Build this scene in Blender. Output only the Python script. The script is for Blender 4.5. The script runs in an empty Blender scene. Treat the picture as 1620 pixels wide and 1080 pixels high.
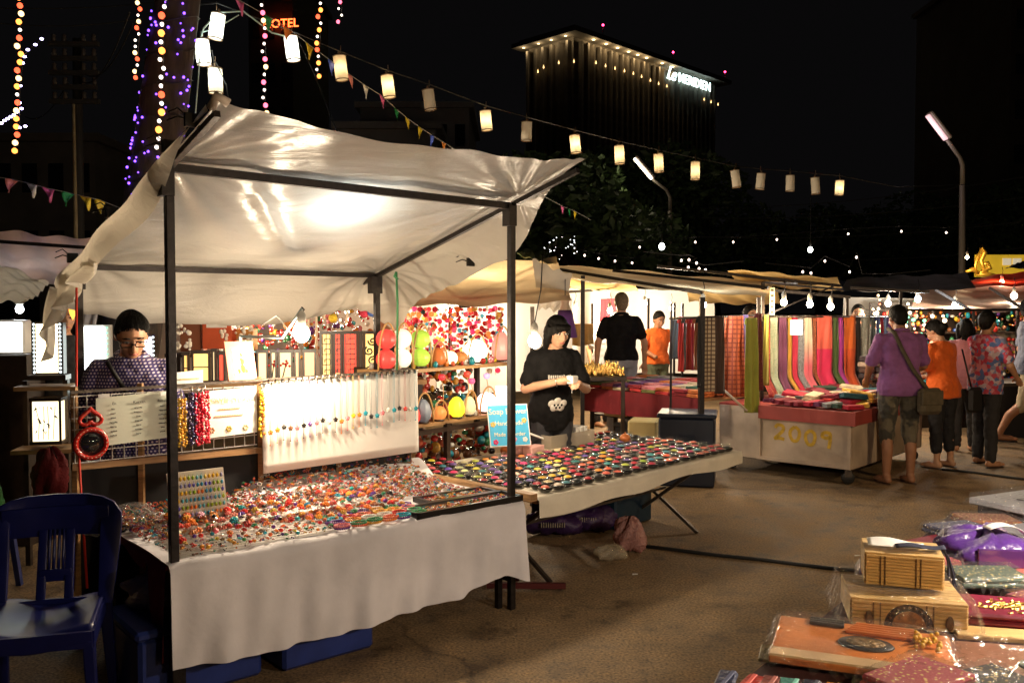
import bpy, bmesh, math, random
from mathutils import Vector, Matrix, Euler

# ------------------------------------------------------------------ camera, world, exposure
sc = bpy.context.scene
COL = sc.collection
R = math.radians
PI = math.pi
FPX, CX, CY, HCAM = 1400.0, 810.0, 540.0, 1.6
PITCH = math.atan(50 / FPX)
cam = bpy.data.cameras.new('camera')
cam.sensor_width = 36
cam.lens = FPX / 1620 * 36
cam.clip_end = 1500
cam.clip_start = 0.05
camo = bpy.data.objects.new('camera', cam)
COL.objects.link(camo)
camo.location = (0, 0, HCAM)
camo.rotation_euler = (PI / 2 - PITCH, 0, 0)
sc.camera = camo

world = bpy.data.worlds.new('World')
sc.world = world
world.use_nodes = True
bg = world.node_tree.nodes['Background']
bg.inputs[0].default_value = (0.0015, 0.0014, 0.0015, 1)
bg.inputs[1].default_value = 1.0

sc.view_settings.view_transform = 'Standard'
sc.view_settings.look = 'None'
sc.view_settings.gamma = 1
sc.view_settings.exposure = 0.8
sc.view_settings.use_curve_mapping = False
cy = sc.cycles
cy.max_bounces = 7
cy.diffuse_bounces = 3
cy.glossy_bounces = 3
cy.transmission_bounces = 4
cy.transparent_max_bounces = 12
cy.caustics_reflective = False
cy.caustics_refractive = False
cy.sample_clamp_indirect = 3.0
cy.sample_clamp_direct = 0.0
cy.use_denoising = True
cy.use_light_tree = True

# ------------------------------------------------------------------ helpers
rnd = random.Random(11)
U = rnd.uniform


def ray(px, py):
    a = (px - CX) / FPX
    b = -(py - CY) / FPX
    c, s = math.cos(PITCH), math.sin(PITCH)
    return Vector((a, c + b * s, -s + b * c))


def at(px, py, Y):
    r = ray(px, py)
    k = Y / r.y
    return Vector((0, 0, HCAM)) + r * k


def on(px, py, z):
    r = ray(px, py)
    k = (z - HCAM) / r.z
    return Vector((0, 0, HCAM)) + r * k


def onplane(px, py, P, d):
    """pixel ray against the vertical plane through P along d"""
    r = ray(px, py)
    n = Vector((-d[1], d[0], 0))
    k = n.dot(Vector((P[0], P[1], 0))) / n.dot(Vector((r.x, r.y, 0)))
    return Vector((0, 0, HCAM)) + r * k


class Fr:
    def __init__(s, o, deg):
        s.o = Vector((o[0], o[1], 0)); s.deg = deg; s.a = R(deg)
        s.u = Vector((math.cos(s.a), math.sin(s.a), 0)); s.v = Vector((-s.u.y, s.u.x, 0))

    def p(s, x, y, z=0.0):
        return s.o + s.u * x + s.v * y + Vector((0, 0, z))


_ball = {}


def balltpl(seg, rings):
    k = (seg, rings)
    if k not in _ball:
        vs = [(0, 0, 1)]
        for i in range(1, rings):
            t = PI * i / rings
            for j in range(seg):
                a = 2 * PI * j / seg
                vs.append((math.sin(t) * math.cos(a), math.sin(t) * math.sin(a), math.cos(t)))
        vs.append((0, 0, -1))
        fs = []
        for j in range(seg):
            fs.append((0, 1 + j, 1 + (j + 1) % seg))
        for i in range(rings - 2):
            for j in range(seg):
                a = 1 + i * seg + j; b = 1 + i * seg + (j + 1) % seg
                fs.append((a, a + seg, b + seg, b))
        L = len(vs) - 1
        o = 1 + (rings - 2) * seg
        for j in range(seg):
            fs.append((o + j, L, o + (j + 1) % seg))
        _ball[k] = (vs, fs)
    return _ball[k]


def basis(d):
    d = d.normalized()
    up = Vector((0, 0, 1)) if abs(d.z) < 0.95 else Vector((0, 1, 0))
    a = d.cross(up).normalized()
    b = a.cross(d).normalized()
    return a, b


class MB:
    def __init__(s):
        s.v = []; s.f = []; s.mi = []; s.sm = []; s.cur = 0; s.uv = None

    def add(s, vs, fs, smooth=False, M=None):
        o = len(s.v)
        if M is not None:
            vs = [M @ Vector(v) for v in vs]
        s.v.extend([tuple(v) for v in vs])
        for f in fs:
            s.f.append(tuple(i + o for i in f)); s.mi.append(s.cur); s.sm.append(smooth)
        return s

    def box(s, c, d, rz=0.0, M=None):
        x, y, z = d[0] / 2, d[1] / 2, d[2] / 2
        vs = [(-x, -y, -z), (x, -y, -z), (x, y, -z), (-x, y, -z), (-x, -y, z), (x, -y, z), (x, y, z), (-x, y, z)]
        T = Matrix.Translation(Vector(c)) @ (M if M is not None else Matrix.Rotation(rz, 4, 'Z'))
        return s.add(vs, [(0, 3, 2, 1), (4, 5, 6, 7), (0, 1, 5, 4), (1, 2, 6, 5), (2, 3, 7, 6), (3, 0, 4, 7)], M=T)

    def bbox(s, c, d, bev, rz=0.0, M=None):
        """box with chamfered edges"""
        x, y, z = d[0] / 2, d[1] / 2, d[2] / 2
        b = min(bev, x * .9, y * .9, z * .9)
        vs = []; ids = {}
        for sx in (-1, 1):
            for sy in (-1, 1):
                for sz in (-1, 1):
                    for ax in range(3):
                        q = [sx * (x - b), sy * (y - b), sz * (z - b)]
                        q[ax] = (sx * x, sy * y, sz * z)[ax]
                        ids[(sx, sy, sz, ax)] = len(vs); vs.append(q)
        fs = []
        for ax in range(3):
            o = [i for i in range(3) if i != ax]
            for sg in (-1, 1):
                loop = []
                for (p, q) in ((-1, -1), (1, -1), (1, 1), (-1, 1)):
                    k = [0, 0, 0]; k[ax] = sg; k[o[0]] = p; k[o[1]] = q
                    loop.append(ids[(k[0], k[1], k[2], ax)])
                flip = (sg < 0) != (ax == 1)
                fs.append(tuple(loop[::-1] if flip else loop))
        for a1 in range(3):
            for a2 in range(a1 + 1, 3):
                a3 = 3 - a1 - a2
                for p in (-1, 1):
                    for q in (-1, 1):
                        k0 = [0, 0, 0]; k0[a1] = p; k0[a2] = q; k0[a3] = -1
                        k1 = list(k0); k1[a3] = 1
                        f = [ids[(*k0, a1)], ids[(*k1, a1)], ids[(*k1, a2)], ids[(*k0, a2)]]
                        fs.append(tuple(f))
        for sx in (-1, 1):
            for sy in (-1, 1):
                for sz in (-1, 1):
                    fs.append(tuple(ids[(sx, sy, sz, a)] for a in range(3)))
        T = Matrix.Translation(Vector(c)) @ (M if M is not None else Matrix.Rotation(rz, 4, 'Z'))
        return s.add(vs, fs, M=T)

    def bar(s, a, b, w, h=None):
        a = Vector(a); b = Vector(b); h = h or w
        d = b - a
        p, q = basis(d)
        p *= w / 2; q *= h / 2
        vs = [a - p - q, a + p - q, a + p + q, a - p + q, b - p - q, b + p - q, b + p + q, b - p + q]
        return s.add(vs, [(0, 1, 2, 3), (7, 6, 5, 4), (0, 4, 5, 1), (1, 5, 6, 2), (2, 6, 7, 3), (3, 7, 4, 0)])

    def tube(s, pts, r, n=6, cap=True):
        pts = [Vector(p) for p in pts]
        rr = r if isinstance(r, (list, tuple)) else [r] * len(pts)
        vs = []; fs = []
        pa = None
        for i, p in enumerate(pts):
            d = (pts[min(i + 1, len(pts) - 1)] - pts[max(i - 1, 0)])
            if d.length < 1e-9: d = Vector((0, 0, 1))
            if pa is None:
                a, b = basis(d)
            else:
                dn = d.normalized()
                a = (pa - dn * pa.dot(dn))
                a = a.normalized() if a.length > 1e-6 else basis(d)[0]
                b = a.cross(dn).normalized()
            pa = a
            for j in range(n):
                t = 2 * PI * j / n
                vs.append(p + (a * math.cos(t) + b * math.sin(t)) * rr[i])
        for i in range(len(pts) - 1):
            for j in range(n):
                k = (j + 1) % n
                fs.append((i * n + j, (i + 1) * n + j, (i + 1) * n + k, i * n + k))
        if cap:
            fs.append(tuple(range(n))); fs.append(tuple(range((len(pts) - 1) * n, len(pts) * n))[::-1])
        return s.add(vs, fs, smooth=n > 4)

    def lathe(s, prof, n=12, c=(0, 0, 0), M=None, smooth=True, ex=1.0):
        vs = []; fs = []
        for (r, z) in prof:
            for j in range(n):
                a = 2 * PI * j / n
                vs.append((r * math.cos(a), r * math.sin(a) * ex, z))
        for i in range(len(prof) - 1):
            for j in range(n):
                k = (j + 1) % n
                fs.append((i * n + j, i * n + k, (i + 1) * n + k, (i + 1) * n + j))
        if prof[0][0] > 1e-6: fs.append(tuple(range(n))[::-1])
        if prof[-1][0] > 1e-6: fs.append(tuple(range((len(prof) - 1) * n, len(prof) * n)))
        T = Matrix.Translation(Vector(c)) @ (M if M is not None else Matrix.Identity(4))
        return s.add(vs, fs, smooth=smooth, M=T)

    def ball(s, c, r, seg=8, rings=6, sc=(1, 1, 1), M=None):
        vs, fs = balltpl(seg, rings)
        c = Vector(c)
        if M is None:
            vv = [(c.x + v[0] * r * sc[0], c.y + v[1] * r * sc[1], c.z + v[2] * r * sc[2]) for v in vs]
        else:
            vv = [c + M @ Vector((v[0] * r * sc[0], v[1] * r * sc[1], v[2] * r * sc[2])) for v in vs]
        return s.add(vv, fs, smooth=True)

    def torus(s, c, r1, r2, n=16, m=6, M=None, arc=1.0):
        T = M if M is not None else Matrix.Identity(4)
        pts = [Vector(c) + T @ Vector((r1 * math.cos(2 * PI * arc * i / n), r1 * math.sin(2 * PI * arc * i / n), 0)) for i in range(n + 1)]
        return s.tube(pts, r2, m, cap=arc < 1)

    def grid(s, nu, nv, fn, smooth=True):
        vs = [fn(i / nu, j / nv) for j in range(nv + 1) for i in range(nu + 1)]
        fs = []
        for j in range(nv):
            for i in range(nu):
                a = j * (nu + 1) + i
                fs.append((a, a + 1, a + nu + 2, a + nu + 1))
        return s.add(vs, fs, smooth=smooth)

    def prism(s, pts, d):
        """closed polygon of 3-D points, extruded by vector d"""
        n = len(pts); d = Vector(d)
        vs = [Vector(p) for p in pts] + [Vector(p) + d for p in pts]
        fs = [tuple(range(n))[::-1], tuple(range(n, 2 * n))]
        for i in range(n):
            k = (i + 1) % n
            fs.append((i, k, n + k, n + i))
        return s.add(vs, fs)

    def quad(s, *p):
        return s.add(list(p), [tuple(range(len(p)))])

    def build(s, name, mats, parent=None, solid=0.0, bevel=0.0, subsurf=0, fix=False):
        me = bpy.data.meshes.new(name)
        off = Vector((0, 0, 0))
        q = parent
        while q is not None:
            off += Vector(q.location); q = q.parent
        vs = [(v[0] - off.x, v[1] - off.y, v[2] - off.z) for v in s.v]
        me.from_pydata(vs, [], s.f)
        if not isinstance(mats, (list, tuple)): mats = [mats]
        for m in mats: me.materials.append(m)
        me.polygons.foreach_set('material_index', s.mi)
        me.polygons.foreach_set('use_smooth', s.sm)
        if fix:
            bm = bmesh.new(); bm.from_mesh(me)
            bmesh.ops.recalc_face_normals(bm, faces=bm.faces)
            bm.to_mesh(me); bm.free()
        me.update()
        o = bpy.data.objects.new(name, me)
        COL.objects.link(o)
        if parent is not None: o.parent = parent
        if solid:
            m = o.modifiers.new('solid', 'SOLIDIFY'); m.thickness = solid; m.offset = 0
        if bevel:
            m = o.modifiers.new('bevel', 'BEVEL'); m.width = bevel; m.segments = 2; m.limit_method = 'ANGLE'
        if subsurf:
            m = o.modifiers.new('sub', 'SUBSURF'); m.levels = subsurf; m.render_levels = subsurf
        return o


def tag(o, label=None, cat=None, group=None, kind=None):
    if label: o['label'] = label
    if cat: o['category'] = cat
    if group: o['group'] = group
    if kind: o['kind'] = kind
    return o


def thing(name, label, cat, loc=(0, 0, 0), group=None, rz=0.0):
    o = bpy.data.objects.new(name, None)
    COL.objects.link(o)
    o.empty_display_size = 0.1
    o.location = loc; o.rotation_euler = (0, 0, rz)
    return tag(o, label, cat, group)


def kids(o):
    return [c for c in bpy.data.objects if c.parent == o]


class Proto:
    """a thing built once at the origin; put() moves it the first time and copies it afterwards"""

    def __init__(s, root):
        s.root = root; s.used = False
        s.ch = [(c, kids(c)) for c in kids(root)]

    def put(s, loc, rz=0.0, label=None, group=None, scale=1.0, color=None, rot=None, part_colors=None):
        if not s.used:
            s.used = True
            r = s.root; parts = s.ch
        else:
            r = s.root.copy(); COL.objects.link(r)
            parts = []
            for c, gs in s.ch:
                d = c.copy(); COL.objects.link(d); d.parent = r
                e = []
                for g in gs:
                    h = g.copy(); COL.objects.link(h); h.parent = d; e.append(h)
                parts.append((d, e))
        r.location = loc
        r.rotation_euler = rot if rot is not None else (0, 0, rz)
        r.scale = scale if isinstance(scale, (tuple, list)) else (scale, scale, scale)
        if label: r['label'] = label
        if group: r['group'] = group
        if color is not None:
            r.color = (*color, 1)
            for i, (c, gs) in enumerate(parts):
                cc = part_colors[i] if part_colors and part_colors[i] is not None else color
                c.color = (*cc, 1)
                for g in gs: g.color = (*cc, 1)
        return r


ORD = ['', 'first', 'second', 'third', 'fourth', 'fifth', 'sixth', 'seventh', 'eighth', 'ninth', 'tenth', 'eleventh', 'twelfth',
       'thirteenth', 'fourteenth', 'fifteenth', 'sixteenth', 'seventeenth', 'eighteenth', 'nineteenth', 'twentieth']


def nth(i):
    if i <= 20: return ORD[i]
    t = {2: 'twenty', 3: 'thirty', 4: 'forty', 5: 'fifty'}[i // 10]
    return t + '-' + ORD[i % 10] if i % 10 else {2: 'twentieth', 3: 'thirtieth', 4: 'fortieth', 5: 'fiftieth'}[i // 10]


# ------------------------------------------------------------------ materials
_mats = {}


def M(name, col=(.5, .5, .5), rough=.6, metal=0.0, emit=0.0, ecol=None, var=0.0, vs=12.0, bump=0.0, bs=60.0, coat=0.0,
      trans=0.0, objcol=False, spec=0.5, sheen=0.0, alpha=1.0, sample=True, detail=4.0, aniso=None):
    if name in _mats: return _mats[name]
    m = bpy.data.materials.new(name); m.use_nodes = True
    nt = m.node_tree; N = nt.nodes; L = nt.links
    p = N['Principled BSDF']
    p.inputs['Roughness'].default_value = rough
    p.inputs['Metallic'].default_value = metal
    p.inputs['Specular IOR Level'].default_value = spec
    p.inputs['Coat Weight'].default_value = coat
    p.inputs['Coat Roughness'].default_value = .08
    p.inputs['Transmission Weight'].default_value = trans
    p.inputs['Alpha'].default_value = alpha
    if sheen: p.inputs['Sheen Weight'].default_value = sheen
    c4 = (*col, 1)
    p.inputs['Base Color'].default_value = c4
    src = None
    if objcol:
        oi = N.new('ShaderNodeObjectInfo'); src = oi.outputs['Color']
    tc = N.new('ShaderNodeTexCoord')
    mp = N.new('ShaderNodeMapping')
    L.new(tc.outputs['Object'], mp.inputs['Vector'])
    if aniso: mp.inputs['Scale'].default_value = aniso
    if var:
        no = N.new('ShaderNodeTexNoise'); no.inputs['Scale'].default_value = vs; no.inputs['Detail'].default_value = detail
        L.new(mp.outputs['Vector'], no.inputs['Vector'])
        rp = N.new('ShaderNodeMapRange'); rp.inputs['From Min'].default_value = .3; rp.inputs['From Max'].default_value = .7
        rp.inputs['To Min'].default_value = 1 - var; rp.inputs['To Max'].default_value = 1 + var
        L.new(no.outputs['Fac'], rp.inputs['Value'])
        mx = N.new('ShaderNodeVectorMath'); mx.operation = 'SCALE'
        if src is not None: L.new(src, mx.inputs[0])
        else: mx.inputs[0].default_value = col
        L.new(rp.outputs['Result'], mx.inputs['Scale'])
        src = mx.outputs['Vector']
    if src is not None: L.new(src, p.inputs['Base Color'])
    if bump:
        nb = N.new('ShaderNodeTexNoise'); nb.inputs['Scale'].default_value = bs; nb.inputs['Detail'].default_value = 5
        L.new(mp.outputs['Vector'], nb.inputs['Vector'])
        b = N.new('ShaderNodeBump'); b.inputs['Strength'].default_value = bump; b.inputs['Distance'].default_value = .02
        L.new(nb.outputs['Fac'], b.inputs['Height'])
        L.new(b.outputs['Normal'], p.inputs['Normal'])
    if emit:
        p.inputs['Emission Strength'].default_value = emit
        if objcol and ecol is None: L.new(src, p.inputs['Emission Color'])
        else: p.inputs['Emission Color'].default_value = (*(ecol or col), 1)
        if not sample: m.cycles.emission_sampling = 'NONE'
    _mats[name] = m
    return m


def nodes_of(name):
    m = bpy.data.materials.new(name); m.use_nodes = True
    _mats[name] = m
    return m, m.node_tree.nodes, m.node_tree.links, m.node_tree.nodes['Principled BSDF']


def ramp(N, stops, interp='LINEAR'):
    r = N.new('ShaderNodeValToRGB'); r.color_ramp.interpolation = interp
    e = r.color_ramp.elements
    while len(e) < len(stops): e.new(.5)
    for x, (pos, c) in zip(e, stops):
        x.position = pos; x.color = (*c, 1)
    return r


def sheet_mat(name, col, rough=.3, transl=.45, var=.12, bump=.35, bs=9.0, tcol=None, aniso=(1, 1, 1), spec=.5, alpha=1.0, crinkle=0.0, rot=0.0):
    """thin plastic sheet that lets lamp light through"""
    m, N, L, p = nodes_of(name)
    out = N['Material Output']
    tc = N.new('ShaderNodeTexCoord'); mp = N.new('ShaderNodeMapping'); mp.inputs['Scale'].default_value = aniso; mp.vector_type = 'TEXTURE' if rot else 'POINT'; mp.inputs['Rotation'].default_value = (0, 0, rot)
    L.new(tc.outputs['Object'], mp.inputs['Vector'])
    n1 = N.new('ShaderNodeTexNoise'); n1.inputs['Scale'].default_value = bs * .35; n1.inputs['Detail'].default_value = 5
    n2 = N.new('ShaderNodeTexNoise'); n2.inputs['Scale'].default_value = bs; n2.inputs['Detail'].default_value = 6
    n2.inputs['Distortion'].default_value = 1.2
    L.new(mp.outputs['Vector'], n1.inputs['Vector']); L.new(mp.outputs['Vector'], n2.inputs['Vector'])
    rp = ramp(N, [(.3, tuple(c * (1 - var) for c in col)), (.7, col)])
    L.new(n1.outputs['Fac'], rp.inputs['Fac'])
    b = N.new('ShaderNodeBump'); b.inputs['Strength'].default_value = bump; b.inputs['Distance'].default_value = .03
    L.new(n2.outputs['Fac'], b.inputs['Height'])
    if crinkle:
        n3 = N.new('ShaderNodeTexNoise'); n3.inputs['Scale'].default_value = bs * 9; n3.inputs['Detail'].default_value = 3; n3.inputs['Distortion'].default_value = 2.5
        L.new(mp.outputs['Vector'], n3.inputs['Vector'])
        b0 = N.new('ShaderNodeBump'); b0.inputs['Strength'].default_value = crinkle; b0.inputs['Distance'].default_value = .006
        L.new(n3.outputs['Fac'], b0.inputs['Height']); L.new(b0.outputs['Normal'], b.inputs['Normal'])
    p.inputs['Roughness'].default_value = rough
    p.inputs['Specular IOR Level'].default_value = spec
    L.new(rp.outputs['Color'], p.inputs['Base Color']); L.new(b.outputs['Normal'], p.inputs['Normal'])
    t = N.new('ShaderNodeBsdfTranslucent')
    t.inputs['Color'].default_value = (*(tcol or col), 1)
    L.new(b.outputs['Normal'], t.inputs['Normal'])
    mx = N.new('ShaderNodeMixShader'); mx.inputs['Fac'].default_value = transl
    L.new(p.outputs[0], mx.inputs[1]); L.new(t.outputs[0], mx.inputs[2])
    last = mx.outputs[0]
    if alpha < 1:
        tr = N.new('ShaderNodeBsdfTransparent'); m2 = N.new('ShaderNodeMixShader'); m2.inputs['Fac'].default_value = alpha
        L.new(tr.outputs[0], m2.inputs[1]); L.new(last, m2.inputs[2]); last = m2.outputs[0]
    L.new(last, out.inputs['Surface'])
    return m


def film_mat(name, col=(1, 1, 1), rough=.06, bump=.6, bs=18.0, tint=.03):
    """clear plastic film: see-through with full-strength highlights"""
    m, N, L, p = nodes_of(name)
    out = N['Material Output']
    tc = N.new('ShaderNodeTexCoord'); n2 = N.new('ShaderNodeTexNoise'); n2.inputs['Scale'].default_value = bs; n2.inputs['Detail'].default_value = 4; n2.inputs['Distortion'].default_value = 1.5
    L.new(tc.outputs['Object'], n2.inputs['Vector'])
    b = N.new('ShaderNodeBump'); b.inputs['Strength'].default_value = bump; b.inputs['Distance'].default_value = .02
    L.new(n2.outputs['Fac'], b.inputs['Height'])
    gl = N.new('ShaderNodeBsdfGlossy'); gl.inputs['Roughness'].default_value = rough; L.new(b.outputs['Normal'], gl.inputs['Normal'])
    df = N.new('ShaderNodeBsdfDiffuse'); df.inputs['Color'].default_value = (*col, 1)
    tr = N.new('ShaderNodeBsdfTransparent'); tr.inputs['Color'].default_value = (.97, .97, .96, 1)
    m1 = N.new('ShaderNodeMixShader'); m1.inputs[0].default_value = tint; L.new(tr.outputs[0], m1.inputs[1]); L.new(df.outputs[0], m1.inputs[2])
    m2 = N.new('ShaderNodeMixShader'); m2.inputs[0].default_value = .11; L.new(m1.outputs[0], m2.inputs[1]); L.new(gl.outputs[0], m2.inputs[2])
    L.new(m2.outputs[0], out.inputs['Surface'])
    return m


def text_mesh(name, s, mat, parent, loc, rot, size, ext=.002, shear=0.0, align='CENTER', spacing=1.0, bold=0.0):
    """flat lettering as a mesh; loc is a world point, rot a 3x3/4x4 matrix (x = reading direction, y = up)"""
    cu = bpy.data.curves.new(name, 'FONT'); cu.body = s; cu.size = size; cu.extrude = ext; cu.shear = shear
    cu.align_x = align; cu.align_y = 'CENTER'; cu.space_character = spacing; cu.offset = bold
    cu.resolution_u = 3
    t = bpy.data.objects.new(name, cu)
    COL.objects.link(t)
    bpy.context.view_layer.update()
    dg = bpy.context.evaluated_depsgraph_get()
    me = bpy.data.meshes.new_from_object(t.evaluated_get(dg))
    bpy.data.objects.remove(t); bpy.data.curves.remove(cu)
    me.name = name
    off = Vector((0, 0, 0)); q = parent
    while q is not None:
        off += Vector(q.location); q = q.parent
    me.transform(Matrix.Translation(Vector(loc) - off) @ rot.to_4x4())
    me.materials.clear(); me.materials.append(mat)
    o = bpy.data.objects.new(name, me); COL.objects.link(o)
    if parent is not None: o.parent = parent
    return o


def face_mat(xdir, up=(0, 0, 1)):
    """matrix whose x is xdir, y is up-ish"""
    x = Vector(xdir).normalized(); u = Vector(up)
    z = x.cross(u).normalized(); y = z.cross(x).normalized()
    return Matrix((x, y, z)).transposed()


def point_light(name, loc, watts, col, radius=.04):
    l = bpy.data.lights.new(name, 'POINT'); l.energy = watts; l.color = col; l.shadow_soft_size = radius
    o = bpy.data.objects.new(name, l); COL.objects.link(o); o.location = loc
    return o


WARM = (1.0, .68, .36)
NEUT = (1.0, .80, .56)
COOL = (.82, .92, 1.0)
blk = M('black_steel', (.025, .02, .018), .42, .6, var=.3, vs=30, bump=.1)
steel = M('worn_steel', (.10, .08, .065), .42, .7, var=.3, vs=25, bump=.15)
cable_m = M('black_rubber', (.012, .012, .012), .5)
white_pl = M('white_plastic', (.75, .74, .70), .35)
wood_m = M('shelf_wood', (.34, .19, .08), .55, var=.35, vs=9, bump=.15, bs=30, aniso=(1, 1, 8))
dwood = M('dark_wood', (.03, .018, .012), .4, var=.3, vs=20)
# ------------------------------------------------------------------ ground
def ground_material():
    m, N, L, p = nodes_of('market_asphalt')
    tc = N.new('ShaderNodeTexCoord')
    big = N.new('ShaderNodeTexNoise'); big.inputs['Scale'].default_value = .55; big.inputs['Detail'].default_value = 6
    mid = N.new('ShaderNodeTexNoise'); mid.inputs['Scale'].default_value = 4.5; mid.inputs['Detail'].default_value = 8
    mid.inputs['Roughness'].default_value = .65
    fin = N.new('ShaderNodeTexNoise'); fin.inputs['Scale'].default_value = 75; fin.inputs['Detail'].default_value = 3
    for n in (big, mid, fin): L.new(tc.outputs['Object'], n.inputs['Vector'])
    r1 = ramp(N, [(.3, (.165, .108, .056)), (.55, (.255, .172, .09)), (.75, (.32, .222, .122))])
    L.new(big.outputs['Fac'], r1.inputs['Fac'])
    r2 = ramp(N, [(.34, (.42, .4, .38)), (.46, (.9, .9, .9)), (.56, (1, 1, 1)), (.70, (1.3, 1.25, 1.15))])
    L.new(mid.outputs['Fac'], r2.inputs['Fac'])
    r3 = ramp(N, [(.33, (.38, .38, .38)), (.5, (1, 1, 1)), (.68, (1.55, 1.5, 1.4))])
    L.new(fin.outputs['Fac'], r3.inputs['Fac'])
    a = N.new('ShaderNodeMix'); a.data_type = 'RGBA'; a.blend_type = 'MULTIPLY'; a.inputs[0].default_value = 1
    b = N.new('ShaderNodeMix'); b.data_type = 'RGBA'; b.blend_type = 'MULTIPLY'; b.inputs[0].default_value = .9
    L.new(r1.outputs[0], a.inputs[6]); L.new(r2.outputs[0], a.inputs[7])
    L.new(a.outputs[2], b.inputs[6]); L.new(r3.outputs[0], b.inputs[7])
    # cracks
    vo = N.new('ShaderNodeTexVoronoi'); vo.feature = 'DISTANCE_TO_EDGE'; vo.inputs['Scale'].default_value = .33
    dn = N.new('ShaderNodeTexNoise'); dn.inputs['Scale'].default_value = 2.0; dn.inputs['Detail'].default_value = 5
    L.new(tc.outputs['Object'], dn.inputs['Vector'])
    mv = N.new('ShaderNodeMix'); mv.data_type = 'VECTOR'; mv.inputs[0].default_value = .35
    L.new(tc.outputs['Object'], mv.inputs[4]); L.new(dn.outputs['Color'], mv.inputs[5])
    L.new(mv.outputs[1], vo.inputs['Vector'])
    cr = ramp(N, [(.0, (.45, .42, .4)), (.006, (1, 1, 1))])
    L.new(vo.outputs['Distance'], cr.inputs['Fac'])
    c = N.new('ShaderNodeMix'); c.data_type = 'RGBA'; c.blend_type = 'MULTIPLY'; c.inputs[0].default_value = .8
    L.new(b.outputs[2], c.inputs[6]); L.new(cr.outputs[0], c.inputs[7])
    sv = N.new('ShaderNodeTexVoronoi'); sv.inputs['Scale'].default_value = 3.1; L.new(tc.outputs['Object'], sv.inputs['Vector'])
    sr = ramp(N, [(.0, (.35, .33, .3)), (.045, (.45, .43, .4)), (.07, (1, 1, 1))]); L.new(sv.outputs['Distance'], sr.inputs['Fac'])
    c2 = N.new('ShaderNodeMix'); c2.data_type = 'RGBA'; c2.blend_type = 'MULTIPLY'; c2.inputs[0].default_value = .75
    L.new(c.outputs[2], c2.inputs[6]); L.new(sr.outputs[0], c2.inputs[7])
    L.new(c2.outputs[2], p.inputs['Base Color'])
    rr = ramp(N, [(.35, (.62, .62, .62)), (.65, (.85, .85, .85))]); L.new(mid.outputs['Fac'], rr.inputs['Fac'])
    L.new(rr.outputs[0], p.inputs['Roughness'])
    bm_ = N.new('ShaderNodeBump'); bm_.inputs['Strength'].default_value = .35; bm_.inputs['Distance'].default_value = .006
    L.new(fin.outputs['Fac'], bm_.inputs['Height'])
    b2 = N.new('ShaderNodeBump'); b2.inputs['Strength'].default_value = .3; b2.inputs['Distance'].default_value = .03
    L.new(mid.outputs['Fac'], b2.inputs['Height']); L.new(bm_.outputs['Normal'], b2.inputs['Normal'])
    L.new(b2.outputs['Normal'], p.inputs['Normal'])
    return m


g = MB(); g.quad((-260, -60, 0), (260, -60, 0), (260, 400, 0), (-260, 400, 0))
tag(g.build('ground', ground_material()), kind='structure')

# ------------------------------------------------------------------ far buildings
conc = M('night_concrete', (.17, .145, .12), .8, var=.25, vs=.6)
concl = M('pale_concrete', (.55, .52, .5), .8, var=.2, vs=.4)
darkglass = M('dark_window', (.012, .013, .015), .15)
tungsten = M('tungsten_glow', (1, .72, .35), emit=2.2, ecol=(1, .60, .22), sample=False)
tung_soft = M('soffit_lamp', (1, .78, .42), emit=2.0, ecol=(1, .74, .36), sample=False)
signw = M('sign_white_glow', (.8, 1, .98), emit=3.2, ecol=(.72, 1, .96), sample=False)
redlamp = M('red_beacon_glow', (1, .05, .12), emit=9, ecol=(1, .03, .12), sample=False)
neon_red = M('red_neon', (1, .12, .03), emit=4, ecol=(1, .10, .02), sample=False)


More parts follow.
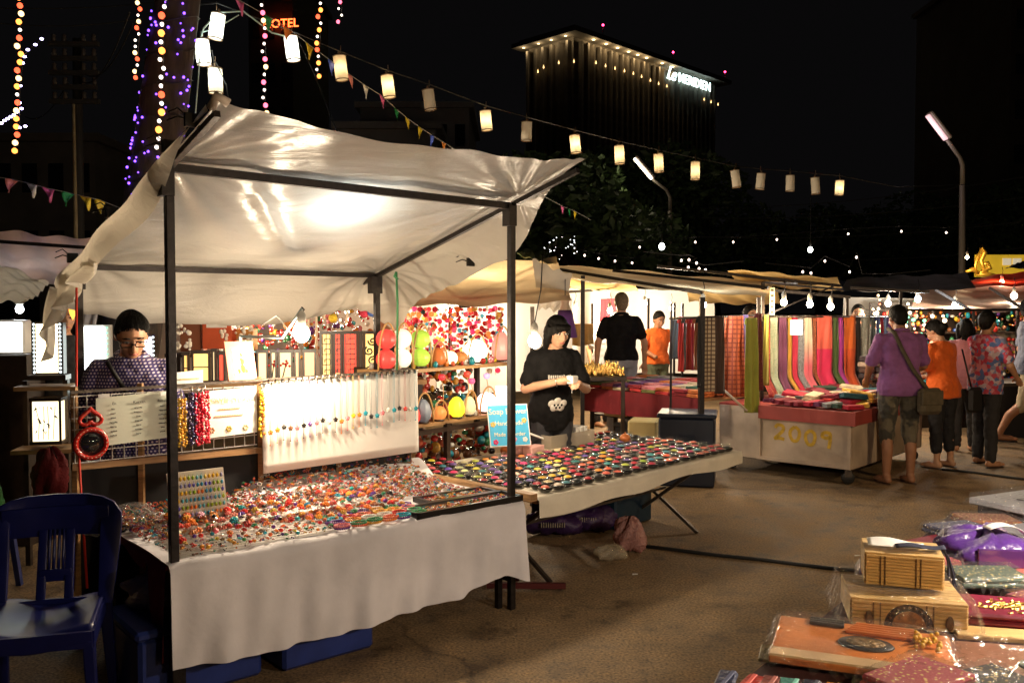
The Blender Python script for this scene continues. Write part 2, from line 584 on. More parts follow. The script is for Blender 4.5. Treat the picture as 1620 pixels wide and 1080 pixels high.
def hotel():
    C = at(910, 42, 120); z1 = C.z
    ur = Vector((math.cos(R(45.5)), math.sin(R(45.5)), 0)); ul = Vector((-ur.y, ur.x, 0))
    t = thing('hotel_tower', 'tall dark tower with lit roof eaves and glowing white hotel sign', 'building', (C.x, C.y, 0))
    base = Vector((C.x, C.y, 0))
    Lr, Ll = 40.0, 12.0

    def q(a, b, z): return base + ur * a + ul * b + Vector((0, 0, z))
    b = MB()
    b.prism([q(2.05, 2.05, 0), q(Lr - 2, 2.05, 0), q(Lr - 2, Ll - 1.5, 0), q(2.05, Ll - 1.5, 0)], (0, 0, z1 - .4))
    b.build('wall', conc, t)
    b = MB()
    b.prism([q(0, 0, z1 - .5), q(Lr, 0, z1 - .5), q(Lr, Ll, z1 - .5), q(0, Ll, z1 - .5)], (0, 0, .6))
    b.prism([q(.8, .8, z1 + .1), q(Lr - .8, .8, z1 + .1), q(Lr - .8, Ll - .8, z1 + .1), q(.8, Ll - .8, z1 + .1)], (0, 0, .5))
    roof = b.build('roof', conc, t)
    # vertical fins and the windows between them, storey by storey
    fin = MB(); fin.prism([q(2.9, 1.25, 2), q(3.3, 1.25, 2), q(3.3, 2.05, 2), q(2.9, 2.05, 2)], (0, 0, z1 - 3))
    f0 = fin.build('fin', conc, t)
    for k in range(1, 27):
        o = f0.copy(); COL.objects.link(o); o.location = ur * (k * 1.3)
    fin = MB(); fin.prism([q(1.25, 2.4, 2), q(2.05, 2.4, 2), q(2.05, 2.8, 2), q(1.25, 2.8, 2)], (0, 0, z1 - 3))
    f1 = fin.build('fin', conc, t)
    for k in range(1, 6):
        o = f1.copy(); COL.objects.link(o); o.location = ul * (k * 1.5)
    w = MB(); w.prism([q(3.4, 1.93, 30), q(4.1, 1.93, 30), q(4.1, 1.93, 31.7), q(3.4, 1.93, 31.7)], ul * .06)
    w0 = w.build('window', darkglass, t)
    for k in range(26):
        for s_ in range(9):
            if k == 0 and s_ == 0: continue
            o = w0.copy(); COL.objects.link(o); o.location = ur * (k * 1.3) + Vector((0, 0, -3.0 * s_))
    # lamps under the eaves
    e0 = None
    spots = [(px_, py_) for px_, py_ in ((838, 70), (855, 60), (880, 52), (903, 48))]
    for k, f in enumerate((.12, .19, .255, .32, .375, .43, .53, .60)):
        P = q(Lr * f, .75, z1 - .58)
        b = MB(); b.ball(P, .17, 8, 6, (1.5, 1.5, .5))
        b.build('eave_lamp', tung_soft, t)
        l = point_light('eave_light', P + Vector((0, 0, -.5)), 45, (1, .72, .36), .2); l.parent = t; l.location = P + Vector((0, 0, -.5)) - Vector(t.location)
    for k, f in enumerate((.2, .42, .62, .86)):
        P = q(.8, Ll * f, z1 - .58)
        b = MB(); b.ball(P, .14, 8, 6, (1.5, 1.5, .5))
        b.build('eave_lamp', tung_soft, t)
        l = point_light('eave_light', P, 28, (1, .75, .4), .2); l.parent = t; l.location = P + Vector((0, 0, -.5)) - Vector(t.location)
    # row of small facade lamps
    for (px_, py_) in ((851, 114), (860, 107), (884, 100), (908, 98), (943, 100), (958, 105), (973, 109), (988, 113), (1002, 117), (1015, 122),
                       (1029, 128), (1042, 133), (1055, 137), (1114, 158), (1125, 162), (1136, 166)):
        if px_ > 915: P = onplane(px_, py_, q(0, 1.1, 0), ur)
        else: P = onplane(px_, py_, q(1.1, 0, 0), ul)
        b = MB(); b.lathe([(0, -.15), (.085, -.08), (.09, .04), (.04, .2), (0, .4)], 8, P)
        b.build('facade_lamp', tungsten, t)
    # sign
    A = onplane(1058, 116, q(0, 1.0, 0), ur); B = onplane(1112, 126, q(0, 1.0, 0), ur)
    mm = face_mat(ur)
    text_mesh('sign_lettering', 'Le', signw, t, A + ur * .6, mm, 2.9, .05, shear=.45, spacing=.85)
    text_mesh('sign_lettering', 'MERIDIEN', signw, t, A + ur * 7.3 + Vector((0, 0, -.15)), mm, 2.0, .05, spacing=1.06, bold=.01)
    for (px_, py_) in ((954, 40), (1065, 83), (1147, 114)):
        P = onplane(px_, py_, q(0, 3, 0), ur)
        b = MB(); b.ball(P, .17, 6, 5); o = b.build('beacon', redlamp, roof)
        b = MB(); b.tube([P - Vector((0, 0, .15)), (P.x, P.y, z1 + .55)], .05, 5); b.build('mast', conc, roof)


hotel()


def block(name, label, px0, px1, ytop, Y, depth, mat, rows=0, cols=0, winh=1.3, rz=0.0):
    a = at(px0, ytop, Y); b = at(px1, ytop, Y)
    t = thing(name, label, 'building', ((a.x + b.x) / 2, Y, 0))
    w = MB(); w.prism([(a.x, Y, 0), (b.x, Y, 0), (b.x, Y + depth, 0), (a.x, Y + depth, 0)], (0, 0, a.z))
    w.build('wall', mat, t)
    w = MB(); w.prism([(a.x - .3, Y - .35, a.z), (b.x + .3, Y - .35, a.z), (b.x + .3, Y + depth + .3, a.z), (a.x - .3, Y + depth + .3, a.z)], (0, 0, .35))
    w.build('roof', mat, t)
    if rows:
        dx = (b.x - a.x) / cols
        w = MB(); w.box((a.x + dx * .5, Y - .02, a.z - 1.6), (dx * .55, .08, winh))
        w0 = w.build('window', darkglass, t)
        for r_ in range(rows):
            for c_ in range(cols):
                if r_ == 0 and c_ == 0: continue
                o = w0.copy(); COL.objects.link(o); o.location = (dx * c_, 0, -3.0 * r_)
    return t


block('low_building', 'dim grey low building with small dark windows behind white canopy', 535, 690, 205, 46, 10, concl, 2, 4)
block('low_building', 'dim grey building with stepped top behind the lantern string', 570, 742, 172, 54, 10, concl, 2, 6)
block('apartment_building', 'shadowed building behind utility pole at far left', -140, 150, 225, 40, 12, conc, 3, 7)
dk = block('apartment_building', 'narrow dark tower carrying the red neon word', 392, 462, -60, 62, 12, M('dark_concrete', (.03, .028, .028), .8), 6, 3)
P = at(444, 38, 61.5)
text_mesh('neon_lettering', 'HOTEL', neon_red, dk, P, face_mat((1, -.15, 0)), .82, .03)
block('apartment_building', 'tall brown building cut off by the right edge', 1602, 1760, -80, 60, 14, M('brown_concrete', (.10, .075, .06), .8, var=.2, vs=.5), 7, 4)

# ------------------------------------------------------------------ trees
leaf_m = M('leaf', (.05, .085, .028), .55, var=.5, vs=3)
bark_m = M('bark', (.04, .026, .018), .85, var=.5, vs=14, bump=.8, bs=18, aniso=(1, 1, .3))


def crown_mesh(centers, n, leaf, seed):
    rr = random.Random(seed); b = MB()
    vs = b.v; fs = b.f
    for k in range(n):
        c, r, sq = rr.choice(centers)
        while True:
            d = Vector((rr.uniform(-1, 1), rr.uniform(-1, 1), rr.uniform(-1, 1)))
            if .15 < d.length < 1: break
        d *= (d.length ** -.45)
        p = Vector(c) + Vector((d.x * r, d.y * r, d.z * r * sq))
        a = Vector((rr.gauss(0, 1), rr.gauss(0, 1), rr.gauss(0, .6))).normalized()
        e = a.cross(Vector((rr.gauss(0, 1), rr.gauss(0, 1), rr.gauss(0, 1)))).normalized()
        s = leaf * rr.uniform(.6, 1.4)
        o = len(vs)
        vs.extend([tuple(p - a * s), tuple(p + e * s * .42), tuple(p + a * s), tuple(p - e * s * .42)])
        fs.append((o, o + 1, o + 2, o + 3)); b.mi.append(0); b.sm.append(False)
    return b


def tree(label, base, h, r, lean=(0, 0), n=2600, leaf=.28, seed=1, trunk_r=.25):
    rr = random.Random(seed)
    t = thing('tree', label, 'tree', base)
    B = Vector(base); T = MB()
    top = B + Vector((lean[0], lean[1], h * .62))
    pts = [B + (top - B) * (i / 5) + Vector((rr.uniform(-.1, .1), rr.uniform(-.1, .1), 0)) * (i % 5 > 0) for i in range(6)]
    T.tube(pts, [trunk_r * (1.25 - .13 * i) for i in range(6)], 9)
    cs = []
    for k in range(9):
        a = 2 * PI * k / 9 + rr.uniform(-.3, .3)
        s = pts[3 + k % 3]
        e = top + Vector((math.cos(a) * r * .62, math.sin(a) * r * .62, rr.uniform(-.1, .45) * h * .5))
        mid = (s + e) / 2 + Vector((0, 0, .25))
        T.tube([s, mid, e], [trunk_r * .45, trunk_r * .28, trunk_r * .1], 6)
        cs.append((e, r * rr.uniform(.32, .5), .7))
    cs.append((top + Vector((0, 0, h * .22)), r * .5, .7))
    T.build('trunk', bark_m, t)
    crown_mesh(cs, n, leaf, seed).build('crown', leaf_m, t)
    return t


for i, (px_, Y, h, r, lab) in enumerate(((800, 34, 7.2, 3.6, 'dark broad tree behind the low grey building'),
                                         (905, 27, 6.2, 3.4, 'dark leafy tree beside the plastic canopy tip'),
                                         (1010, 36, 8.0, 4.2, 'dark tree below the tower, left of lit street lamp'),
                                         (1130, 40, 6.6, 4.4, 'dark tree below the tower sign, right of lit street lamp'),
                                         (1300, 44, 6.4, 4.2, 'shadowed tree behind the hanging bulbs'),
                                         (1440, 46, 7.4, 4.4, 'shadowed tree left of the right street lamp'),
                                         (1590, 42, 7.4, 4.0, 'shadowed tree behind yellow banner'))):
    p0 = at(px_, 490, Y)
    tree(lab, (p0.x, Y, 0), h, r, n=7000, leaf=.17, seed=20 + i)

# the big tree wound with purple lights
TB = at(215, 490, 8.2); TT = at(285, -20, 8.6)
tr = thing('tree', 'thick leaning tree trunk wound with tiny purple lights', 'tree', (TB.x - .25, 8.1, 0))
b = MB()
tp = [Vector((TB.x - .30, 8.1, 0)), Vector((TB.x - .15, 8.15, .8)), TB, (TB * .55 + TT * .45), TT, TT + Vector((.55, .2, 1.3)), TT + Vector((1.0, .3, 2.4))]
b.tube(tp, [.36, .30, .25, .23, .20, .17, .1], 12)
for k, (dx, dy, dz) in enumerate(((1.6, -.2, .7), (-1.2, .6, 1.4), (2.6, .5, 1.3), (.3, 1.6, 1.2), (1.1, -1.3, 1.3))):
    s = tp[4 + k % 2]
    b.tube([s, s + Vector((dx * .5, dy * .5, dz * .7)), s + Vector((dx, dy, dz))], [.11, .07, .03], 7)
b.build('trunk', bark_m, tr)
cs = [(TT + Vector((dx, dy, dz)), U(.6, .95), .6) for dx, dy, dz in ((1.6, -.2, 1.1), (-1.2, .6, 1.7), (2.6, .5, 1.7), (.3, 1.6, 1.6), (1.1, -1.3, 1.6), (1.0, .3, 2.5), (1.5, 0, .66))]
crown_mesh(cs, 2600, .09, 5).build('crown', leaf_m, tr)
purple = M('purple_led', (.25, .15, 1), emit=3.0, ecol=(.18, .06, 1), sample=False)
fl = thing('fairy_lights', 'tiny purple fairy lights wound round leaning tree trunk', 'lights', tuple(TB))
b = MB()
axis = [tp[2], tp[3], tp[4]]
hel = []
for k in range(140):
    f = k / 139
    c = axis[0].lerp(axis[1], f * 2) if f < .5 else axis[1].lerp(axis[2], f * 2 - 1)
    rr_ = .262 - .05 * f
    a = f * 2 * PI * 11
    hel.append(c + Vector((math.cos(a) * rr_, math.sin(a) * rr_, U(-.02, .02))))
b.tube(hel, .004, 4)
b.build('wire', cable_m, fl)
b = MB(); b.ball((0, 0, 0), .011, 6, 4)
pb = b.build('bulb', purple); pb.parent = fl
first = True
for k in range(150):
    f = U(0, 1) ** 1.5
    c = axis[0].lerp(axis[1], f * 2) if f < .5 else axis[1].lerp(axis[2], f * 2 - 1)
    a = U(PI, 2 * PI) ; rr_ = .268 - .05 * f
    o = pb if first else pb.copy()
    if not first: COL.objects.link(o)
    first = False
    o.location = c + Vector((math.cos(a) * rr_, math.sin(a) * rr_, U(-.03, .03))) - TB
    o.scale = [U(.7, 1.25)] * 3

# ------------------------------------------------------------------ utility pole and wires
up = at(125, 490, 19); upt = at(122, 62, 19)
t = thing('utility_pole', 'dark utility pole with stacked crossarms at upper left', 'pole', (up.x, 19, 0))
b = MB(); b.tube([(up.x, 19, 0), upt], [.13, .09], 10); b.build('post', M('old_pole', (.045, .04, .036), .8), t)
for k in range(5):
    z = upt.z - .15 - .3 * k
    b = MB(); b.box((upt.x, 18.85, z), (1.05 - .12 * (k % 2), .1, .09)); b.build('crossarm', M('old_pole'), t)
    b = MB()
    for dx in (-.42, -.2, .2, .42): b.lathe([(.035, 0), (.055, .05), (.035, .1), (.05, .14), (0, .17)], 7, (upt.x + dx, 18.85, z + .045))
    b.build('insulator', M('ceramic', (.1, .08, .07), .3), t)
t = thing('bamboo_pole', 'thin pale bamboo pole standing behind the left canopy', 'pole', tuple(at(120, 490, 12).xy) + (0,))
a = at(122, 490, 12); c = at(116, 165, 12)
b = MB(); b.tube([(a.x, 12, 0), a, (a + c) / 2, c], [.035, .032, .028, .022], 8); b.build('cane', M('bamboo', (.3, .24, .13), .6, var=.3, vs=6), t)
wl = [((-60, 30), (300, 10), 19, 24), ((-40, 12), (420, -30), 19, 30), ((135, 118), (210, 38), 19, 14), ((130, 130), (205, 20), 19, 12), ((40, 185), (108, 130), 24, 19),
      ((1110, 345), (1760, 290), 30, 26), ((1120, 375), (1760, 330), 30, 26), ((1100, 330), (1700, 265), 34, 28), ((1180, 405), (1700, 380), 30, 26)]
for k, (p0, p1, y0, y1) in enumerate(wl):
    A, B = at(*p0, y0), at(*p1, y1)
    pts = [A.lerp(B, i / 10) - Vector((0, 0, .9 * 4 * (i / 10) * (1 - i / 10) * .35)) for i in range(11)]
    b = MB(); b.tube(pts, .012, 4)
    o = b.build('overhead_wire', M('wire_grey', (.06, .055, .05), .6))
    labs = ['upper wire slanting from the utility pole to the tree', 'topmost wire crossing the dark sky at upper left', 'steep wire rising right of the utility pole', 'second steep wire beside the utility pole',
            'short wire sagging left of the utility pole', 'power line low across the right sky', 'lower power line above the right stalls', 'uppermost power line in the right sky', 'power line just above the hanging bulbs at right']
    tag(o, labs[k], 'wire', 'overhead wires')


# ------------------------------------------------------------------ street lamps
def street_lamp(label, a, b_, bend, polex, ytop, ybot, Y, glow, w, col, side=None):
    base = at(polex, 490, Y)
    t = thing('street_lamp', label, 'street lamp', (base.x, Y, 0))
    A, B, C, T = at(*a, Y), at(*b_, Y), at(*bend, Y), at(polex, ytop, Y)
    m = MB(); m.tube([(base.x, Y, 0), T - Vector((0, 0, .4))], [.085, .06], 9)
    m.build('post', M('lamp_post_paint', (.20, .17, .14), .5), t)
    m = MB(); m.tube([T - Vector((0, 0, .45)), T, C, B], [.055, .05, .045, .045], 8)
    m.build('arm', M('lamp_post_paint'), t)
    d = (A - B); L = d.length; d.normalize()
    side_v = Vector((0, 1, 0)); upv = d.cross(side_v).normalized()
    if upv.z < 0: upv = -upv
    c = (A + B) / 2
    MM = Matrix((d, side_v, upv)).transposed().to_4x4()
    m = MB(); m.bbox(c + upv * .05, (L, .22, .09), .03, M=MM); m.build('housing', M('lamp_housing', (.45, .4, .38), .5), t)
    m = MB(); m.bbox(c - upv * .02, (L * .94, .18, .04), .02, M=MM); m.build('diffuser', glow, t)
    l = point_light('lamp_light', c - upv * .25, w, col, .2); l.parent = t; l.location = c - upv * .3 - Vector(t.location)
    return t


street_lamp('lit street lamp on curved pole in front of the dark trees', (1003, 249), (1033, 284), (1054, 300), 1060, 312, 420, 26,
            M('lamp_glow_warm', (1, .9, .7), emit=6, ecol=(1, .86, .6), sample=False), 10, (1, .85, .6))
street_lamp('pinkish street lamp on tall pole at upper right', (1467, 180), (1499, 222), (1519, 250), 1523, 262, 440, 19,
            M('lamp_glow_pink', (.8, .5, .52), emit=.45, ecol=(1, .62, .66), sample=False), 5, (1, .8, .8))
# ------------------------------------------------------------------ paper lantern string
def glow_mat(name, strength, sample=False):
    return M(name, objcol=True, emit=strength, rough=.5, sample=sample)


lan_on = sheet_mat('lantern_paper', (.85, .8, .68), .6, .5, .1, .1, 30)
lan_glow = M('lantern_lit_core', (1, .8, .5), emit=5, ecol=(1, .72, .36))
lan_glow_w = M('lantern_white_core', (1, 1, .97), emit=11, ecol=(.93, 1, .98))
rib_m = M('lantern_rib', (.20, .13, .07), .6)
LANT = [(343, 42, 9.0, 'w', 'brightest white paper lantern at the top, beside the leafy branch'), (321, 83, 8.9, 'w', 'white paper lantern above the canopy peak clips'),
        (341, 128, 9.0, 'd', 'pale paper lantern hanging just above the canopy peak'), (462, 77, 9.3, 'w', 'white paper lantern just right of the red neon word'),
        (539, 108, 9.8, 'c', 'paper lantern between blue and red flags'), (614, 137, 10.3, 'c', 'bright paper lantern, sixth of the string from the left'),
        (679, 158, 10.8, 'o', 'unlit greyish paper lantern above the low buildings'), (769, 191, 11.3, 'c', 'amber paper lantern right of the unlit one above low buildings'),
        (833, 208, 11.8, 'o', 'unlit paper lantern just left of the tower base'), (910, 228, 12.3, 'c', 'amber paper lantern below the tower corner'),
        (980, 245, 12.8, 'c', 'amber paper lantern left of the lit street lamp head'), (1042, 258, 13.3, 'c', 'amber paper lantern right of the lit street lamp head'),
        (1100, 270, 13.8, 'c', 'warm paper lantern below the tower sign'), (1164, 283, 14.2, 'o', 'unlit paper lantern, fifth from right end of string'),
        (1203, 287, 14.4, 'o', 'unlit paper lantern, fourth from right end of string'), (1250, 290, 14.7, 'o', 'unlit paper lantern, third from right end of string'),
        (1290, 294, 14.9, 'o', 'unlit paper lantern next to the last one on the right'), (1328, 297, 15.1, 'c', 'amber paper lantern, last on the right of the string')]
for (px_, py_, Y, k, lab) in LANT:
    c = at(px_, py_, Y); h = .25; r = .068
    t = thing('paper_lantern', lab, 'lantern', tuple(c), 'paper lanterns on the overhead string')
    tilt = Matrix.Rotation(R(U(-9, 9)), 4, 'Y'); h *= U(.92, 1.08)
    m = MB(); m.lathe([(r, -h / 2), (r * 1.04, -h / 4), (r * 1.0, 0), (r * 1.04, h / 4), (r, h / 2)], 14, c, M=tilt)
    m.f = [f for f in m.f if len(f) == 4]; m.mi = m.mi[:len(m.f)]; m.sm = m.sm[:len(m.f)]
    m.build('shade', lan_on, t)
    for s in (-1, 1):
        m = MB(); m.torus(c + tilt @ Vector((0, 0, s * h / 2)), r * 1.03, .006, 14, 5, M=tilt); m.build('rim', rib_m, t)
    m = MB(); m.tube([c + tilt @ Vector((0, 0, h / 2 - .02)), c + tilt @ Vector((0, 0, h / 2 + .05))], .012, 6)
    m.tube([c + Vector((0, 0, h / 2 + .04)), c + Vector((0, 0, h / 2 + .12))], .004, 5)
    m.tube([c + tilt @ Vector((-r, 0, h / 2)), c + tilt @ Vector((r, 0, h / 2))], .004, 4)
    m.build('holder', rib_m, t)
    if k != 'o':
        m = MB()
        if k == 'w': m.lathe([(0, -h * .42), (.045, -h * .4), (.045, h * .4), (0, h * .42)], 9, c)
        else: m.ball(c + Vector((U(-.01, .01), 0, -.03)), .03, 8, 6, (1, 1, 1.5))
        m.build('bulb', lan_glow_w if k == 'w' else lan_glow, t)
        if k == 'c':
            l = point_light('bulb_light', c, U(.8, 2.0), (1, .68, .34), .03)
        elif k == 'w':
            l = point_light('bulb_light', c, 2.5, (.9, 1, .97), .05)
        else:
            l = point_light('bulb_light', c, 2.0, (.9, 1, .95), .05)
        l.parent = t; l.location = (0, 0, 0)
pts = [at(300, 10, 9), at(343, 5, 9)] + [at(a, b_ - 22 * 9 / Y - 6, Y) for (a, b_, Y, k, l) in LANT[3:]] + [at(1420, 296, 16), at(1530, 292, 19)]
m = MB(); m.tube(pts, .008, 5)
tag(m.build('lantern_cable', cable_m), 'black cable carrying the row of paper lanterns', 'cable')
wh = M('white_cable', (.55, .75, .70), .5)
m = MB(); m.tube([at(318, 60, 8.9), at(322, 45, 8.9), at(345, 20, 9.0), at(385, 18, 9.0), at(430, 52, 9.1), at(462, 60, 9.3)], .009, 5)
m.tube([at(318, 50, 8.9), at(314, 120, 8.8), at(308, 195, 8.6)], .007, 5)
m.tube([at(318, 52, 8.9), at(345, 44, 9), at(378, 24, 9)], .006, 5)
tag(m.build('white_lamp_cable', wh), 'pale cable looping between the white lanterns above the peak', 'cable')
m = MB(); m.tube([at(335, 80, 9), at(341, 110, 9)], .005, 5); m.tube([at(341, 98, 9), at(358, 135, 8.8), at(362, 165, 8.4)], .006, 5)
tag(m.build('lamp_rope', cable_m), 'dark rope holding the pale lantern above canopy peak', 'rope')

# ------------------------------------------------------------------ bunting
flag_m = M('flag_plastic', objcol=True, rough=.45, emit=0)
FC = {'pink': (.8, .16, .4), 'green': (.03, .35, .1), 'orange': (.85, .3, .05), 'yellow': (.8, .6, .03), 'blue': (.06, .12, .65), 'white': (.75, .75, .72), 'salmon': (.85, .3, .28)}


def bunting(label, flags, ends, size):
    c0 = at(*flags[0][:2], flags[0][2])
    t = thing('bunting', label, 'bunting', tuple(c0))
    pts = [at(*ends[0])] + [at(f[0], f[1] - size[0] * 9 / f[2] * .5, f[2]) for f in flags] + [at(*ends[1])]
    m = MB(); m.tube(pts, .004, 4); m.build('string', M('string_grey', (.3, .3, .28), .7), t)
    for i, (px_, py_, Y, cname) in enumerate(flags):
        c = pts[i + 1]; d = (pts[i + 2] - pts[i]).normalized()
        s = .062; L = .15
        tw = U(-.7, .7)
        m = MB()
        a = c - d * s; b_ = c + d * s
        tip = c + Vector((U(-.03, .03), tw * .06, -L))

        def fn(u, v):
            p = a.lerp(b_, u).lerp(tip, v)
            return p + Vector((0, .02 * math.sin(u * 5 + v * 4 + tw * 5), 0))
        m.grid(4, 5, fn)
        o = m.build('flag', flag_m, t, solid=.001); o.color = (*FC[cname], 1)


bunting('string of small coloured pennants hanging below the paper lanterns',
        [(380, 12, 8.6, 'pink'), (423, 36, 8.9, 'green'), (456, 55, 9.1, 'orange'), (491, 82, 9.4, 'yellow'), (524, 106, 9.7, 'blue'), (553, 127, 10.0, 'salmon'),
         (579, 145, 10.3, 'white'), (605, 161, 10.6, 'pink'), (627, 181, 10.9, 'green'), (644, 195, 11.2, 'yellow'), (665, 210, 11.5, 'yellow'), (684, 222, 11.8, 'blue'),
         (702, 233, 12.1, 'orange'), (717, 242, 12.4, 'white'), (738, 255, 12.7, 'pink'), (755, 262, 13.0, 'green'), (764, 267, 13.3, 'orange'), (790, 280, 13.8, 'blue'),
         (890, 332, 15.5, 'pink'), (900, 336, 15.8, 'green'), (910, 340, 16.1, 'yellow')], ((340, -12, 8.3), (935, 348, 16.6)), (20,))
bunting('short row of pennants at left in front of the shadowed building',
        [(18, 293, 9.5, 'salmon'), (51, 301, 9.5, 'white'), (78, 308, 9.5, 'pink'), (107, 314, 9.6, 'green'), (136, 321, 9.6, 'yellow'), (156, 325, 9.7, 'yellow')],
        ((-40, 275, 9.4), (205, 335, 9.8)), (20,))

# ------------------------------------------------------------------ strings of coloured lamps
bead_m = glow_mat('coloured_bead_glow', 2.2)
bl = MB(); bl.ball((0, 0, 0), 1, 10, 7); bead_mesh = bl.build('bulb', bead_m)
bead_me = bead_mesh.data; bpy.data.objects.remove(bead_mesh)
OR, RD, WT, YL, PK = (1, .28, .05), (1, .08, .03), (1, .85, .72), (1, .62, .25), (1, .12, .2)


def bead_string(label, x0, y0, x1, y1, Y, seq, n, rad):
    A, B = at(x0, y0, Y), at(x1, y1, Y)
    t = thing('lamp_string', label, 'light string', tuple(B), 'strings of coloured ball lamps')
    m = MB(); m.tube([A, (A + B) / 2 + Vector((.02, 0, 0)), B], .004, 4); m.build('wire', cable_m, t)
    for k in range(n):
        o = bpy.data.objects.new('bulb', bead_me); COL.objects.link(o); o.parent = t
        f = (k + .5) / n
        c = seq[k % len(seq)]
        o.location = A.lerp(B, f) + Vector((U(-.02, .02), 0, 0)) - B
        s = rad * (1.0 if c is not WT else .6)
        o.scale = (s, s, s * 1.05); o.color = (*c, 1)


bead_string('long string of orange and red ball lamps at far left', 33, -10, 25, 245, 8.5, [OR, RD, YL, OR, WT, RD, YL, OR], 20, .026)
bead_string('string of small white and red lamps left of the tree trunk', 219, -10, 215, 128, 8.0, [WT, YL, RD, WT, YL, RD, WT, WT], 14, .019)
bead_string('string of large orange ball lamps in front of tree trunk', 260, -10, 251, 240, 7.8, [WT, WT, RD, WT, OR, WT, OR, WT, WT], 18, .029)
bead_string('dim string of orange ball lamps right of tree trunk', 280, 20, 275, 175, 9.5, [RD, (.5, .2, .06), (.6, .35, .15)], 9, .028)
bead_string('string of pink and white lamps left of the green flag', 416, -10, 419, 185, 8.4, [WT, WT, PK, YL, WT, PK], 16, .022)
bead_string('string of orange and white lamps right of the neon word', 506, -10, 502, 126, 9.0, [OR, WT, OR, RD, WT], 13, .022)
bead_string('short string of white and pink lamps at the top edge', 539, -12, 537, 40, 9.2, [WT, PK, WT], 5, .019)
vled = M('violet_white_led', (.7, .6, 1), emit=9, ecol=(.6, .5, 1), sample=False)
for lab, pl in (('zigzag of violet white led lamps at upper left', [(66, 62), (56, 71), (44, 79), (39, 90), (36, 100), (32, 136), (31, 163), (31, 202), (40, 200)]),
                ('violet white led strip running off the left edge', [(34, 172), (27, 178), (22, 182), (17, 185), (12, 188), (7, 191), (2, 195)])):
    t = thing('led_strip', lab, 'light string', tuple(at(*pl[-1], 8.8)))
    m = MB(); m.tube([at(x, y, 8.8) for x, y in pl], .004, 4); m.build('wire', cable_m, t)
    for x, y in pl:
        m = MB(); m.ball(at(x, y, 8.8), .014, 8, 6, (1.3, 1, .8)); m.build('bulb', vled, t)
# festoon bulbs over the far stalls
fest = M('festoon_bulb_glow', (1, .8, .7), emit=4, ecol=(1, .74, .6), sample=False)
for lab, pl, Y in (('upper festoon of bare bulbs crossing the right sky', [(1012, 391), (1100, 383), (1160, 383), (1229, 379), (1342, 370), (1426, 366), (1497, 368)], 20),
                   ('lower festoon of bare bulbs over the scarf stall', [(1270, 430), (1283, 432), (1305, 413), (1344, 430), (1355, 407), (1364, 441), (1386, 441), (1412, 441)], 17),
                   ('short festoon of bulbs over the textile stall roof', [(925, 404), (947, 409), (973, 413), (1000, 416)], 19),
                   ('festoon of reddish bulbs right of the lamp post', [(1078, 412), (1090, 411), (1102, 416), (1089, 423), (1106, 425), (1116, 427)], 16)):
    t = thing('festoon_lights', lab, 'light string', tuple(at(*pl[0], Y)), 'festoons of bare bulbs')
    pts = [at(pl[0][0] - 60, pl[0][1] - 14, Y)] + [at(x, y - 8, Y) for x, y in pl] + [at(pl[-1][0] + 60, pl[-1][1] - 14, Y)]
    m = MB(); m.tube(pts, .008, 4); m.build('wire', cable_m, t)
    for x, y in pl:
        m = MB(); m.ball(at(x, y, Y), .02, 8, 6, (1, 1, 1.25)); m.build('bulb', fest, t)
for lab, x, y, Y, r in (('large cool bulb hanging beside the lamp post', 1047, 390, 18, .06), ('large hanging bulb in the middle of the festoons', 1282, 395, 16, .045)):
    c = at(x, y, Y)
    t = thing('hanging_bulb', lab, 'light bulb', tuple(c))
    m = MB(); m.ball(c, r, 10, 8, (1, 1, 1.2)); m.build('globe', M('cool_bulb_glow', (.9, 1, .95), emit=9, ecol=(.95, 1, .9), sample=False), t)
    m = MB(); m.lathe([(.02, 0), (.02, .08), (.006, .1), (.006, .9)], 7, c + Vector((0, 0, r))); m.build('socket', cable_m, t)
wled = M('white_led', (.9, .95, 1), emit=2.5, ecol=(.9, .95, 1), sample=False)
t = thing('fairy_lights', 'tiny white lights in the tree beside the canopy tip', 'lights', tuple(at(880, 400, 14)))
m = MB(); m.ball((0, 0, 0), .017, 6, 4); o0 = None
wp = []
for k in range(28):
    c = at(890 + U(-40, 25), 392 + U(-22, 20), 14 + U(-.4, .4)); wp.append(c)
    mm = MB(); mm.ball(c, U(.004, .011), 6, 4); mm.build('bulb', wled, t)
wp.sort(key=lambda q: q.x)
m = MB(); m.tube(wp, .003, 3); m.build('wire', cable_m, t)
# ------------------------------------------------------------------ jewellery stall (front)
S1 = Fr((-1.365, 3.54), 40.1)
TZ = .58
TL, TD = 1.80, .95


def bare_bulb(label, c, watts, col, r=.05, cord_to=None, glow=30, lr=.05, name='light_bulb', cm=None):
    t = thing(name, label, 'light bulb', tuple(c))
    m = MB(); m.ball(c, r, 14, 10, (1, 1, 1.12))
    m.build('globe', M('bulb_glow_%s' % ('w' if col[2] < .5 else 'n' if col[2] < .8 else 'c'), col, emit=glow, ecol=col, sample=False), t)
    m = MB(); m.lathe([(.0, r * .9), (.022, r), (.024, r + .05), (.015, r + .07), (.006, r + .08)], 10, c)
    m.build('socket', M('bulb_socket', (.5, .48, .42), .4), t)
    e = Vector(cord_to) if cord_to is not None else Vector(c) + Vector((0, 0, r + .2))
    s = Vector(c) + Vector((0, 0, r + .07))
    m = MB(); m.tube([s, s.lerp(e, .5) + Vector((.015, 0, 0)), e], .004, 5); m.build('cord', cm or cable_m, t)
    # the light itself sits just below the globe so the globe does not shade it
    for k, d in enumerate([(0, 0, -(r * 1.12 + lr + .004))]):
        l = point_light('bulb_light', (0, 0, 0), watts, col, lr); l.parent = t; l.location = d
    return t


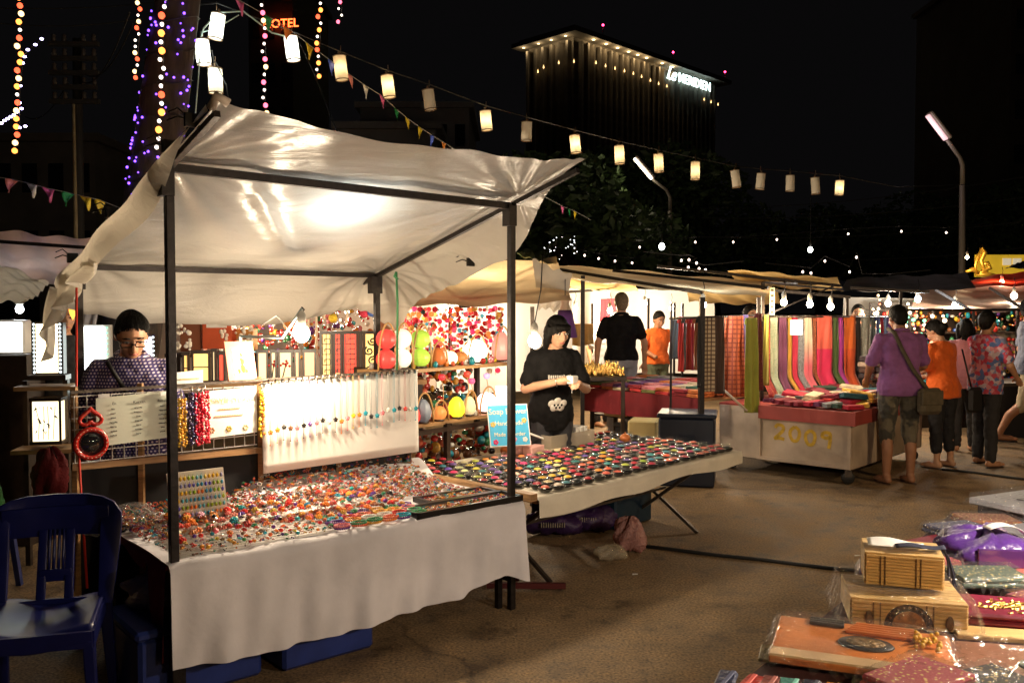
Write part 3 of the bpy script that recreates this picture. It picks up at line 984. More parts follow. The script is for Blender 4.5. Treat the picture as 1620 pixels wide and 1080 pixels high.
frame = thing('market_stall', 'dark steel pole frame of the jewellery stall under the plastic canopy', 'market stall', tuple(S1.p(0, 0)))
FZ, BZ = 2.165, 1.82
post_w = .034
for (x, y, z, lab) in ((0, 0, FZ, None), (1.78, 0, FZ - .02, None), (0, 1.35, BZ, None), (1.78, 1.35, BZ, None)):
    m = MB(); m.box(S1.p(x, y, z / 2), (post_w, post_w, z), S1.a); m.build('post', blk, frame, bevel=.003)
sl = (FZ - BZ) / 1.35
for a, b_, w in ((S1.p(0, 0, FZ), S1.p(1.78, 0, FZ - .02), .034), (S1.p(0, 1.35, BZ), S1.p(1.78, 1.35, BZ), .026),
                 (S1.p(0, -.5, FZ + .5 * sl), S1.p(0, 1.7, BZ - .35 * sl), .024), (S1.p(1.78, -.5, FZ + .5 * sl - .02), S1.p(1.78, 1.62, BZ - .27 * sl), .024)):
    m = MB(); m.bar(a - Vector((0, 0, .0)), b_, w); m.build('bar', blk, frame)
for (x, y, z) in ((1.78, 1.35, BZ - .06), (1.78, 0, FZ - .07), (0, 0, FZ - .06), (0, 1.35, BZ - .06)):
    m = MB(); m.box(S1.p(x - .012, y, z), (.075 if y else .05, .06, .11), S1.a); m.build('joint_sleeve', blk, frame)
# lower table rails
for a, b_ in ((S1.p(0, .0, .16), S1.p(0, .95, .16)), (S1.p(1.78, 0, .16), S1.p(1.78, .95, .16))):
    m = MB(); m.bar(a, b_, .024); m.build('bar', blk, frame)

# --- canopy sheet
canopy_m = sheet_mat('canopy_plastic', (.73, .685, .61), .26, .45, .26, .50, 4.0, (.80, .72, .58), aniso=(2.6, .55, .55), spec=.6, crinkle=.28, rot=R(25))


def smooth(e0, e1, x):
    t = max(0, min(1, (x - e0) / (e1 - e0))); return t * t * (3 - 2 * t)


def canopy(u, v):
    t = -.53 + v * 2.36          # depth
    s = -.10 + u * (1.90 + .33 * smooth(-.53, .45, t))          # along the front
    z = FZ - sl * t + .022
    # sag between the bars
    ws = max(0, min(1, s / 1.78))
    if 0 < t < 1.35: z -= .10 * math.sin(PI * t / 1.35) * math.sin(PI * ws) ** .8
    if t < 0: z -= .045 * math.sin(PI * ws) * (-t / .5) - .0
    # past the back bar it hangs
    if t > 1.35:
        d = t - 1.35
        z -= .22 * smooth(0, .5, d) * (.55 + .45 * math.sin(PI * ws))
        t = 1.35 + d * (1 - .35 * smooth(0, .45, d))
    # right flap droops
    if s > 1.78:
        e = s - 1.78
        k = smooth(-.35, .5, t)
        z -= e * e * 1.1 * (.25 + k)
    # left hem wraps over the bar and hangs outside it
    if s < 0:
        e = -s / .10
        k = smooth(-.5, .0, t)
        z -= e * .03
        s = -.03 * math.sin(e * PI * .5)
    # folds running in from the corners
    for (cx, cy, amp, f) in ((0, 0, .006, 15), (1.80, -.02, .0055, 23), (1.78, 1.35, .008, 17), (0, 1.35, .007, 13)):
        dx, dy = s - cx, t - cy
        r = math.hypot(dx, dy)
        if r > 1e-4:
            a = math.atan2(dy, dx)
            z += amp * (math.sin(a * f + r * 2.2) + .6 * math.sin(a * f * 1.7 + 1.3 + r * 4)) * math.exp(-r * 1.25) * min(1, r * 5)
    z += .008 * math.sin(s * 7 + t * 5) * math.sin(t * 4 + 1) + .0022 * math.sin(s * 23 - t * 14)
    z += .016 * math.exp(-((s - .32 - t * .75) / .05) ** 2) * smooth(0, .2, t) * (1 - smooth(.6, 1.0, t))
    return S1.p(s, t, z)


cn = thing('plastic_canopy', 'big translucent cream plastic canopy sheet over the jewellery stall', 'canopy', tuple(S1.p(0, 0, FZ)))
m = MB(); m.grid(190, 150, canopy); m.build('sheet', canopy_m, cn)


def hem(u, v):      # hem folded in over the left bar
    t = -.50 + u * 2.0
    L = .02 + .15 * smooth(-.5, .1, t) + .02 * math.sin(t * 7)
    return S1.p(-.024 - .045 * math.sin(PI * v) * smooth(-.5, 0, t) - .008 - .008 * math.sin(t * 9 + v * 5), t + .05 * v, FZ - sl * t + .026 - v * L)


m = MB(); m.grid(70, 14, hem); m.build('hem', canopy_m, cn)
# hem hanging at the back-left corner


def drape(u, v):
    a = S1.p(-.05, .88 + u * .72, FZ - sl * (.88 + u * .72) - .12 + .08 * u)
    z = -v * (.10 + .30 * u ** 2)
    f = .03 * math.sin(u * 19 + v * 3) * (.3 + v) + .02 * math.sin(u * 41)
    return a + S1.u * (-.05 * v - .03 * u + f) + Vector((0, 0, z + .02 * math.sin(u * 13)))


m = MB(); m.grid(50, 20, drape); m.build('corner_drape', canopy_m, cn)
m = MB()
m.tube([S1.p(-.02, -.5, FZ + .5 * sl + .02), S1.p(-.02, -.55, FZ + .5 * sl + .05), S1.p(.02, -.55, FZ + .5 * sl + .03)], .018, 7)
m.build('corner_tie', M('tape', (.6, .5, .4), .5), cn)
for k, (x, y) in enumerate(((0, -.36), (0, -.12), (0, .62), (0, 1.30), (2.10, .72))):
    z = FZ - sl * y + (.0 if x < 1 else -.12)
    m = MB(); c = S1.p(x - .04, y, z + .03)
    m.box(c, (.05, .018, .05), S1.a); m.tube([c, c + Vector((-.05, 0, .045)), c + Vector((-.085, 0, .03))], .003, 5)
    m.tube([c, c + Vector((-.05, 0, .015)), c + Vector((-.09, 0, .0))], .003, 5)
    m.build('binder_clip', M('clip_black', (.02, .018, .016), .35, .5), cn)

# --- table and cloths
tb = thing('jewellery_table', 'low jewellery table with steel legs under the white cloth', 'table', tuple(S1.p(0, 0)))
m = MB(); m.box(S1.p(.89, TD / 2, TZ - .02), (1.82, TD + .02, .03), S1.a); m.build('tabletop', wood_m, tb)
for x, y in ((.04, .05), (1.74, .06), (.04, .9), (1.74, .9)):
    m = MB(); m.box(S1.p(x, y, (TZ - .04) / 2), (.03, .03, TZ - .04), S1.a); m.build('leg', blk, tb)

cloth_m = M('white_cloth', (.74, .715, .75), .85, var=.16, vs=3.0, bump=.30, bs=9, sheen=.15, detail=8)
maroon = M('maroon_cloth', (.16, .008, .014), .85, var=.2, vs=6, bump=.2)


def front_drop(x, f):
    a = .003 + .020 * f
    return a * (.55 * math.sin(x * 11 + .8 + f) + .5 * math.sin(x * 27 + 2 - f * 2) + .3 * math.sin(x * 47 + 3 * f) + .35 * math.sin(x * 5 + f * 2)) - .02 * f


def wcloth(u, v):
    x = -.035 + u * (TL + .06)
    L1 = .415 + .02 * math.sin(x * 2.3) - .035 * smooth(1.35, 1.55, x) + .06 * smooth(1.66, 1.85, x)
    tot = TD + .04 + L1
    q = v * tot
    if q < TD + .04:
        y = TD + .0 - q
        return S1.p(x, y - .0, TZ + .006 + .004 * math.sin(x * 17 + y * 9) + .10 * smooth(.72, .95, y) * smooth(.5, .8, x))
    f = q - TD - .04
    bend = min(1, f / .03)
    return S1.p(x, -.045 - .016 * bend + front_drop(x, f / .41) - .02 * f, TZ + .004 - f)


m = MB(); m.grid(130, 74, wcloth)
tag(m.build('white_tablecloth', cloth_m), 'long white cloth hanging down the front of the jewellery table', 'tablecloth')


def mcloth(u, v):      # maroon under-cloth on the left side
    y = -.025 + u * .93
    L1 = .045 + .36 * (1 - smooth(.04, .22, y)) + .05 * smooth(.2, .25, y) * (1 - smooth(.25, .4, y)) + .015 * math.sin(y * 20)
    f = v * L1
    return S1.p(-.042 - .02 * f + .012 * math.sin(y * 30) * f * 4, y, TZ + .004 - f)


m = MB(); m.grid(46, 12, mcloth)
tag(m.build('maroon_tablecloth', maroon), 'maroon under cloth showing along the left table edge', 'tablecloth')


def mcloth2(u, v):
    y = -.0 + u * .3
    return S1.p(TL + .035 + .01 * math.sin(u * 9), y, TZ - .02 - v * .42 - .02 * math.sin(u * 6))


m = MB(); m.grid(14, 12, mcloth2)
tag(m.build('red_tablecloth', M('red_cloth', (.30, .012, .014), .85, var=.2)), 'red under cloth at the right end of the jewellery table', 'tablecloth')

BY_ = .86
# --- bead colours
BC = [('red', (.55, .03, .02)), ('orange', (.75, .22, .03)), ('turquoise', (.02, .32, .42)), ('amber', (.70, .36, .05)), ('green', (.04, .25, .10)), ('blue', (.03, .10, .42)),
      ('purple', (.12, .03, .22)), ('pink', (.75, .22, .25)), ('black', (.015, .013, .013)), ('white', (.75, .70, .62)), ('brown', (.22, .08, .03)), ('coral', (.75, .16, .08)), ('yellow', (.75, .55, .04))]
glass_bead = M('glass_bead', objcol=True, rough=.12, coat=.6)
wire_m = M('silver_wire', (.62, .58, .5), .28, 1.0)

# ring display pads (white ribbed foam)
foam = M('white_foam', (.84, .81, .76), .8)
for lab, x0, x1, y0, y1 in (('white ribbed foam ring pad at the front left of the jewellery table', .03, .74, .0, .34), ('white ribbed foam pad under the heaped rings, middle of table', .10, 1.25, .36, .72)):
    t = thing('ring_pad', lab, 'display pad', tuple(S1.p(x0, y0, TZ)))
    n = int((y1 - y0) / .034)
    for k in range(n):
        y = y0 + .017 + k * .034
        m = MB(); rr_ = .008 if y0 < .1 else .0165; m.tube([S1.p(x0, y, TZ + .004 + rr_), S1.p(x1, y, TZ + .004 + rr_)], rr_, 8); m.build('foam_roll', foam, t)

# rings: two prototypes


def ring_proto(kind):
    r = thing('ring', 'ring', 'ring', (0, 0, 0))
    m = MB(); m.torus((0, 0, .006), .0105, .0011, 14, 4, M=Matrix.Rotation(PI / 2, 4, 'X')); m.build('band', wire_m, r)
    m = MB()
    if kind == 0:
        for k in range(5):
            a = 2 * PI * k / 5
            m.ball((math.cos(a) * .0085, math.sin(a) * .0085, .020), .0058, 7, 5, (1, 1, .8))
        m.ball((0, 0, .0235), .0055, 7, 5)
    elif kind == 1:
        for k in range(7):
            a = 2 * PI * k / 7
            m.ball((math.cos(a) * .012, math.sin(a) * .012, .021), .0062, 6, 4)
        for k in range(4):
            a = 2 * PI * k / 4 + .4
            m.ball((math.cos(a) * .006, math.sin(a) * .006, .0275), .0062, 6, 4)
    else:
        m.ball((0, 0, .024), .0115, 9, 7, (1, 1, .85))
    m.build('bead_flower', glass_bead, r)
    return Proto(r)


RP = [ring_proto(0), ring_proto(1), ring_proto(2)]
rings = 0
rowpos = {}
for row in range(17):
    y = .012 + row * .036
    front = row < 5
    n = 15 if row < 4 else 18
    for k in range(n):
        x = .05 + (k + .5) * ((.70 if row < 4 else 1.16) / n) + U(-.012, .012)
        if row >= 4: x += .06 * (row / 10)
        if row < 4 and U(0, 1) < .18: continue
        kind = rnd.choice((0, 0, 2)) if front else rnd.choice((0, 1, 1, 1, 2))
        s = U(.7, .95) if front else U(.85, 1.2)
        cn_, c = BC[rnd.choice((0, 0, 0, 1, 1, 2, 3, 3, 4, 6, 7, 8, 9, 10, 10, 11, 11))]
        rowpos[row] = rowpos.get(row, 0) + 1
        zz = TZ + (.015 if row < 9 else .032) + (0 if front else U(0, .012))
        RP[kind].put(S1.p(x, y + U(-.008, .008), zz), U(0, PI), '%s beaded ring on the jewellery table, %s from left in %s row from front' % (cn_, nth(rowpos[row]), nth(row + 1)),
                     'beaded rings on the jewellery table', s, tuple(max(0, q * U(.7, 1.3)) for q in c), rot=(U(-.5, .5), U(-.5, .5), U(0, PI)))
        rings += 1

# the heap of smaller bead jewellery nobody could count: one stuff object per table
BCOLS = [c for _, c in BC]
bead_mats = [M('bead_%s' % n, tuple(q * .62 for q in c), .14, coat=.6) for n, c in BC]


def heap(name, label, pts, sz):
    m = MB()
    for p in pts:
        m.cur = rnd.choice((0, 0, 0, 1, 1, 2, 4, 6, 8, 9, 9, 10, 10, 11, 11, 3, 3, 7))
        s = sz * U(.7, 1.35)
        k = rnd.random()
        if k < .6:
            for j in range(5):
                a = 2 * PI * j / 5 + U(0, 1)
                m.ball(p + Vector((math.cos(a) * s, math.sin(a) * s, U(-.2, .2) * s)), s * .62, 5, 3)
            m.ball(p + Vector((0, 0, s * .6)), s * .55, 5, 3)
        elif k < .85:
            MM = Euler((U(-.9, .9), U(-.9, .9), 0)).to_matrix().to_4x4()
            n_ = 9
            for j in range(n_):
                a = 2 * PI * j / n_
                m.ball(p + MM @ Vector((math.cos(a) * s * 1.5, math.sin(a) * s * 1.5, .004)), s * .52, 5, 3)
        else:
            m.ball(p + Vector((0, 0, s * .4)), s, 8, 5)
    return tag(m.build(name, bead_mats), label, 'jewellery', kind='stuff')


pts = []
for k in range(3700):
    x = U(.0, 1.72); y = U(.22, .88)
    if x < .6 and y < .30: continue
    if x < .6 and y < .42 and U(0, 1) < .5: continue
    if x > 1.05 and y < .33: continue
    pts.append(S1.p(x, y, TZ + .026 + .045 * smooth(.3, .8, y) * U(.2, 1) + .10 * smooth(.72, .95, y) * smooth(.5, .8, x)))
heap('bead_jewellery_heap', 'dense heap of tiny multicoloured bead rings and clips on white table', pts, .0060)
# small loose glass charms standing on the front foam
m = MB()
for k in range(240):
    m.cur = rnd.randrange(len(bead_mats)); p = S1.p(U(.02, 1.0), U(-.02, .30), TZ + .018)
    s = U(.002, .0045)
    for j in range(3): m.ball(p + Vector((U(-1, 1) * s * 1.4, U(-1, 1) * s * 1.4, U(0, 1) * s)), s, 5, 4)
tag(m.build('loose_charms', bead_mats), 'tiny loose glass charms scattered along the front of the white table', 'jewellery', kind='stuff')

# bracelets laid in rows at the front, right of the pads
bp = thing('bracelet', 'bracelet', 'bracelet', (0, 0, 0))
m = MB()
for k in range(22):
    a = 2 * PI * k / 22
    m.ball((math.cos(a) * .036, math.sin(a) * .026, .009), .0062, 6, 4)
m.build('bead_loop', glass_bead, bp)
BP = Proto(bp)
for row in range(4):
    for k in range(6):
        for lay in range(2):
            cn_, c = BC[rnd.choice((0, 1, 2, 3, 4, 6, 7, 9, 11))]
            BP.put(S1.p(.77 + k * .085 + U(-.008, .008) + row * .012, .01 + row * .062 + U(-.006, .006), TZ + .010 + lay * .012), S1.a + U(-.2, .2),
                   '%s bead bracelet, %s in its pile, %s pile from left, %s row from front' % (cn_, ('lower', 'upper')[lay], nth(k + 1), nth(row + 1)), 'bead bracelets at the front of the jewellery table', 1, c)

# two black framed trays
for lab, x0, x1, y0, y1 in (('black framed tray of bead rings at the front right of jewellery table', 1.16, 1.82, -.03, .13), ('small black framed tray behind the front tray, right end of jewellery table', 1.36, 1.80, .15, .29)):
    t = thing('jewellery_tray', lab, 'tray', tuple(S1.p(x0, y0, TZ)))
    m = MB(); m.box(S1.p((x0 + x1) / 2, (y0 + y1) / 2, TZ + .012), (x1 - x0 - .03, y1 - y0 - .03, .008), S1.a); m.build('base', foam, t)
    for (a, b_, c_, d_) in ((x0, y0, x1, y0), (x0, y1, x1, y1), (x0, y0, x0, y1), (x1, y0, x1, y1)):
        m = MB(); A = S1.p(a, b_, TZ + .018); B = S1.p(c_, d_, TZ + .018)
        e = (B - A).normalized() * .009
        m.bar(A - e, B + e, .018, .032); m.build('rim', M('tray_black', (.012, .01, .01), .3), t)
    pts = []
    for r_ in range(int((y1 - y0 - .03) / .022)):
        for k in range(int((x1 - x0 - .03) / .022)):
            pts.append(S1.p(x0 + .025 + k * .022, y0 + .025 + r_ * .022, TZ + .022))
    heap('bead_rings', 'rows of tiny bead rings filling the %s' % ('front black tray' if y0 < 0 else 'rear black tray'), pts, .0072)

# earring card
EC = S1.p(.17, .52, TZ + .03)
t = thing('earring_card', 'white card with rows of bright glass earrings beside the left post', 'earring card', tuple(EC))
cdir = S1.u; cu_ = (S1.v * .25 + Vector((0, 0, 1))).normalized()
m = MB(); m.prism([EC, EC + cdir * .27, EC + cdir * .27 + cu_ * .235, EC + cu_ * .235], S1.v * .006); m.build('card', M('card_stock', (.62, .55, .45), .7, var=.15), t)
eb = MB(); eb.ball((0, 0, 0), .0085, 7, 5, (.8, .8, 1.25)); eb.tube([(0, 0, .009), (0, .002, .018)], .0012, 4)
eo = eb.build('earring', glass_bead); eo.parent = t; e1 = True
ECOL = [(.8, .5, .03), (.75, .2, .03), (.05, .3, .5), (.3, .45, .04), (.12, .10, .5), (.3, .3, .55), (.1, .4, .5)]
for r_ in range(6):
    cc = None
    for k in range(13):
        if k % 2 == 0: cc = rnd.choice(ECOL)
        o = eo if e1 else eo.copy()
        if not e1: COL.objects.link(o)
        e1 = False
        o.location = EC + cdir * (.018 + k * .0195) + cu_ * (.205 - r_ * .034) - S1.v * .012 - Vector(t.location)
        o.color = (*cc, 1)

# clear plastic bag of clips, back left
film = film_mat('clear_film')
c0 = S1.p(-.02, .66, TZ + .02)
t = thing('plastic_bag', 'clear plastic bag of hair clips at the back left of the table', 'plastic bag', tuple(c0))


def bag(c, sx, sy, sz, seed, M_=None):
    rr = random.Random(seed)
    ph = [rr.uniform(0, 6) for _ in range(6)]

    def fn(u, v):
        a = u * 2 * PI; t_ = v * PI
        r = 1 + .16 * math.sin(a * 3 + ph[0]) * math.sin(t_ * 2 + ph[1]) + .10 * math.sin(a * 7 + ph[2] + t_ * 3) + .07 * math.sin(a * 13 + t_ * 9 + ph[3])
        p = Vector((math.cos(a) * math.sin(t_) * r * sx, math.sin(a) * math.sin(t_) * r * sy, max(-.75, math.cos(t_)) * r * sz + sz * .75))
        return Vector(c) + ((M_ @ p) if M_ is not None else p)
    return fn


m = MB(); m.grid(46, 26, bag(c0, .17, .16, .055, 3)); m.build('film', film, t)
m = MB()
for k in range(70):
    m.cur = rnd.randrange(len(bead_mats)); s = U(.006, .012)
    q = c0 + Vector((U(-.13, .13), U(-.12, .12), U(.01, .05)))
    m.torus(q, s * 1.6, s * .5, 8, 4, M=Euler((U(-1, 1), U(-1, 1), 0)).to_matrix().to_4x4())
o = m.build('clips', bead_mats, t)

rack_shade_m = M('rack_shade_black', (.012, .011, .012), .9)  # black sheet put in for the shade under the rack; also hides the legs
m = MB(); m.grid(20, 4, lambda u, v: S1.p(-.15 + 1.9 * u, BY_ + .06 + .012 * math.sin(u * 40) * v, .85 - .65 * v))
tag(m.build('rack_shade_panel', rack_shade_m), 'black sheet standing in for the shade below the display rack rail', 'cloth')
# --- display wall behind the table: rails, wire grid, signs, necklace board
BY = .86
dsp = thing('display_rack', 'wooden and wire display rack standing behind the jewellery table', 'display rack', tuple(S1.p(-.15, BY)))
for a, b_, w, mt in ((S1.p(-.16, BY + .03, .865), S1.p(1.75, BY + .03, .835), .03, wood_m), (S1.p(-.16, BY + .03, 1.215), S1.p(1.75, BY + .03, 1.235), .014, steel)):
    m = MB(); m.bar(a, b_, w); m.build('rail', mt, dsp)
for x in (-.14, .16, .78, 1.25, 1.73):
    m = MB(); m.bar(S1.p(x, BY + .045, 0), S1.p(x, BY + .045, 1.24), .024); m.build('upright', wood_m if x != 1.73 else steel, dsp)
gm = M('grid_wire_white', (.65, .62, .58), .4, .3)
for k in range(17):
    x = -.15 + k * .055
    m = MB(); m.bar(S1.p(x, BY + .01, .885), S1.p(x, BY + .01, 1.20), .004); m.build('grid_wire', gm, dsp)
for k in range(7):
    z = .885 + k * .052
    m = MB(); m.bar(S1.p(-.16, BY + .014, z), S1.p(.745, BY + .014, z), .004); m.build('grid_wire', gm, dsp)

paper = M('paper_white', (.82, .81, .76), .7)
paperg = M('paper_greenish', (.70, .74, .62), .6)
ink = M('ink_dark', (.04, .04, .04), .7)
ink_o = M('ink_orange', (.85, .45, .22), .7)
SM = face_mat(S1.u)


def sign(name, label, x0, x1, z0, z1, y, mat, tilt=0.0):
    t = thing(name, label, 'sign', tuple(S1.p(x0, y, z0)))
    m = MB()
    A = S1.p(x0, y, z0); B = S1.p(x1, y, z0 + tilt); C = S1.p(x1, y, z1 + tilt); D = S1.p(x0, y, z1)
    m.prism([A, B, C, D], S1.v * .005)
    global sh_
    sh_ = m.build('sheet', mat, t)
    return t


t = sign('price_chart', 'pale green printed chart with three columns clipped to wire grid', -.06, .30, .955, 1.185, BY - .012, paperg, .015)
for k, hd in enumerate(('En', 'Korean', 'Russian')):
    text_mesh('chart_heading', hd, ink, sh_, S1.p(.02 + k * .115, BY - .018, 1.155), SM, .019, .0005)
    for r_ in range(7):
        w = U(.02, .045)
        m = MB(); z = 1.128 - r_ * .021
        for q in range(int(w / .006)):
            m.box(S1.p(.02 + k * .115 - w / 2 + q * .006, BY - .0155, z + U(-.001, .001)), (.0042, .002, U(.003, .006)), S1.a)
        m.build('chart_line', ink, sh_)
m = MB(); m.box(S1.p(.255, BY - .03, 1.19), (.05, .01, .02), S1.a); m.box(S1.p(-.03, BY - .03, 1.195), (.05, .01, .02), S1.a); m.build('clip', wire_m, t)
t = sign('stone_sign', 'overexposed white sign with faint orange heading beside necklace board', .44, .735, .945, 1.185, BY - .014, paper, .01)
text_mesh('sign_heading', 'POWER STONE', ink_o, sh_, S1.p(.59, BY - .0205, 1.135), SM, .036, .0005)
for z, w in ((1.09, .12), (1.055, .16)):
    m = MB()
    for q in range(int(w / .009)): m.box(S1.p(.59 - w / 2 + q * .009, BY - .0175, z), (.006, .002, .007), S1.a)
    m.build('sign_line', ink_o, sh_)
for x, c in ((.49, (.6, .35, .2)), (.58, (.6, .45, .1)), (.67, (.65, .5, .3))):
    m = MB()
    for q in range(6):
        a = q * PI / 3
        m.ball(S1.p(x + .011 * math.cos(a), BY - .017, .985 + .011 * math.sin(a)), .007, 6, 4, (1, .3, 1))
    m.build('sign_picture', M('sign_pic_%d' % int(x * 100), c, .7), t)
t = sign('small_card', 'small white card leaning above the red bead strands', .33, .47, 1.20, 1.285, BY + .04, paper, .008)
m = MB(); m.box(S1.p(.40, BY + .036, 1.25), (.10, .003, .006), S1.a); m.build('card_line', ink_o, t)

# hanging bead strands
SC = [(.275, (.62, .55, .42), 'silver beige', 2), (.345, (.72, .28, .04), 'orange amber', 3), (.415, (.70, .24, .03), 'deep orange', 2), (.455, (.07, .05, .12), 'dark purple', 3), (.495, (.55, .02, .05), 'crimson', 3), (.535, (.62, .03, .06), 'red', 3), (.405, (.6, .4, .1), 'golden', 2)]
SC = [(.285, (.62, .55, .42), 'silver beige', 2, 1.20), (.335, (.72, .28, .04), 'orange amber', 3, 1.17), (.385, (.06, .04, .11), 'dark purple', 3, 1.195), (.418, (.55, .02, .05), 'crimson', 3, 1.19), (.452, (.62, .03, .05), 'bright red', 3, 1.20),
      (.752, (.75, .38, .04), 'amber yellow', 2, 1.19)]
for k, (x, c, nm, ns, zt) in enumerate(SC):
    t = thing('bead_strand', '%s bead strands hanging from the wire grid' % nm, 'bead strands', tuple(S1.p(x, BY - .03, zt)), 'bead strands on the wire grid')
    m = MB(); m.tube([S1.p(x, BY, zt + .01), S1.p(x, BY - .03, zt + .02), S1.p(x, BY - .035, zt - .01)], .004, 5); m.build('hook', wire_m, t)
    for s in range(ns):
        m = MB(); zz = zt - .015
        while zz > .92:
            r = U(.006, .011)
            m.ball(S1.p(x + (s - (ns - 1) / 2) * .015 + U(-.004, .004), BY - .035 + U(-.006, .006), zz), r, 7, 5); zz -= r * 1.7
        o = m.build('strand', glass_bead, t); o.color = (*[q * U(.7, 1.3) for q in c], 1)

# necklace board with its necklaces
NB0, NB1, NZ0, NZ1 = .755, 1.735, .735, 1.215
t = thing('necklace_board', 'large white board hung with a row of necklaces', 'display board', tuple(S1.p(NB0, BY, NZ0)))
nb_m = M('board_white', (.86, .83, .78), .7, var=.04, vs=5)


def board(u, v):
    x = NB0 + u * (NB1 - NB0); z = NZ0 + .018 * u + v * (NZ1 - NZ0)
    return S1.p(x, BY - .035 + .006 * math.sin(u * 5 + 1) - .012 * (1 - v), z)


m = MB(); m.grid(30, 10, board); m.build('panel', nb_m, t, solid=.006)
m = MB(); m.tube([S1.p(NB0, BY - .045, NZ1 + .008), S1.p(NB1, BY - .045, NZ1 + .026)], .005, 6); m.build('hang_rail', wire_m, t)
NC = ['orange', 'amber', 'black', 'brown', 'pink', 'black', 'purple', 'pink', 'black', 'white', 'black', 'orange', 'pink', 'yellow', 'orange', 'turquoise', 'black', 'turquoise', 'pink', 'white', 'turquoise', 'black', 'red', 'white', 'turquoise']
BCD = dict(BC)
nn = len(NC)
for k, cname in enumerate(NC):
    x = NB0 + .03 + k * ((NB1 - NB0 - .06) / (nn - 1)); zt = NZ1 + .014 * k / nn
    c = BCD[cname]
    zp = .965 + .055 * (k / nn) + U(-.015, .015)
    yb = BY - .062 - U(0, .006)
    t = thing('necklace', '%s necklace with flower pendant, %s from the left on the white board' % (cname, nth(k + 1)), 'necklace', tuple(S1.p(x, yb, zt)), 'necklaces on the white board')
    cm = M('cord_%s' % cname, tuple(.35 * q + .12 for q in c), .6)
    for s in (-1, 1):
        m = MB(); m.tube([S1.p(x + s * .003, yb, zt + .008), S1.p(x + s * .006, yb, (zt + zp) / 2), S1.p(x + s * .002, yb, zp)], .0013, 4); m.build('cord', cm, t)
    m = MB()
    for j in range(5):
        a = 2 * PI * j / 5 + .3
        m.ball(S1.p(x + .0085 * math.cos(a), yb - .004, zp + .0085 * math.sin(a)), .0066, 6, 5)
    m.ball(S1.p(x, yb - .009, zp), .005, 6, 5)
    o = m.build('pendant', glass_bead, t); o.color = (*c, 1)
    m = MB(); m.tube([S1.p(x, yb, zp - .01), S1.p(x, yb, zp - .065)], .0012, 4); m.ball(S1.p(x, yb, zp - .068), .004, 6, 4)
    o = m.build('drop', glass_bead, t); o.color = (*c, 1)
    m = MB(); m.box(S1.p(x, yb + .008, zt + .006), (.008, .014, .022), S1.a); m.tube([S1.p(x - .006, yb, zt + .02), S1.p(x, yb, zt + .008), S1.p(x + .006, yb, zt + .02)], .0018, 4)
    m.build('clip', M('clip_dark', (.08, .07, .06), .3, .8), t)

# round mirror with heart shaped handle
MC = S1.p(-.105, BY - .09, .985)
t = thing('hand_mirror', 'round red framed mirror with heart shaped top', 'mirror', tuple(MC))
mr = face_mat(S1.u).to_4x4()
redp = M('red_plastic', (.60, .025, .015), .25, coat=.4, var=.15, vs=60)
m = MB(); m.torus(MC, .066, .012, 28, 8, M=mr); m.build('frame', redp, t)
m = MB(); m.lathe([(0, -.003), (.06, -.003), (.06, .003), (0, .003)], 28, MC, M=mr); m.build('glass', M('mirror_glass', (.02, .02, .022), .04, 0, spec=1.0), t)
hp = []
for k in range(25):
    a = 2 * PI * k / 24
    hx = 16 * math.sin(a) ** 3; hz = 13 * math.cos(a) - 5 * math.cos(2 * a) - 2 * math.cos(3 * a) - math.cos(4 * a)
    hp.append(MC + S1.u * (hx * .0030) + Vector((0, 0, .118 - hz * .0026 + .0)))
m = MB(); m.tube(hp, .0095, 7); m.build('handle', redp, t)
m = MB()
for k in range(24):
    a = 2 * PI * k / 24
    m.ball(MC + mr @ Vector((.066 * math.cos(a), .066 * math.sin(a), .0125)), .003, 5, 4)
m.build('studs', M('pale_stud', (.9, .55, .45), .3), t)
# red cord hanging down the left
m = MB(); m.tube([at(121, 455, 4.25), at(121, 640, 4.2), at(127, 760, 4.1), at(138, 930, 4.0)], .006, 6)
tag(m.build('red_rope', M('red_cord', (.6, .03, .015), .5)), 'thin red rope hanging down at the left of the stall', 'rope')
m = MB(); m.tube([at(627, 430, 5.4), at(629, 480, 5.4), at(628, 590, 5.38)], .007, 6); m.tube([at(627, 430, 5.4), at(624, 437, 5.4), at(630, 442, 5.4)], .008, 6)
tag(m.build('green_rope', M('green_rope', (.03, .16, .06), .7)), 'dark green rope hanging from the right canopy bar', 'rope')
# framed picture standing on the rack
PC = S1.p(.62, BY + .07, 1.225)
t = thing('picture_frame', 'salmon framed small picture with blue ground and yellow green figure', 'picture', tuple(PC))
lean = (Vector((0, 0, 1)) + S1.v * .16 + S1.u * -.05).normalized()


def pf(a, b_): return PC + S1.u * a + lean * b_


rim = M('salmon_frame', (.75, .22, .12), .5)
for (a0, b0, a1, b1) in ((0, 0, .155, .026), (0, .184, .155, .21), (0, .026, .024, .184), (.131, .026, .155, .184)):
    m = MB(); m.prism([pf(a0, b0), pf(a1, b0), pf(a1, b1), pf(a0, b1)], S1.v * .012); m.build('frame_bar', rim, t)
m = MB(); m.prism([pf(.024, .026), pf(.131, .026), pf(.131, .184), pf(.024, .184)], S1.v * .006); m.build('mount', M('mount_yellow', (.8, .6, .15), .6), t)
m = MB(); m.prism([pf(.036, .032) - S1.v * .002, pf(.119, .032) - S1.v * .002, pf(.119, .17) - S1.v * .002, pf(.036, .17) - S1.v * .002], S1.v * .004); m.build('print', M('print_blue', (.12, .35, .75), .5, var=.3, vs=25), t)
m = MB()
for (a, b_, r) in ((.078, .06, .024), (.078, .10, .02), (.078, .135, .012), (.058, .05, .014), (.098, .05, .014)):
    m.ball(pf(a, b_) - S1.v * .003, r, 8, 6, (1, .15, 1), M=None)
m.build('printed_figure', M('print_green', (.45, .6, .12), .6, var=.3, vs=60), t)

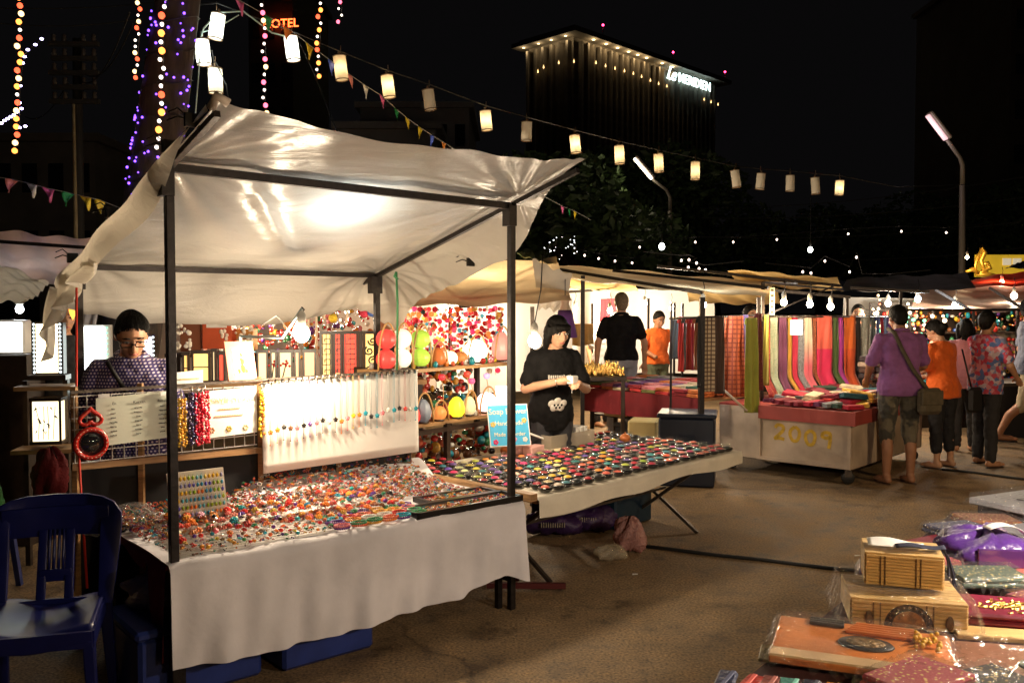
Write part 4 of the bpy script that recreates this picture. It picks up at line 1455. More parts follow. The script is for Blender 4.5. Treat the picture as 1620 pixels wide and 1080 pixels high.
# lamp arm and bulb
BULB1 = Vector((-1.10, 4.63, 1.475))
arm = thing('lamp_bracket', 'white and grey pipe bracket holding the bare bulb', 'bracket', tuple(S1.p(.66, BY + .06, 1.22)))
A0 = at(380, 600, 4.85); A1 = at(380, 532, 4.85); A2 = at(447, 534, 4.75)
m = MB(); m.tube([A0, A1], .011, 8); m.build('upright_pipe', white_pl, arm)
m = MB(); m.tube([A1, A2, BULB1 + Vector((0, 0, .13))], .008, 8); m.build('cross_pipe', M('pipe_grey', (.35, .42, .42), .4, .4), arm)
m = MB(); m.tube([A1 + Vector((.1, 0, .05)), A2 + Vector((-.03, 0, .12)), A2 + Vector((.05, 0, .02)), BULB1 + Vector((0, 0, .12))], .004, 5); m.build('flex', white_pl, arm)
bare_bulb('bare glowing bulb on a pipe arm above the necklace board', BULB1, 33, NEUT, .042, cord_to=BULB1 + Vector((0, 0, .14)))

# --- things beneath and beside the table
bluebox = M('blue_plastic', (.018, .036, .19), .38, var=.2, vs=8)


def crate(label, cx, cyy, z0, sx, sy, sz, rz, mat, lid=True, name='storage_box'):
    t = thing(name, label, 'box', (cx, cyy, z0))
    m = MB(); m.bbox((cx, cyy, z0 + sz / 2), (sx, sy, sz), .015, rz); m.build('body', mat, t)
    if lid:
        m = MB(); m.bbox((cx, cyy, z0 + sz + .02), (sx + .03, sy + .03, .04), .012, rz); m.build('lid', mat, t)
    for s in (-1, 1):
        m = MB(); c_ = Vector((cx, cyy, z0 + sz * .72)) + Matrix.Rotation(rz, 3, 'Z') @ Vector((0, s * (sy / 2 + .006), 0))
        m.bbox(c_, (sx * .35, .018, .03), .006, rz); m.build('grip', mat, t)
    return t


p1 = S1.p(.13, .24)
crate('blue plastic box under the left half of the jewellery table', p1.x, p1.y, .004, .52, .40, .27, S1.a, bluebox)
p2 = S1.p(.70, .20)
t = crate('blue cooler box with red label under the middle of the table', p2.x, p2.y, .004, .46, .40, .25, S1.a, bluebox)
q = S1.p(.87, -.002, .17)
m = MB(); m.box(q, (.075, .004, .075), S1.a); m.build('red_label', M('label_red', (.75, .07, .03), .5), t)
m = MB()
for z in (.195, .17, .145): m.box(S1.p(.87, -.0055, z), (.055, .002, .008), S1.a)
m.build('label_line', M('label_white', (.8, .7, .65), .6), t)
cg = S1.p(.10, .30, .32)
t = thing('plastic_bag', 'crumpled clear bag of stock lying on the left blue box', 'plastic bag', tuple(cg))
m = MB(); m.grid(40, 24, bag(cg, .2, .16, .08, 9)); m.build('film', sheet_mat('milky_film', (.55, .5, .45), .2, .3, .3, .8, 18), t)
# ------------------------------------------------------------------ soap stall
S2 = Fr((.137, 4.80), 46.5)
ZS = .575
LS, DS = 2.16, 1.20
t = thing('folding_table', 'folding table with crossed steel legs under the soap display', 'table', tuple(S2.p(0, 0)))
m = MB(); m.box(S2.p(LS / 2, DS / 2, ZS - .02), (LS, DS, .03), S2.a); m.build('tabletop', wood_m, t)
for x in (.28, 1.88):
    for s in (0, 1):
        m = MB(); m.bar(S2.p(x + .02 * s, .06 + s * (DS - .3), ZS - .04), S2.p(x + .02 * s, .78 - s * .62, .005), .022); m.build('leg', steel, t)
m = MB(); m.bar(S2.p(.28, .42, .30), S2.p(1.88, .42, .30), .016); m.build('brace', steel, t)
cream = M('cream_cloth', (.72, .66, .54), .85, var=.1, vs=5, bump=.2, bs=20)


def soapcloth(u, v):
    x = -.02 + u * (LS + .05)
    L1 = .105 - .02 * u + .012 * math.sin(u * 7) + .01 * math.sin(u * 17)
    q = v * (DS + .03 + L1)
    if q < DS + .03: return S2.p(x, DS - q, ZS + .004 + .002 * math.sin(x * 20))
    f = q - DS - .03
    return S2.p(x, -.034 - .012 * f + .006 * math.sin(x * 12) * f * 8, ZS + .002 - f)


m = MB(); m.grid(90, 44, soapcloth); tag(m.build('cream_tablecloth', cream), 'cream cloth covering the soap table with short front drop', 'tablecloth')


def sidecloth(u, v):
    return S2.p(LS + .032 + .01 * v, -.02 + u * DS, ZS + .002 - v * (.09 + .01 * math.sin(u * 9)))


m = MB(); m.grid(30, 4, sidecloth); tag(m.build('cream_tablecloth', cream), 'short cream cloth drop at the right end of soap table', 'tablecloth')
m = MB(); m.bar(S2.p(-.045, -.02, ZS + .01), S2.p(-.045, 1.22, ZS + .01), .05, .04)
tag(m.build('wooden_batten', wood_m), 'brown wooden batten between the jewellery and soap tables', 'batten')

lacq = M('black_lacquer', (.006, .005, .005), .06, coat=1.0)
petal = M('soap_petal', objcol=True, rough=.4, var=.15, vs=200)
dome = film_mat('clear_dome', rough=.03, bump=0.0, tint=.02)
FLN = [('magenta', (.60, .03, .16)), ('orange', (.80, .24, .03)), ('yellow', (.80, .52, .05)), ('pink', (.75, .18, .22)), ('coral', (.75, .14, .07)), ('cream', (.80, .66, .42)), ('purple', (.16, .08, .38)),
       ('red', (.50, .02, .04)), ('lime', (.45, .50, .05)), ('teal', (.05, .28, .32)), ('black', (.012, .010, .010))]


def soap_proto(kind):
    r = thing('soap_flower', 'soap', 'soap', (0, 0, 0))
    m = MB(); m.lathe([(0, 0), (.022, 0), (.036, .007), (.0425, .018), (.0425, .025), (.038, .029), (.030, .030), (.028, .024), (0, .018)], 18)
    m.build('bowl', lacq, r)
    m = MB()
    if kind == 0:
        for ring, (nr, rr_, zz, s) in enumerate(((8, .0185, .026, .010), (6, .010, .030, .009), (1, 0, .034, .0075))):
            for k in range(nr):
                a = 2 * PI * k / nr + ring * .3
                MM = Matrix.Rotation(a, 3, 'Z') @ Matrix.Rotation(-.5, 3, 'Y')
                m.ball((math.cos(a) * rr_, math.sin(a) * rr_, zz), s, 7, 4, (1.05, .9, .45), M=MM)
    else:
        m.lathe([(.025, .022), (.0255, .028), (.020, .035), (.010, .0385), (0, .0395)], 16)
    m.build('flower', petal, r)
    if kind == 0:
        m = MB(); m.lathe([(.0395, .028), (.038, .038), (.030, .047), (.017, .053), (0, .055)], 16); m.build('dome', dome, r)
    return Proto(r)


SP = [soap_proto(0), soap_proto(1)]
ns = 0
NXs, NYs = 23, 12
for r_ in range(NYs):
    kk = 0
    for k in range(NXs):
        x = .045 + k * (LS - .09) / (NXs - 1) + (.02 if r_ % 2 else -.02) + U(-.008, .008); y = .045 + r_ * (DS - .10) / (NYs - 1) + U(-.008, .008)
        if r_ >= 10 and 4 <= k <= 7: continue      # room for the sign
        if r_ >= 9 and 8 <= k <= 17: continue      # the seller's trays
        if k == 0 and r_ < 2: continue
        kk += 1
        nm, c = rnd.choice(FLN[:8]) if rnd.random() < .72 else rnd.choice(FLN[7:] + FLN[10:])
        if k > 19 or (r_ == 0 and k > 4): nm, c = rnd.choice((FLN[10], FLN[10], FLN[7], FLN[4]))
        kind = 0 if rnd.random() < .45 else 1
        SP[kind].put(S2.p(x, y, ZS + .007), U(0, 6), '%s soap flower in black bowl, %s from left in %s row from table front' % (nm, nth(kk), nth(r_ + 1)),
                     'soap flowers on the cream table', U(.94, 1.06), tuple(q * U(.8, 1.2) for q in c))
        ns += 1
# blue sign
A = on(776, 705, ZS + .01); A = S2.p(.42, 1.10, ZS + .01)
sgd = (Vector((1, .35, 0))).normalized()
pA = onplane(776, 707, S2.p(.42, 1.10, 0), sgd); pB = onplane(840, 699, S2.p(.42, 1.10, 0), sgd); 
hgt = .285
lean = (Vector((0, 0, 1)) + Vector((-.10, .18, 0))).normalized()
t = thing('soap_sign', 'bright blue handwritten soap sign with white border standing on the soap table', 'sign', tuple(pA))
w = (pB - pA).length; sx = sgd; nrm = sx.cross(lean).normalized()
if nrm.y > 0: nrm = -nrm


def sp(a, b_, o=0.0): return pA + sx * a + lean * b_ + nrm * o


m = MB(); m.prism([sp(0, 0), sp(w, 0), sp(w, hgt), sp(0, hgt)], -nrm * .006); bp_ = m.build('panel', M('sign_border', (.85, .8, .75), .6), t)
m = MB(); m.prism([sp(.006, .006, .002), sp(w - .006, .006, .002), sp(w - .006, hgt - .006, .002), sp(.006, hgt - .006, .002)], -nrm * .003)
m.build('blue_face', M('sign_blue', (.06, .42, .72), .6, var=.08, vs=20), t)
cr = M('sign_cream', (.85, .78, .55), .6)
fm = Matrix((sx, lean, sx.cross(lean).normalized())).transposed()
for s_, v, sz in (('Soap Flower', .235, .055), ('Hand Made', .155, .044), ('Made to order', .08, .038)):
    text_mesh('sign_lettering', s_, cr, bp_, sp(w / 2, v, .0045), fm, sz, .001, spacing=1.0)
for (a, b_, c, nm) in ((.03, .15, (.85, .5, .1), 'o'), (w - .035, .17, (.85, .55, .15), 'y'), (.04, .03, (.7, .04, .15), 'm'), (w - .04, .04, (.8, .75, .7), 'w'), (w * .6, .045, (.8, .35, .5), 'p')):
    m = MB()
    for k in range(5):
        g_ = 2 * PI * k / 5
        m.ball(sp(a + .011 * math.cos(g_), b_ + .011 * math.sin(g_), .003), .009, 7, 4, (1, .35, 1))
    m.build('sign_flower', M('sign_flower_%s' % nm, c, .5), bp_)

# seller's trays and boxes
clearp = sheet_mat('clear_plastic_tray', (.75, .68, .55), .15, .3, .1, .2, 20, alpha=.5)
c0 = S2.p(1.42, 1.06, ZS + .01)
t = thing('plastic_tray', 'clear plastic tray with paper packs at the back of soap table', 'tray', tuple(c0))
for (dx, dy, sx_, sy_) in ((0, -.14, .50, .008), (0, .14, .50, .008), (-.25, 0, .008, .28), (.25, 0, .008, .28)):
    m = MB(); m.box(c0 + S2.u * dx + S2.v * dy + Vector((0, 0, .06)), (sx_, sy_, .11), S2.a); m.build('side', clearp, t)
m = MB(); m.box(c0 + Vector((0, 0, .006)), (.5, .28, .008), S2.a); m.build('base', clearp, t)
for k, (dx, lab) in enumerate(((.08, 'left white paper pack standing in the clear tray'), (.13, 'middle white paper pack standing in the clear tray'), (.18, 'right white paper pack standing in the clear tray'))):
    m = MB(); m.bbox(c0 + S2.u * dx + S2.v * -.02 + Vector((0, 0, .08)), (.035, .2, .13), .004, S2.a)
    tag(m.build('paper_pack', paper), lab, 'paper pack', 'white packs in the clear tray')
c1 = S2.p(.93, 1.02, ZS + .01)
t = thing('pink_bag', 'pale pink bag with small open box in front of seller in black', 'bag', tuple(c1))
m = MB(); m.grid(36, 20, bag(c1, .085, .06, .10, 12)); m.build('bag_body', M('pale_pink', (.75, .42, .38), .5, var=.1, bump=.3, bs=20), t)
m = MB(); m.bbox(c1 + S2.u * .07 - S2.v * .09 + Vector((0, 0, .035)), (.17, .08, .06), .004, S2.a + .2); m.build('small_box', M('pale_pink'), t)
m = MB(); m.tube([c1 + S2.u * .12 + Vector((0, 0, .14)), c1 + S2.u * .34 - S2.v * .06 + Vector((0, 0, .05))], .008, 6)
tag(m.build('white_stick', paper), 'thin white stick lying across the seller tray', 'stick')
m = MB(); m.bbox(c1 + S2.u * .20 - S2.v * .10 + Vector((0, 0, .012)), (.3, .16, .02), .004, S2.a)
tag(m.build('cream_mat', M('cream_mat', (.72, .6, .4), .7)), 'cream board lying in front of the pink bag', 'board')
c2 = S2.p(.80, 1.0, ZS + .012)
t = thing('round_ornament', 'round orange wooden ornament behind the soap rows', 'ornament', tuple(c2))
m = MB(); m.ball(c2 + Vector((0, 0, .045)), .045, 14, 10, (1, 1, .85)); m.build('body', M('orange_lacquer', (.55, .16, .04), .25, coat=.5, var=.3, vs=30), t)
m = MB(); m.ball(c2 + Vector((0, 0, .088)), .009, 8, 6); m.build('knob', M('orange_lacquer'), t)
c3 = S2.p(1.83, .75, ZS + .01)
t = thing('round_ornament', 'second orange ornament among soap rows at the right', 'ornament', tuple(c3))
m = MB(); m.ball(c3 + Vector((0, 0, .05)), .042, 14, 10, (1, 1, .8)); m.build('body', M('orange_lacquer'), t)
m = MB(); m.ball(c3 + Vector((0, 0, .087)), .009, 8, 6); m.build('knob', M('orange_lacquer'), t)

bare_bulb('bare glowing bulb beside the hair of the soap seller', Vector((.145, 5.68, 1.40)), 17, NEUT, .042, cord_to=(.2, 5.8, 1.95))

# beneath the soap table
pq = on(1005, 838, .0)
t = crate('dark blue cooler box under the right end of soap table', pq.x - .12, pq.y + .25, .004, .46, .36, .34, S2.a, M('dark_teal_plastic', (.008, .03, .055), .4))
purp = M('purple_bag', (.035, .012, .07), .5, var=.4, vs=10, bump=.4, bs=18)
for k, (px_, py_, sx_, sy_, sz_, lab) in enumerate(((930, 850, .24, .14, .10, 'dark purple patterned bag lying under the soap table'), (880, 856, .20, .14, .085, 'purple bag with comb print at left under the soap table'))):
    c = on(px_, py_, .0) + Vector((0, .2, .02))
    t = thing('shopping_bag', lab, 'bag', tuple(c))
    m = MB(); m.grid(44, 26, bag(c, sx_, sy_, sz_, 30 + k)); m.build('bag_body', purp, t)
    m = MB()
    for j in range(11): m.box(c + Vector((-.1 + j * .016, -sy_ * 1.02, sz_ * .95)), (.006, .03, .03))
    m.build('printed_marks', M('print_grey', (.35, .3, .25), .6), t)
c = on(1000, 880, .0) + Vector((0, .12, .02))
t = thing('plastic_bag', 'pink plastic bag hanging at the floor beside the blue cooler', 'plastic bag', tuple(c))
m = MB(); m.grid(40, 26, bag(c, .10, .09, .115, 44)); m.build('film', sheet_mat('pink_film', (.62, .32, .28), .25, .3, .2, 1.0, 16), t)
c = on(968, 887, .0) + Vector((0, .05, .0))
t = thing('plastic_bag', 'small clear bag on the ground by the table leg', 'plastic bag', tuple(c))
m = MB(); m.grid(36, 22, bag(c, .10, .07, .05, 45)); m.build('film', film_mat('clear_bag2', (.7, .6, .42), .08, 1.0, 22, .3), t)
m = MB(); m.bar(on(770, 925, .03), on(895, 926, .03), .03)
tag(m.build('red_bar', M('red_bar_paint', (.09, .008, .006), .7)), 'dark red bar lying on the ground under the tables', 'bar')
# litter and a cable on the ground
m = MB(); c = on(1000, 909, .006); m.quad(c, c + Vector((.035, .0, .003)), c + Vector((.04, .03, .0)), c + Vector((.005, .02, .004)))
tag(m.build('paper_scrap', paper), 'tiny white paper scrap on the asphalt near the pink bag', 'litter')
m = MB(); c = on(1352, 879, .006); m.quad(c, c + Vector((.04, .0, .003)), c + Vector((.045, .02, .0)), c + Vector((.005, .015, .004)))
tag(m.build('paper_scrap', paper), 'tiny white paper scrap on the asphalt behind the bamboo books', 'litter')
cpts = [on(1010, 862, .012), on(1060, 868, .012), on(1130, 877, .012), on(1200, 884, .012), on(1270, 893, .012), on(1330, 900, .012), on(1400, 905, .012), on(1500, 915, .012)]
m = MB(); m.tube(cpts, .012, 7); tag(m.build('ground_cable', cable_m), 'black cable lying across the asphalt in front of soap table', 'cable')
cpts = [on(1490, 742, .012), on(1540, 747, .012), on(1600, 755, .012), on(1680, 765, .012)]
m = MB(); m.tube(cpts, .012, 7); tag(m.build('ground_cable', cable_m), 'black cable on the ground beside the feet at right', 'cable')
# ------------------------------------------------------------------ lantern stall behind
pearl = {}


def glowshade(name, col, e):
    return M('shade_' + name, col, .45, emit=e, ecol=col, sample=e > 3)


# long shelf carrying wooden table lamps (behind the jewellery display)
LA = Fr((-2.15, 5.55), 15)
t = thing('lamp_shelf', 'long dark wooden shelf behind the necklace board carrying wooden lamps', 'shelf', tuple(LA.p(0, 0)))
for z in (.62, 1.115):
    m = MB(); m.box(LA.p(.75, .12, z), (1.75, .30, .03), LA.a); m.build('board', wood_m, t)
for x in (-.08, .75, 1.58):
    for y in (.0, .26):
        m = MB(); m.box(LA.p(x, y, .55), (.035, .035, 1.1), LA.a); m.build('upright', dwood, t)


def wooden_lamp(label, x0, x1, z0, z1, y, panes, frame=dwood, fr=None, pattern=None, slats=0):
    fr = fr or LA
    w = x1 - x0; h = z1 - z0; d = min(.13, max(.07, w * .8))
    t = thing('table_lamp', label, 'lamp', tuple(fr.p((x0 + x1) / 2, y, z0)), 'wooden table lamps behind the display')
    e = .012
    for sx in (0, 1):
        for sy in (0, 1):
            m = MB(); m.box(fr.p(x0 + e / 2 + sx * (w - e), y + e / 2 + sy * (d - e), (z0 + z1) / 2), (e, e, h), fr.a); m.build('post', frame, t)
    for z in (z0 + .01, z1 - .01):
        m = MB(); m.box(fr.p((x0 + x1) / 2, y + d / 2, z), (w + .006, d + .006, .02), fr.a); m.build('plate', frame, t)
    col, e_, nm = panes
    g_ = glowshade(nm, col, e_)
    m = MB(); m.box(fr.p((x0 + x1) / 2, y + .012, (z0 + z1) / 2), (w - 2 * e, .004, h - .04), fr.a); fp_ = m.build('front_pane', g_, t)
    for sx in (0, 1):
        m = MB(); m.box(fr.p(x0 + .012 + sx * (w - .024), y + d / 2, (z0 + z1) / 2), (.004, d - 2 * e, h - .04), fr.a); m.build('side_pane', g_, t)
    for k in range(slats):
        z = z0 + h * (k + 1) / (slats + 1)
        m = MB(); m.box(fr.p((x0 + x1) / 2, y + .008, z), (w - e, .008, .007), fr.a); m.build('bar', frame, t)
    if pattern == 'bamboo':
        m = MB()
        for k in range(4):
            xx = x0 + w * (.25 + .16 * k)
            m.tube([fr.p(xx, y + .006, z0 + .03), fr.p(xx + U(-.01, .01), y + .006, z0 + h * .5), fr.p(xx + U(-.015, .015), y + .006, z1 - .05)], .002, 4)
        for k in range(16):
            p = fr.p(x0 + w * U(.2, .8), y + .005, z0 + h * U(.25, .85)); a = U(0, 6)
            m.add([p, p + fr.u * .012 * math.cos(a) + Vector((0, 0, .004)), p + fr.u * .026 * math.cos(a) + Vector((0, 0, -.018)), p + fr.u * .008 * math.cos(a) + Vector((0, 0, -.008))], [(0, 1, 2, 3)])
        m.build('painted_bamboo', ink, fp_)
    if pattern == 'flower':
        m = MB()
        for k in range(9):
            a = k * .7; m.ball(fr.p((x0 + x1) / 2 + .016 * math.cos(a) * (k % 3), y + .008, z0 + h * .55 + .010 * math.sin(a) * (k % 3)), .009, 6, 4, (1, .3, 1))
        m.build('painted_flower', M('paint_red', (.55, .02, .02), .6), fp_)
        m = MB(); m.tube([fr.p(x0 + w * .3, y + .008, z0 + .03), fr.p(x0 + w * .42, y + .008, z0 + h * .35), fr.p((x0 + x1) / 2, y + .008, z0 + h * .5)], .004, 5)
        m.build('painted_stem', ink, fp_)
    if pattern in ('scroll', 'key'):
        m = MB()
        if pattern == 'scroll':
            for k in range(4):
                zc = z0 + .035 + (k + .5) * (h - .07) / 4; xc = (x0 + x1) / 2 + (.012 if k % 2 else -.012)
                pts = [fr.p(xc + math.cos(a * .5 + k) * .032 * (1 - a / 22), y + .006, zc + math.sin(a * .5 + k) * .03 * (1 - a / 22)) for a in range(18)]
                m.tube(pts, .006, 5)
        else:
            n = 4
            for k in range(n):
                zc = z0 + .03 + (k + .5) * (h - .06) / n; q = w * .3
                for (a0, b0, a1, b1) in ((-q, -.02, q, -.02), (q, -.02, q, .015), (q, .015, -q * .4, .015), (-q, -.02, -q, .03), (-q * .4, .015, -q * .4, -.005)):
                    m.bar(fr.p((x0 + x1) / 2 + a0, y + .006, zc + b0), fr.p((x0 + x1) / 2 + a1, y + .006, zc + b1), .006)
            for xx in (.2, .5, .8): m.bar(fr.p(x0 + w * xx, y + .006, z0 + .02), fr.p(x0 + w * xx, y + .006, z1 - .02), .005)
        m.build('lattice', frame, fp_)
    return t


AMB = ((1, .55, .16), .6, 'amber'); CRE = ((1, .76, .40), .55, 'cream'); REDG = ((1, .06, .03), .8, 'redglow'); PEA = ((1, .62, .32), .42, 'peach'); YEL = ((1, .66, .20), .75, 'gold')


def la_x(px_): return None


def lx(px_, y=.0):
    """local x on the shelf's front line for an image column"""
    P = onplane(px_, 560, LA.p(0, y), LA.u); return (P - LA.p(0, y)).dot(LA.u)


for (a, b_, ht, pn, sl_, pat, lab) in ((288, 299, .20, AMB, 1, None, 'narrow amber lamp half hidden at the left end of shelf'), (303, 332, .21, YEL, 1, None, 'square dark framed lamp with golden panes and a cross bar'),
                                       (334, 342, .22, CRE, 0, None, 'slim cream lamp panel right of the golden lamp'), (344, 356, .20, REDG, 0, None, 'slim red glowing lamp left of the framed picture'),
                                       (406, 424, .21, CRE, 0, None, 'plain cream lamp just right of the framed picture'), (427, 438, .21, CRE, 0, 'flower', 'narrow cream lamp with small red flower'),
                                       (440, 463, .21, CRE, 0, 'flower', 'wide cream lamp with painted red flower on dark stem'), (465, 475, .21, PEA, 0, None, 'slim peach lamp below the bare bulb'), (479, 500, .21, PEA, 0, None, 'wide peach lamp below the bare bulb')):
    wooden_lamp(lab, lx(a), lx(b_), 1.132, 1.132 + ht, 0, pn, slats=sl_, pattern=pat)
for (a, b_, pn, pat, lab) in ((506, 526, YEL, 'key', 'tall lattice lamp glowing gold, left of the red pair'), (527, 541, REDG, 'key', 'tall narrow lattice lamp glowing red'), (542, 566, REDG, 'key', 'tall wide lattice lamp glowing red'),
                              (567, 573, YEL, None, 'slim gold side panel lamp between red and scroll lamps'), (575, 598, YEL, 'scroll', 'tall scroll patterned lamp glowing gold beside the steel post')):
    wooden_lamp(lab, lx(a), lx(b_), 1.13, 1.13 + .33, -.02, pn, pattern=pat)

# goods on the wall above the lamps
orp = M('orange_red_board', (.55, .09, .03), .6, var=.15, vs=6)
for (x0, x1, y0, y1, Y, mt, nm, lab) in ((320, 366, 508, 552, 6.1, orp, 'red_box', 'orange red gift box with white label above the lamps'), (285, 318, 512, 556, 6.15, M('brown_board', (.22, .07, .03), .6), 'brown_box', 'brown gift box left of the orange red box'),
                                         (367, 400, 520, 556, 6.2, M('amber_cloth', (.6, .28, .06), .7, var=.3), 'amber_box', 'amber patterned box right of the orange red box')):
    a, b_ = at(x0, y1, Y), at(x1, y0, Y)
    t = thing(nm, lab, 'box', (a.x, Y, a.z))
    m = MB(); m.bbox(((a.x + b_.x) / 2, Y + .06, (a.z + b_.z) / 2), (b_.x - a.x, .12, b_.z - a.z), .004); m.build('body', mt, t)
    if nm == 'red_box':
        m = MB(); m.box(((a.x + b_.x) / 2, Y - .002, b_.z - .03), (.14, .006, .03)); m.build('label', paper, t)
        m = MB()
        for k in range(9): m.ball(((a.x + b_.x) / 2 + .05 + .02 * math.cos(k * 1.4), Y - .004, (a.z + b_.z) / 2 + .03 * math.sin(k)), .014, 6, 4, (1, .2, 1))
        m.build('ornament', M('ornament_pale', (.8, .7, .6), .5), t)
t = thing('wall_shelf', 'dark shelf under the gift boxes behind the lamps', 'shelf', tuple(at(340, 560, 6.2)))
m = MB(); m.box((at(350, 560, 6.2).x, 6.25, at(350, 557, 6.2).z - .02), (.75, .22, .025)); m.build('board', dwood, t)
for px_ in (283, 405):
    p = at(px_, 560, 6.3); m = MB(); m.box((p.x, 6.3, p.z / 2), (.03, .03, p.z)); m.build('upright', dwood, t)
# hanging ornament cords and pompoms
fuz = M('pompom', objcol=True, rough=.8, var=.25, vs=90, bump=.5, bs=90)
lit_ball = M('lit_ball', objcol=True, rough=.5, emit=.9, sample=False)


def hang(label, px_, py_, Y, r, col, top, lit=False, n=1, name='hanging_ball_lamp', sq=1.0):
    c = at(px_, py_, Y)
    t = thing(name, label, 'ornament', tuple(c), 'hanging balls in the lantern stall')
    m = MB(); m.ball(c, r, 12, 9, (1, 1, sq)); o = m.build('ball', lit_ball if lit else fuz, t); o.color = (*col, 1)
    m = MB(); m.tube([c + Vector((0, 0, r * .9)), at(px_, top, Y)], .002, 4); m.build('thread', M('thread', (.6, .55, .5), .7), t)
    return t


for (x, y, c, lab) in ((412, 497, (.75, .03, .25), 'pink star ornament hanging at left'), (462, 488, (.7, .1, .02), 'orange fuzzy ball hanging left of the post'), (464, 501, (.25, .5, .08), 'lime green fuzzy ball hanging left of bulb'), (455, 514, (.7, .25, .05), 'amber fuzzy ball above the bulb arm'),
                       (527, 503, (.8, .6, .05), 'yellow fuzzy ball hanging above the lattice lamps'), (576, 496, (.75, .06, .12), 'red fuzzy ball hanging above scroll lamp'), (588, 494, (.1, .2, .6), 'blue ball hanging above scroll lamp')):
    hang(lab, x, y, 6.3, .032, c, 470)
for k, (x0, y0, x1, y1) in enumerate(((304, 492, 304, 532), (318, 495, 316, 528), (330, 495, 327, 532), (344, 497, 343, 531), (487, 490, 487, 520), (500, 492, 500, 560), (548, 480, 548, 512), (512, 480, 512, 505))):
    m = MB(); m.tube([at(x0, y0 - 12, 6.2), at(x0, y0, 6.2), at(x1 + 1, (y0 + y1) / 2, 6.2), at(x1, y1, 6.2)], [.006, .008, .008, .011], 6)
    tag(m.build('hanging_tassel', M('tassel_cream', (.75, .66, .5), .8)), 'cream cord tassel hanging behind the display, %s from the left' % nth([304, 318, 330, 344, 487, 500, 512, 548].index(x0) + 1), 'tassel', 'cream tassels hanging in the lantern stall')
# multicoloured mobile with woven balls
c0 = at(425, 528, 6.6)
pts = []
m = MB()
for k in range(420):
    m.cur = rnd.choice((0, 0, 1, 2, 4, 3, 7, 9, 11, 6)); m.ball(c0 + Vector((U(-.42, .8), U(-.1, .1), U(-.2, .22))), U(.010, .024), 6, 4, (1, 1, U(.7, 1.6)))
tag(m.build('coloured_fabric_goods', bead_mats), 'wall of small multicoloured fabric ornaments behind the bulb arm', 'ornaments', kind='stuff')
# white shell chandeliers
shell = M('shell_white', (.8, .74, .64), .3)
for lab, px_, py_, Y, n in (('white shell mobile hanging beside the left post', 284, 520, 5.6, 60), ('white shell mobile hanging right of the orange box', 384, 508, 6.0, 60)):
    c = at(px_, py_, Y)
    t = thing('shell_mobile', lab, 'mobile', tuple(c))
    m = MB(); m.torus(c + Vector((0, 0, .12)), .06, .004, 14, 5); m.tube([c + Vector((0, 0, .12)), c + Vector((0, 0, .3))], .003, 4); m.build('hoop', wire_m, t)
    m = MB()
    for k in range(n):
        a = U(0, 6.3); m.ball(c + Vector((math.cos(a) * .06, math.sin(a) * .06, U(-.14, .11))), U(.009, .017), 6, 4, (1, .4, 1))
    tag(m.build('shells', shell, t), kind='stuff')

# right-hand lamp shelves
LB = Fr((-.72, 5.62), 52)
t = thing('lamp_rack', 'wooden two tier rack with fabric lamps between the two front stalls', 'shelf', tuple(LB.p(0, 0)))
for z in (.845, 1.205):
    for k in range(3):
        m = MB(); m.box(LB.p(.52, .02 + k * .105, z), (1.24, .10, .022), LB.a); m.build('plank', wood_m, t)
for x, y in ((-.08, -.02), (1.12, -.02), (-.08, .3), (1.12, .3), (.42, -.03)):
    zt = 1.23 if x != .42 else .84
    m = MB(); m.box(LB.p(x, y, zt / 2), (.034, .034, zt), LB.a); m.build('upright', dwood, t)
for z in (.80, .45):
    m = MB(); m.bar(LB.p(-.08, -.03, z), LB.p(1.12, -.03, z), .03); m.build('rail', dwood, t)


def bx(px_, y): P = onplane(px_, 600, LB.p(0, y), LB.u); return (P - LB.p(0, y)).dot(LB.u)


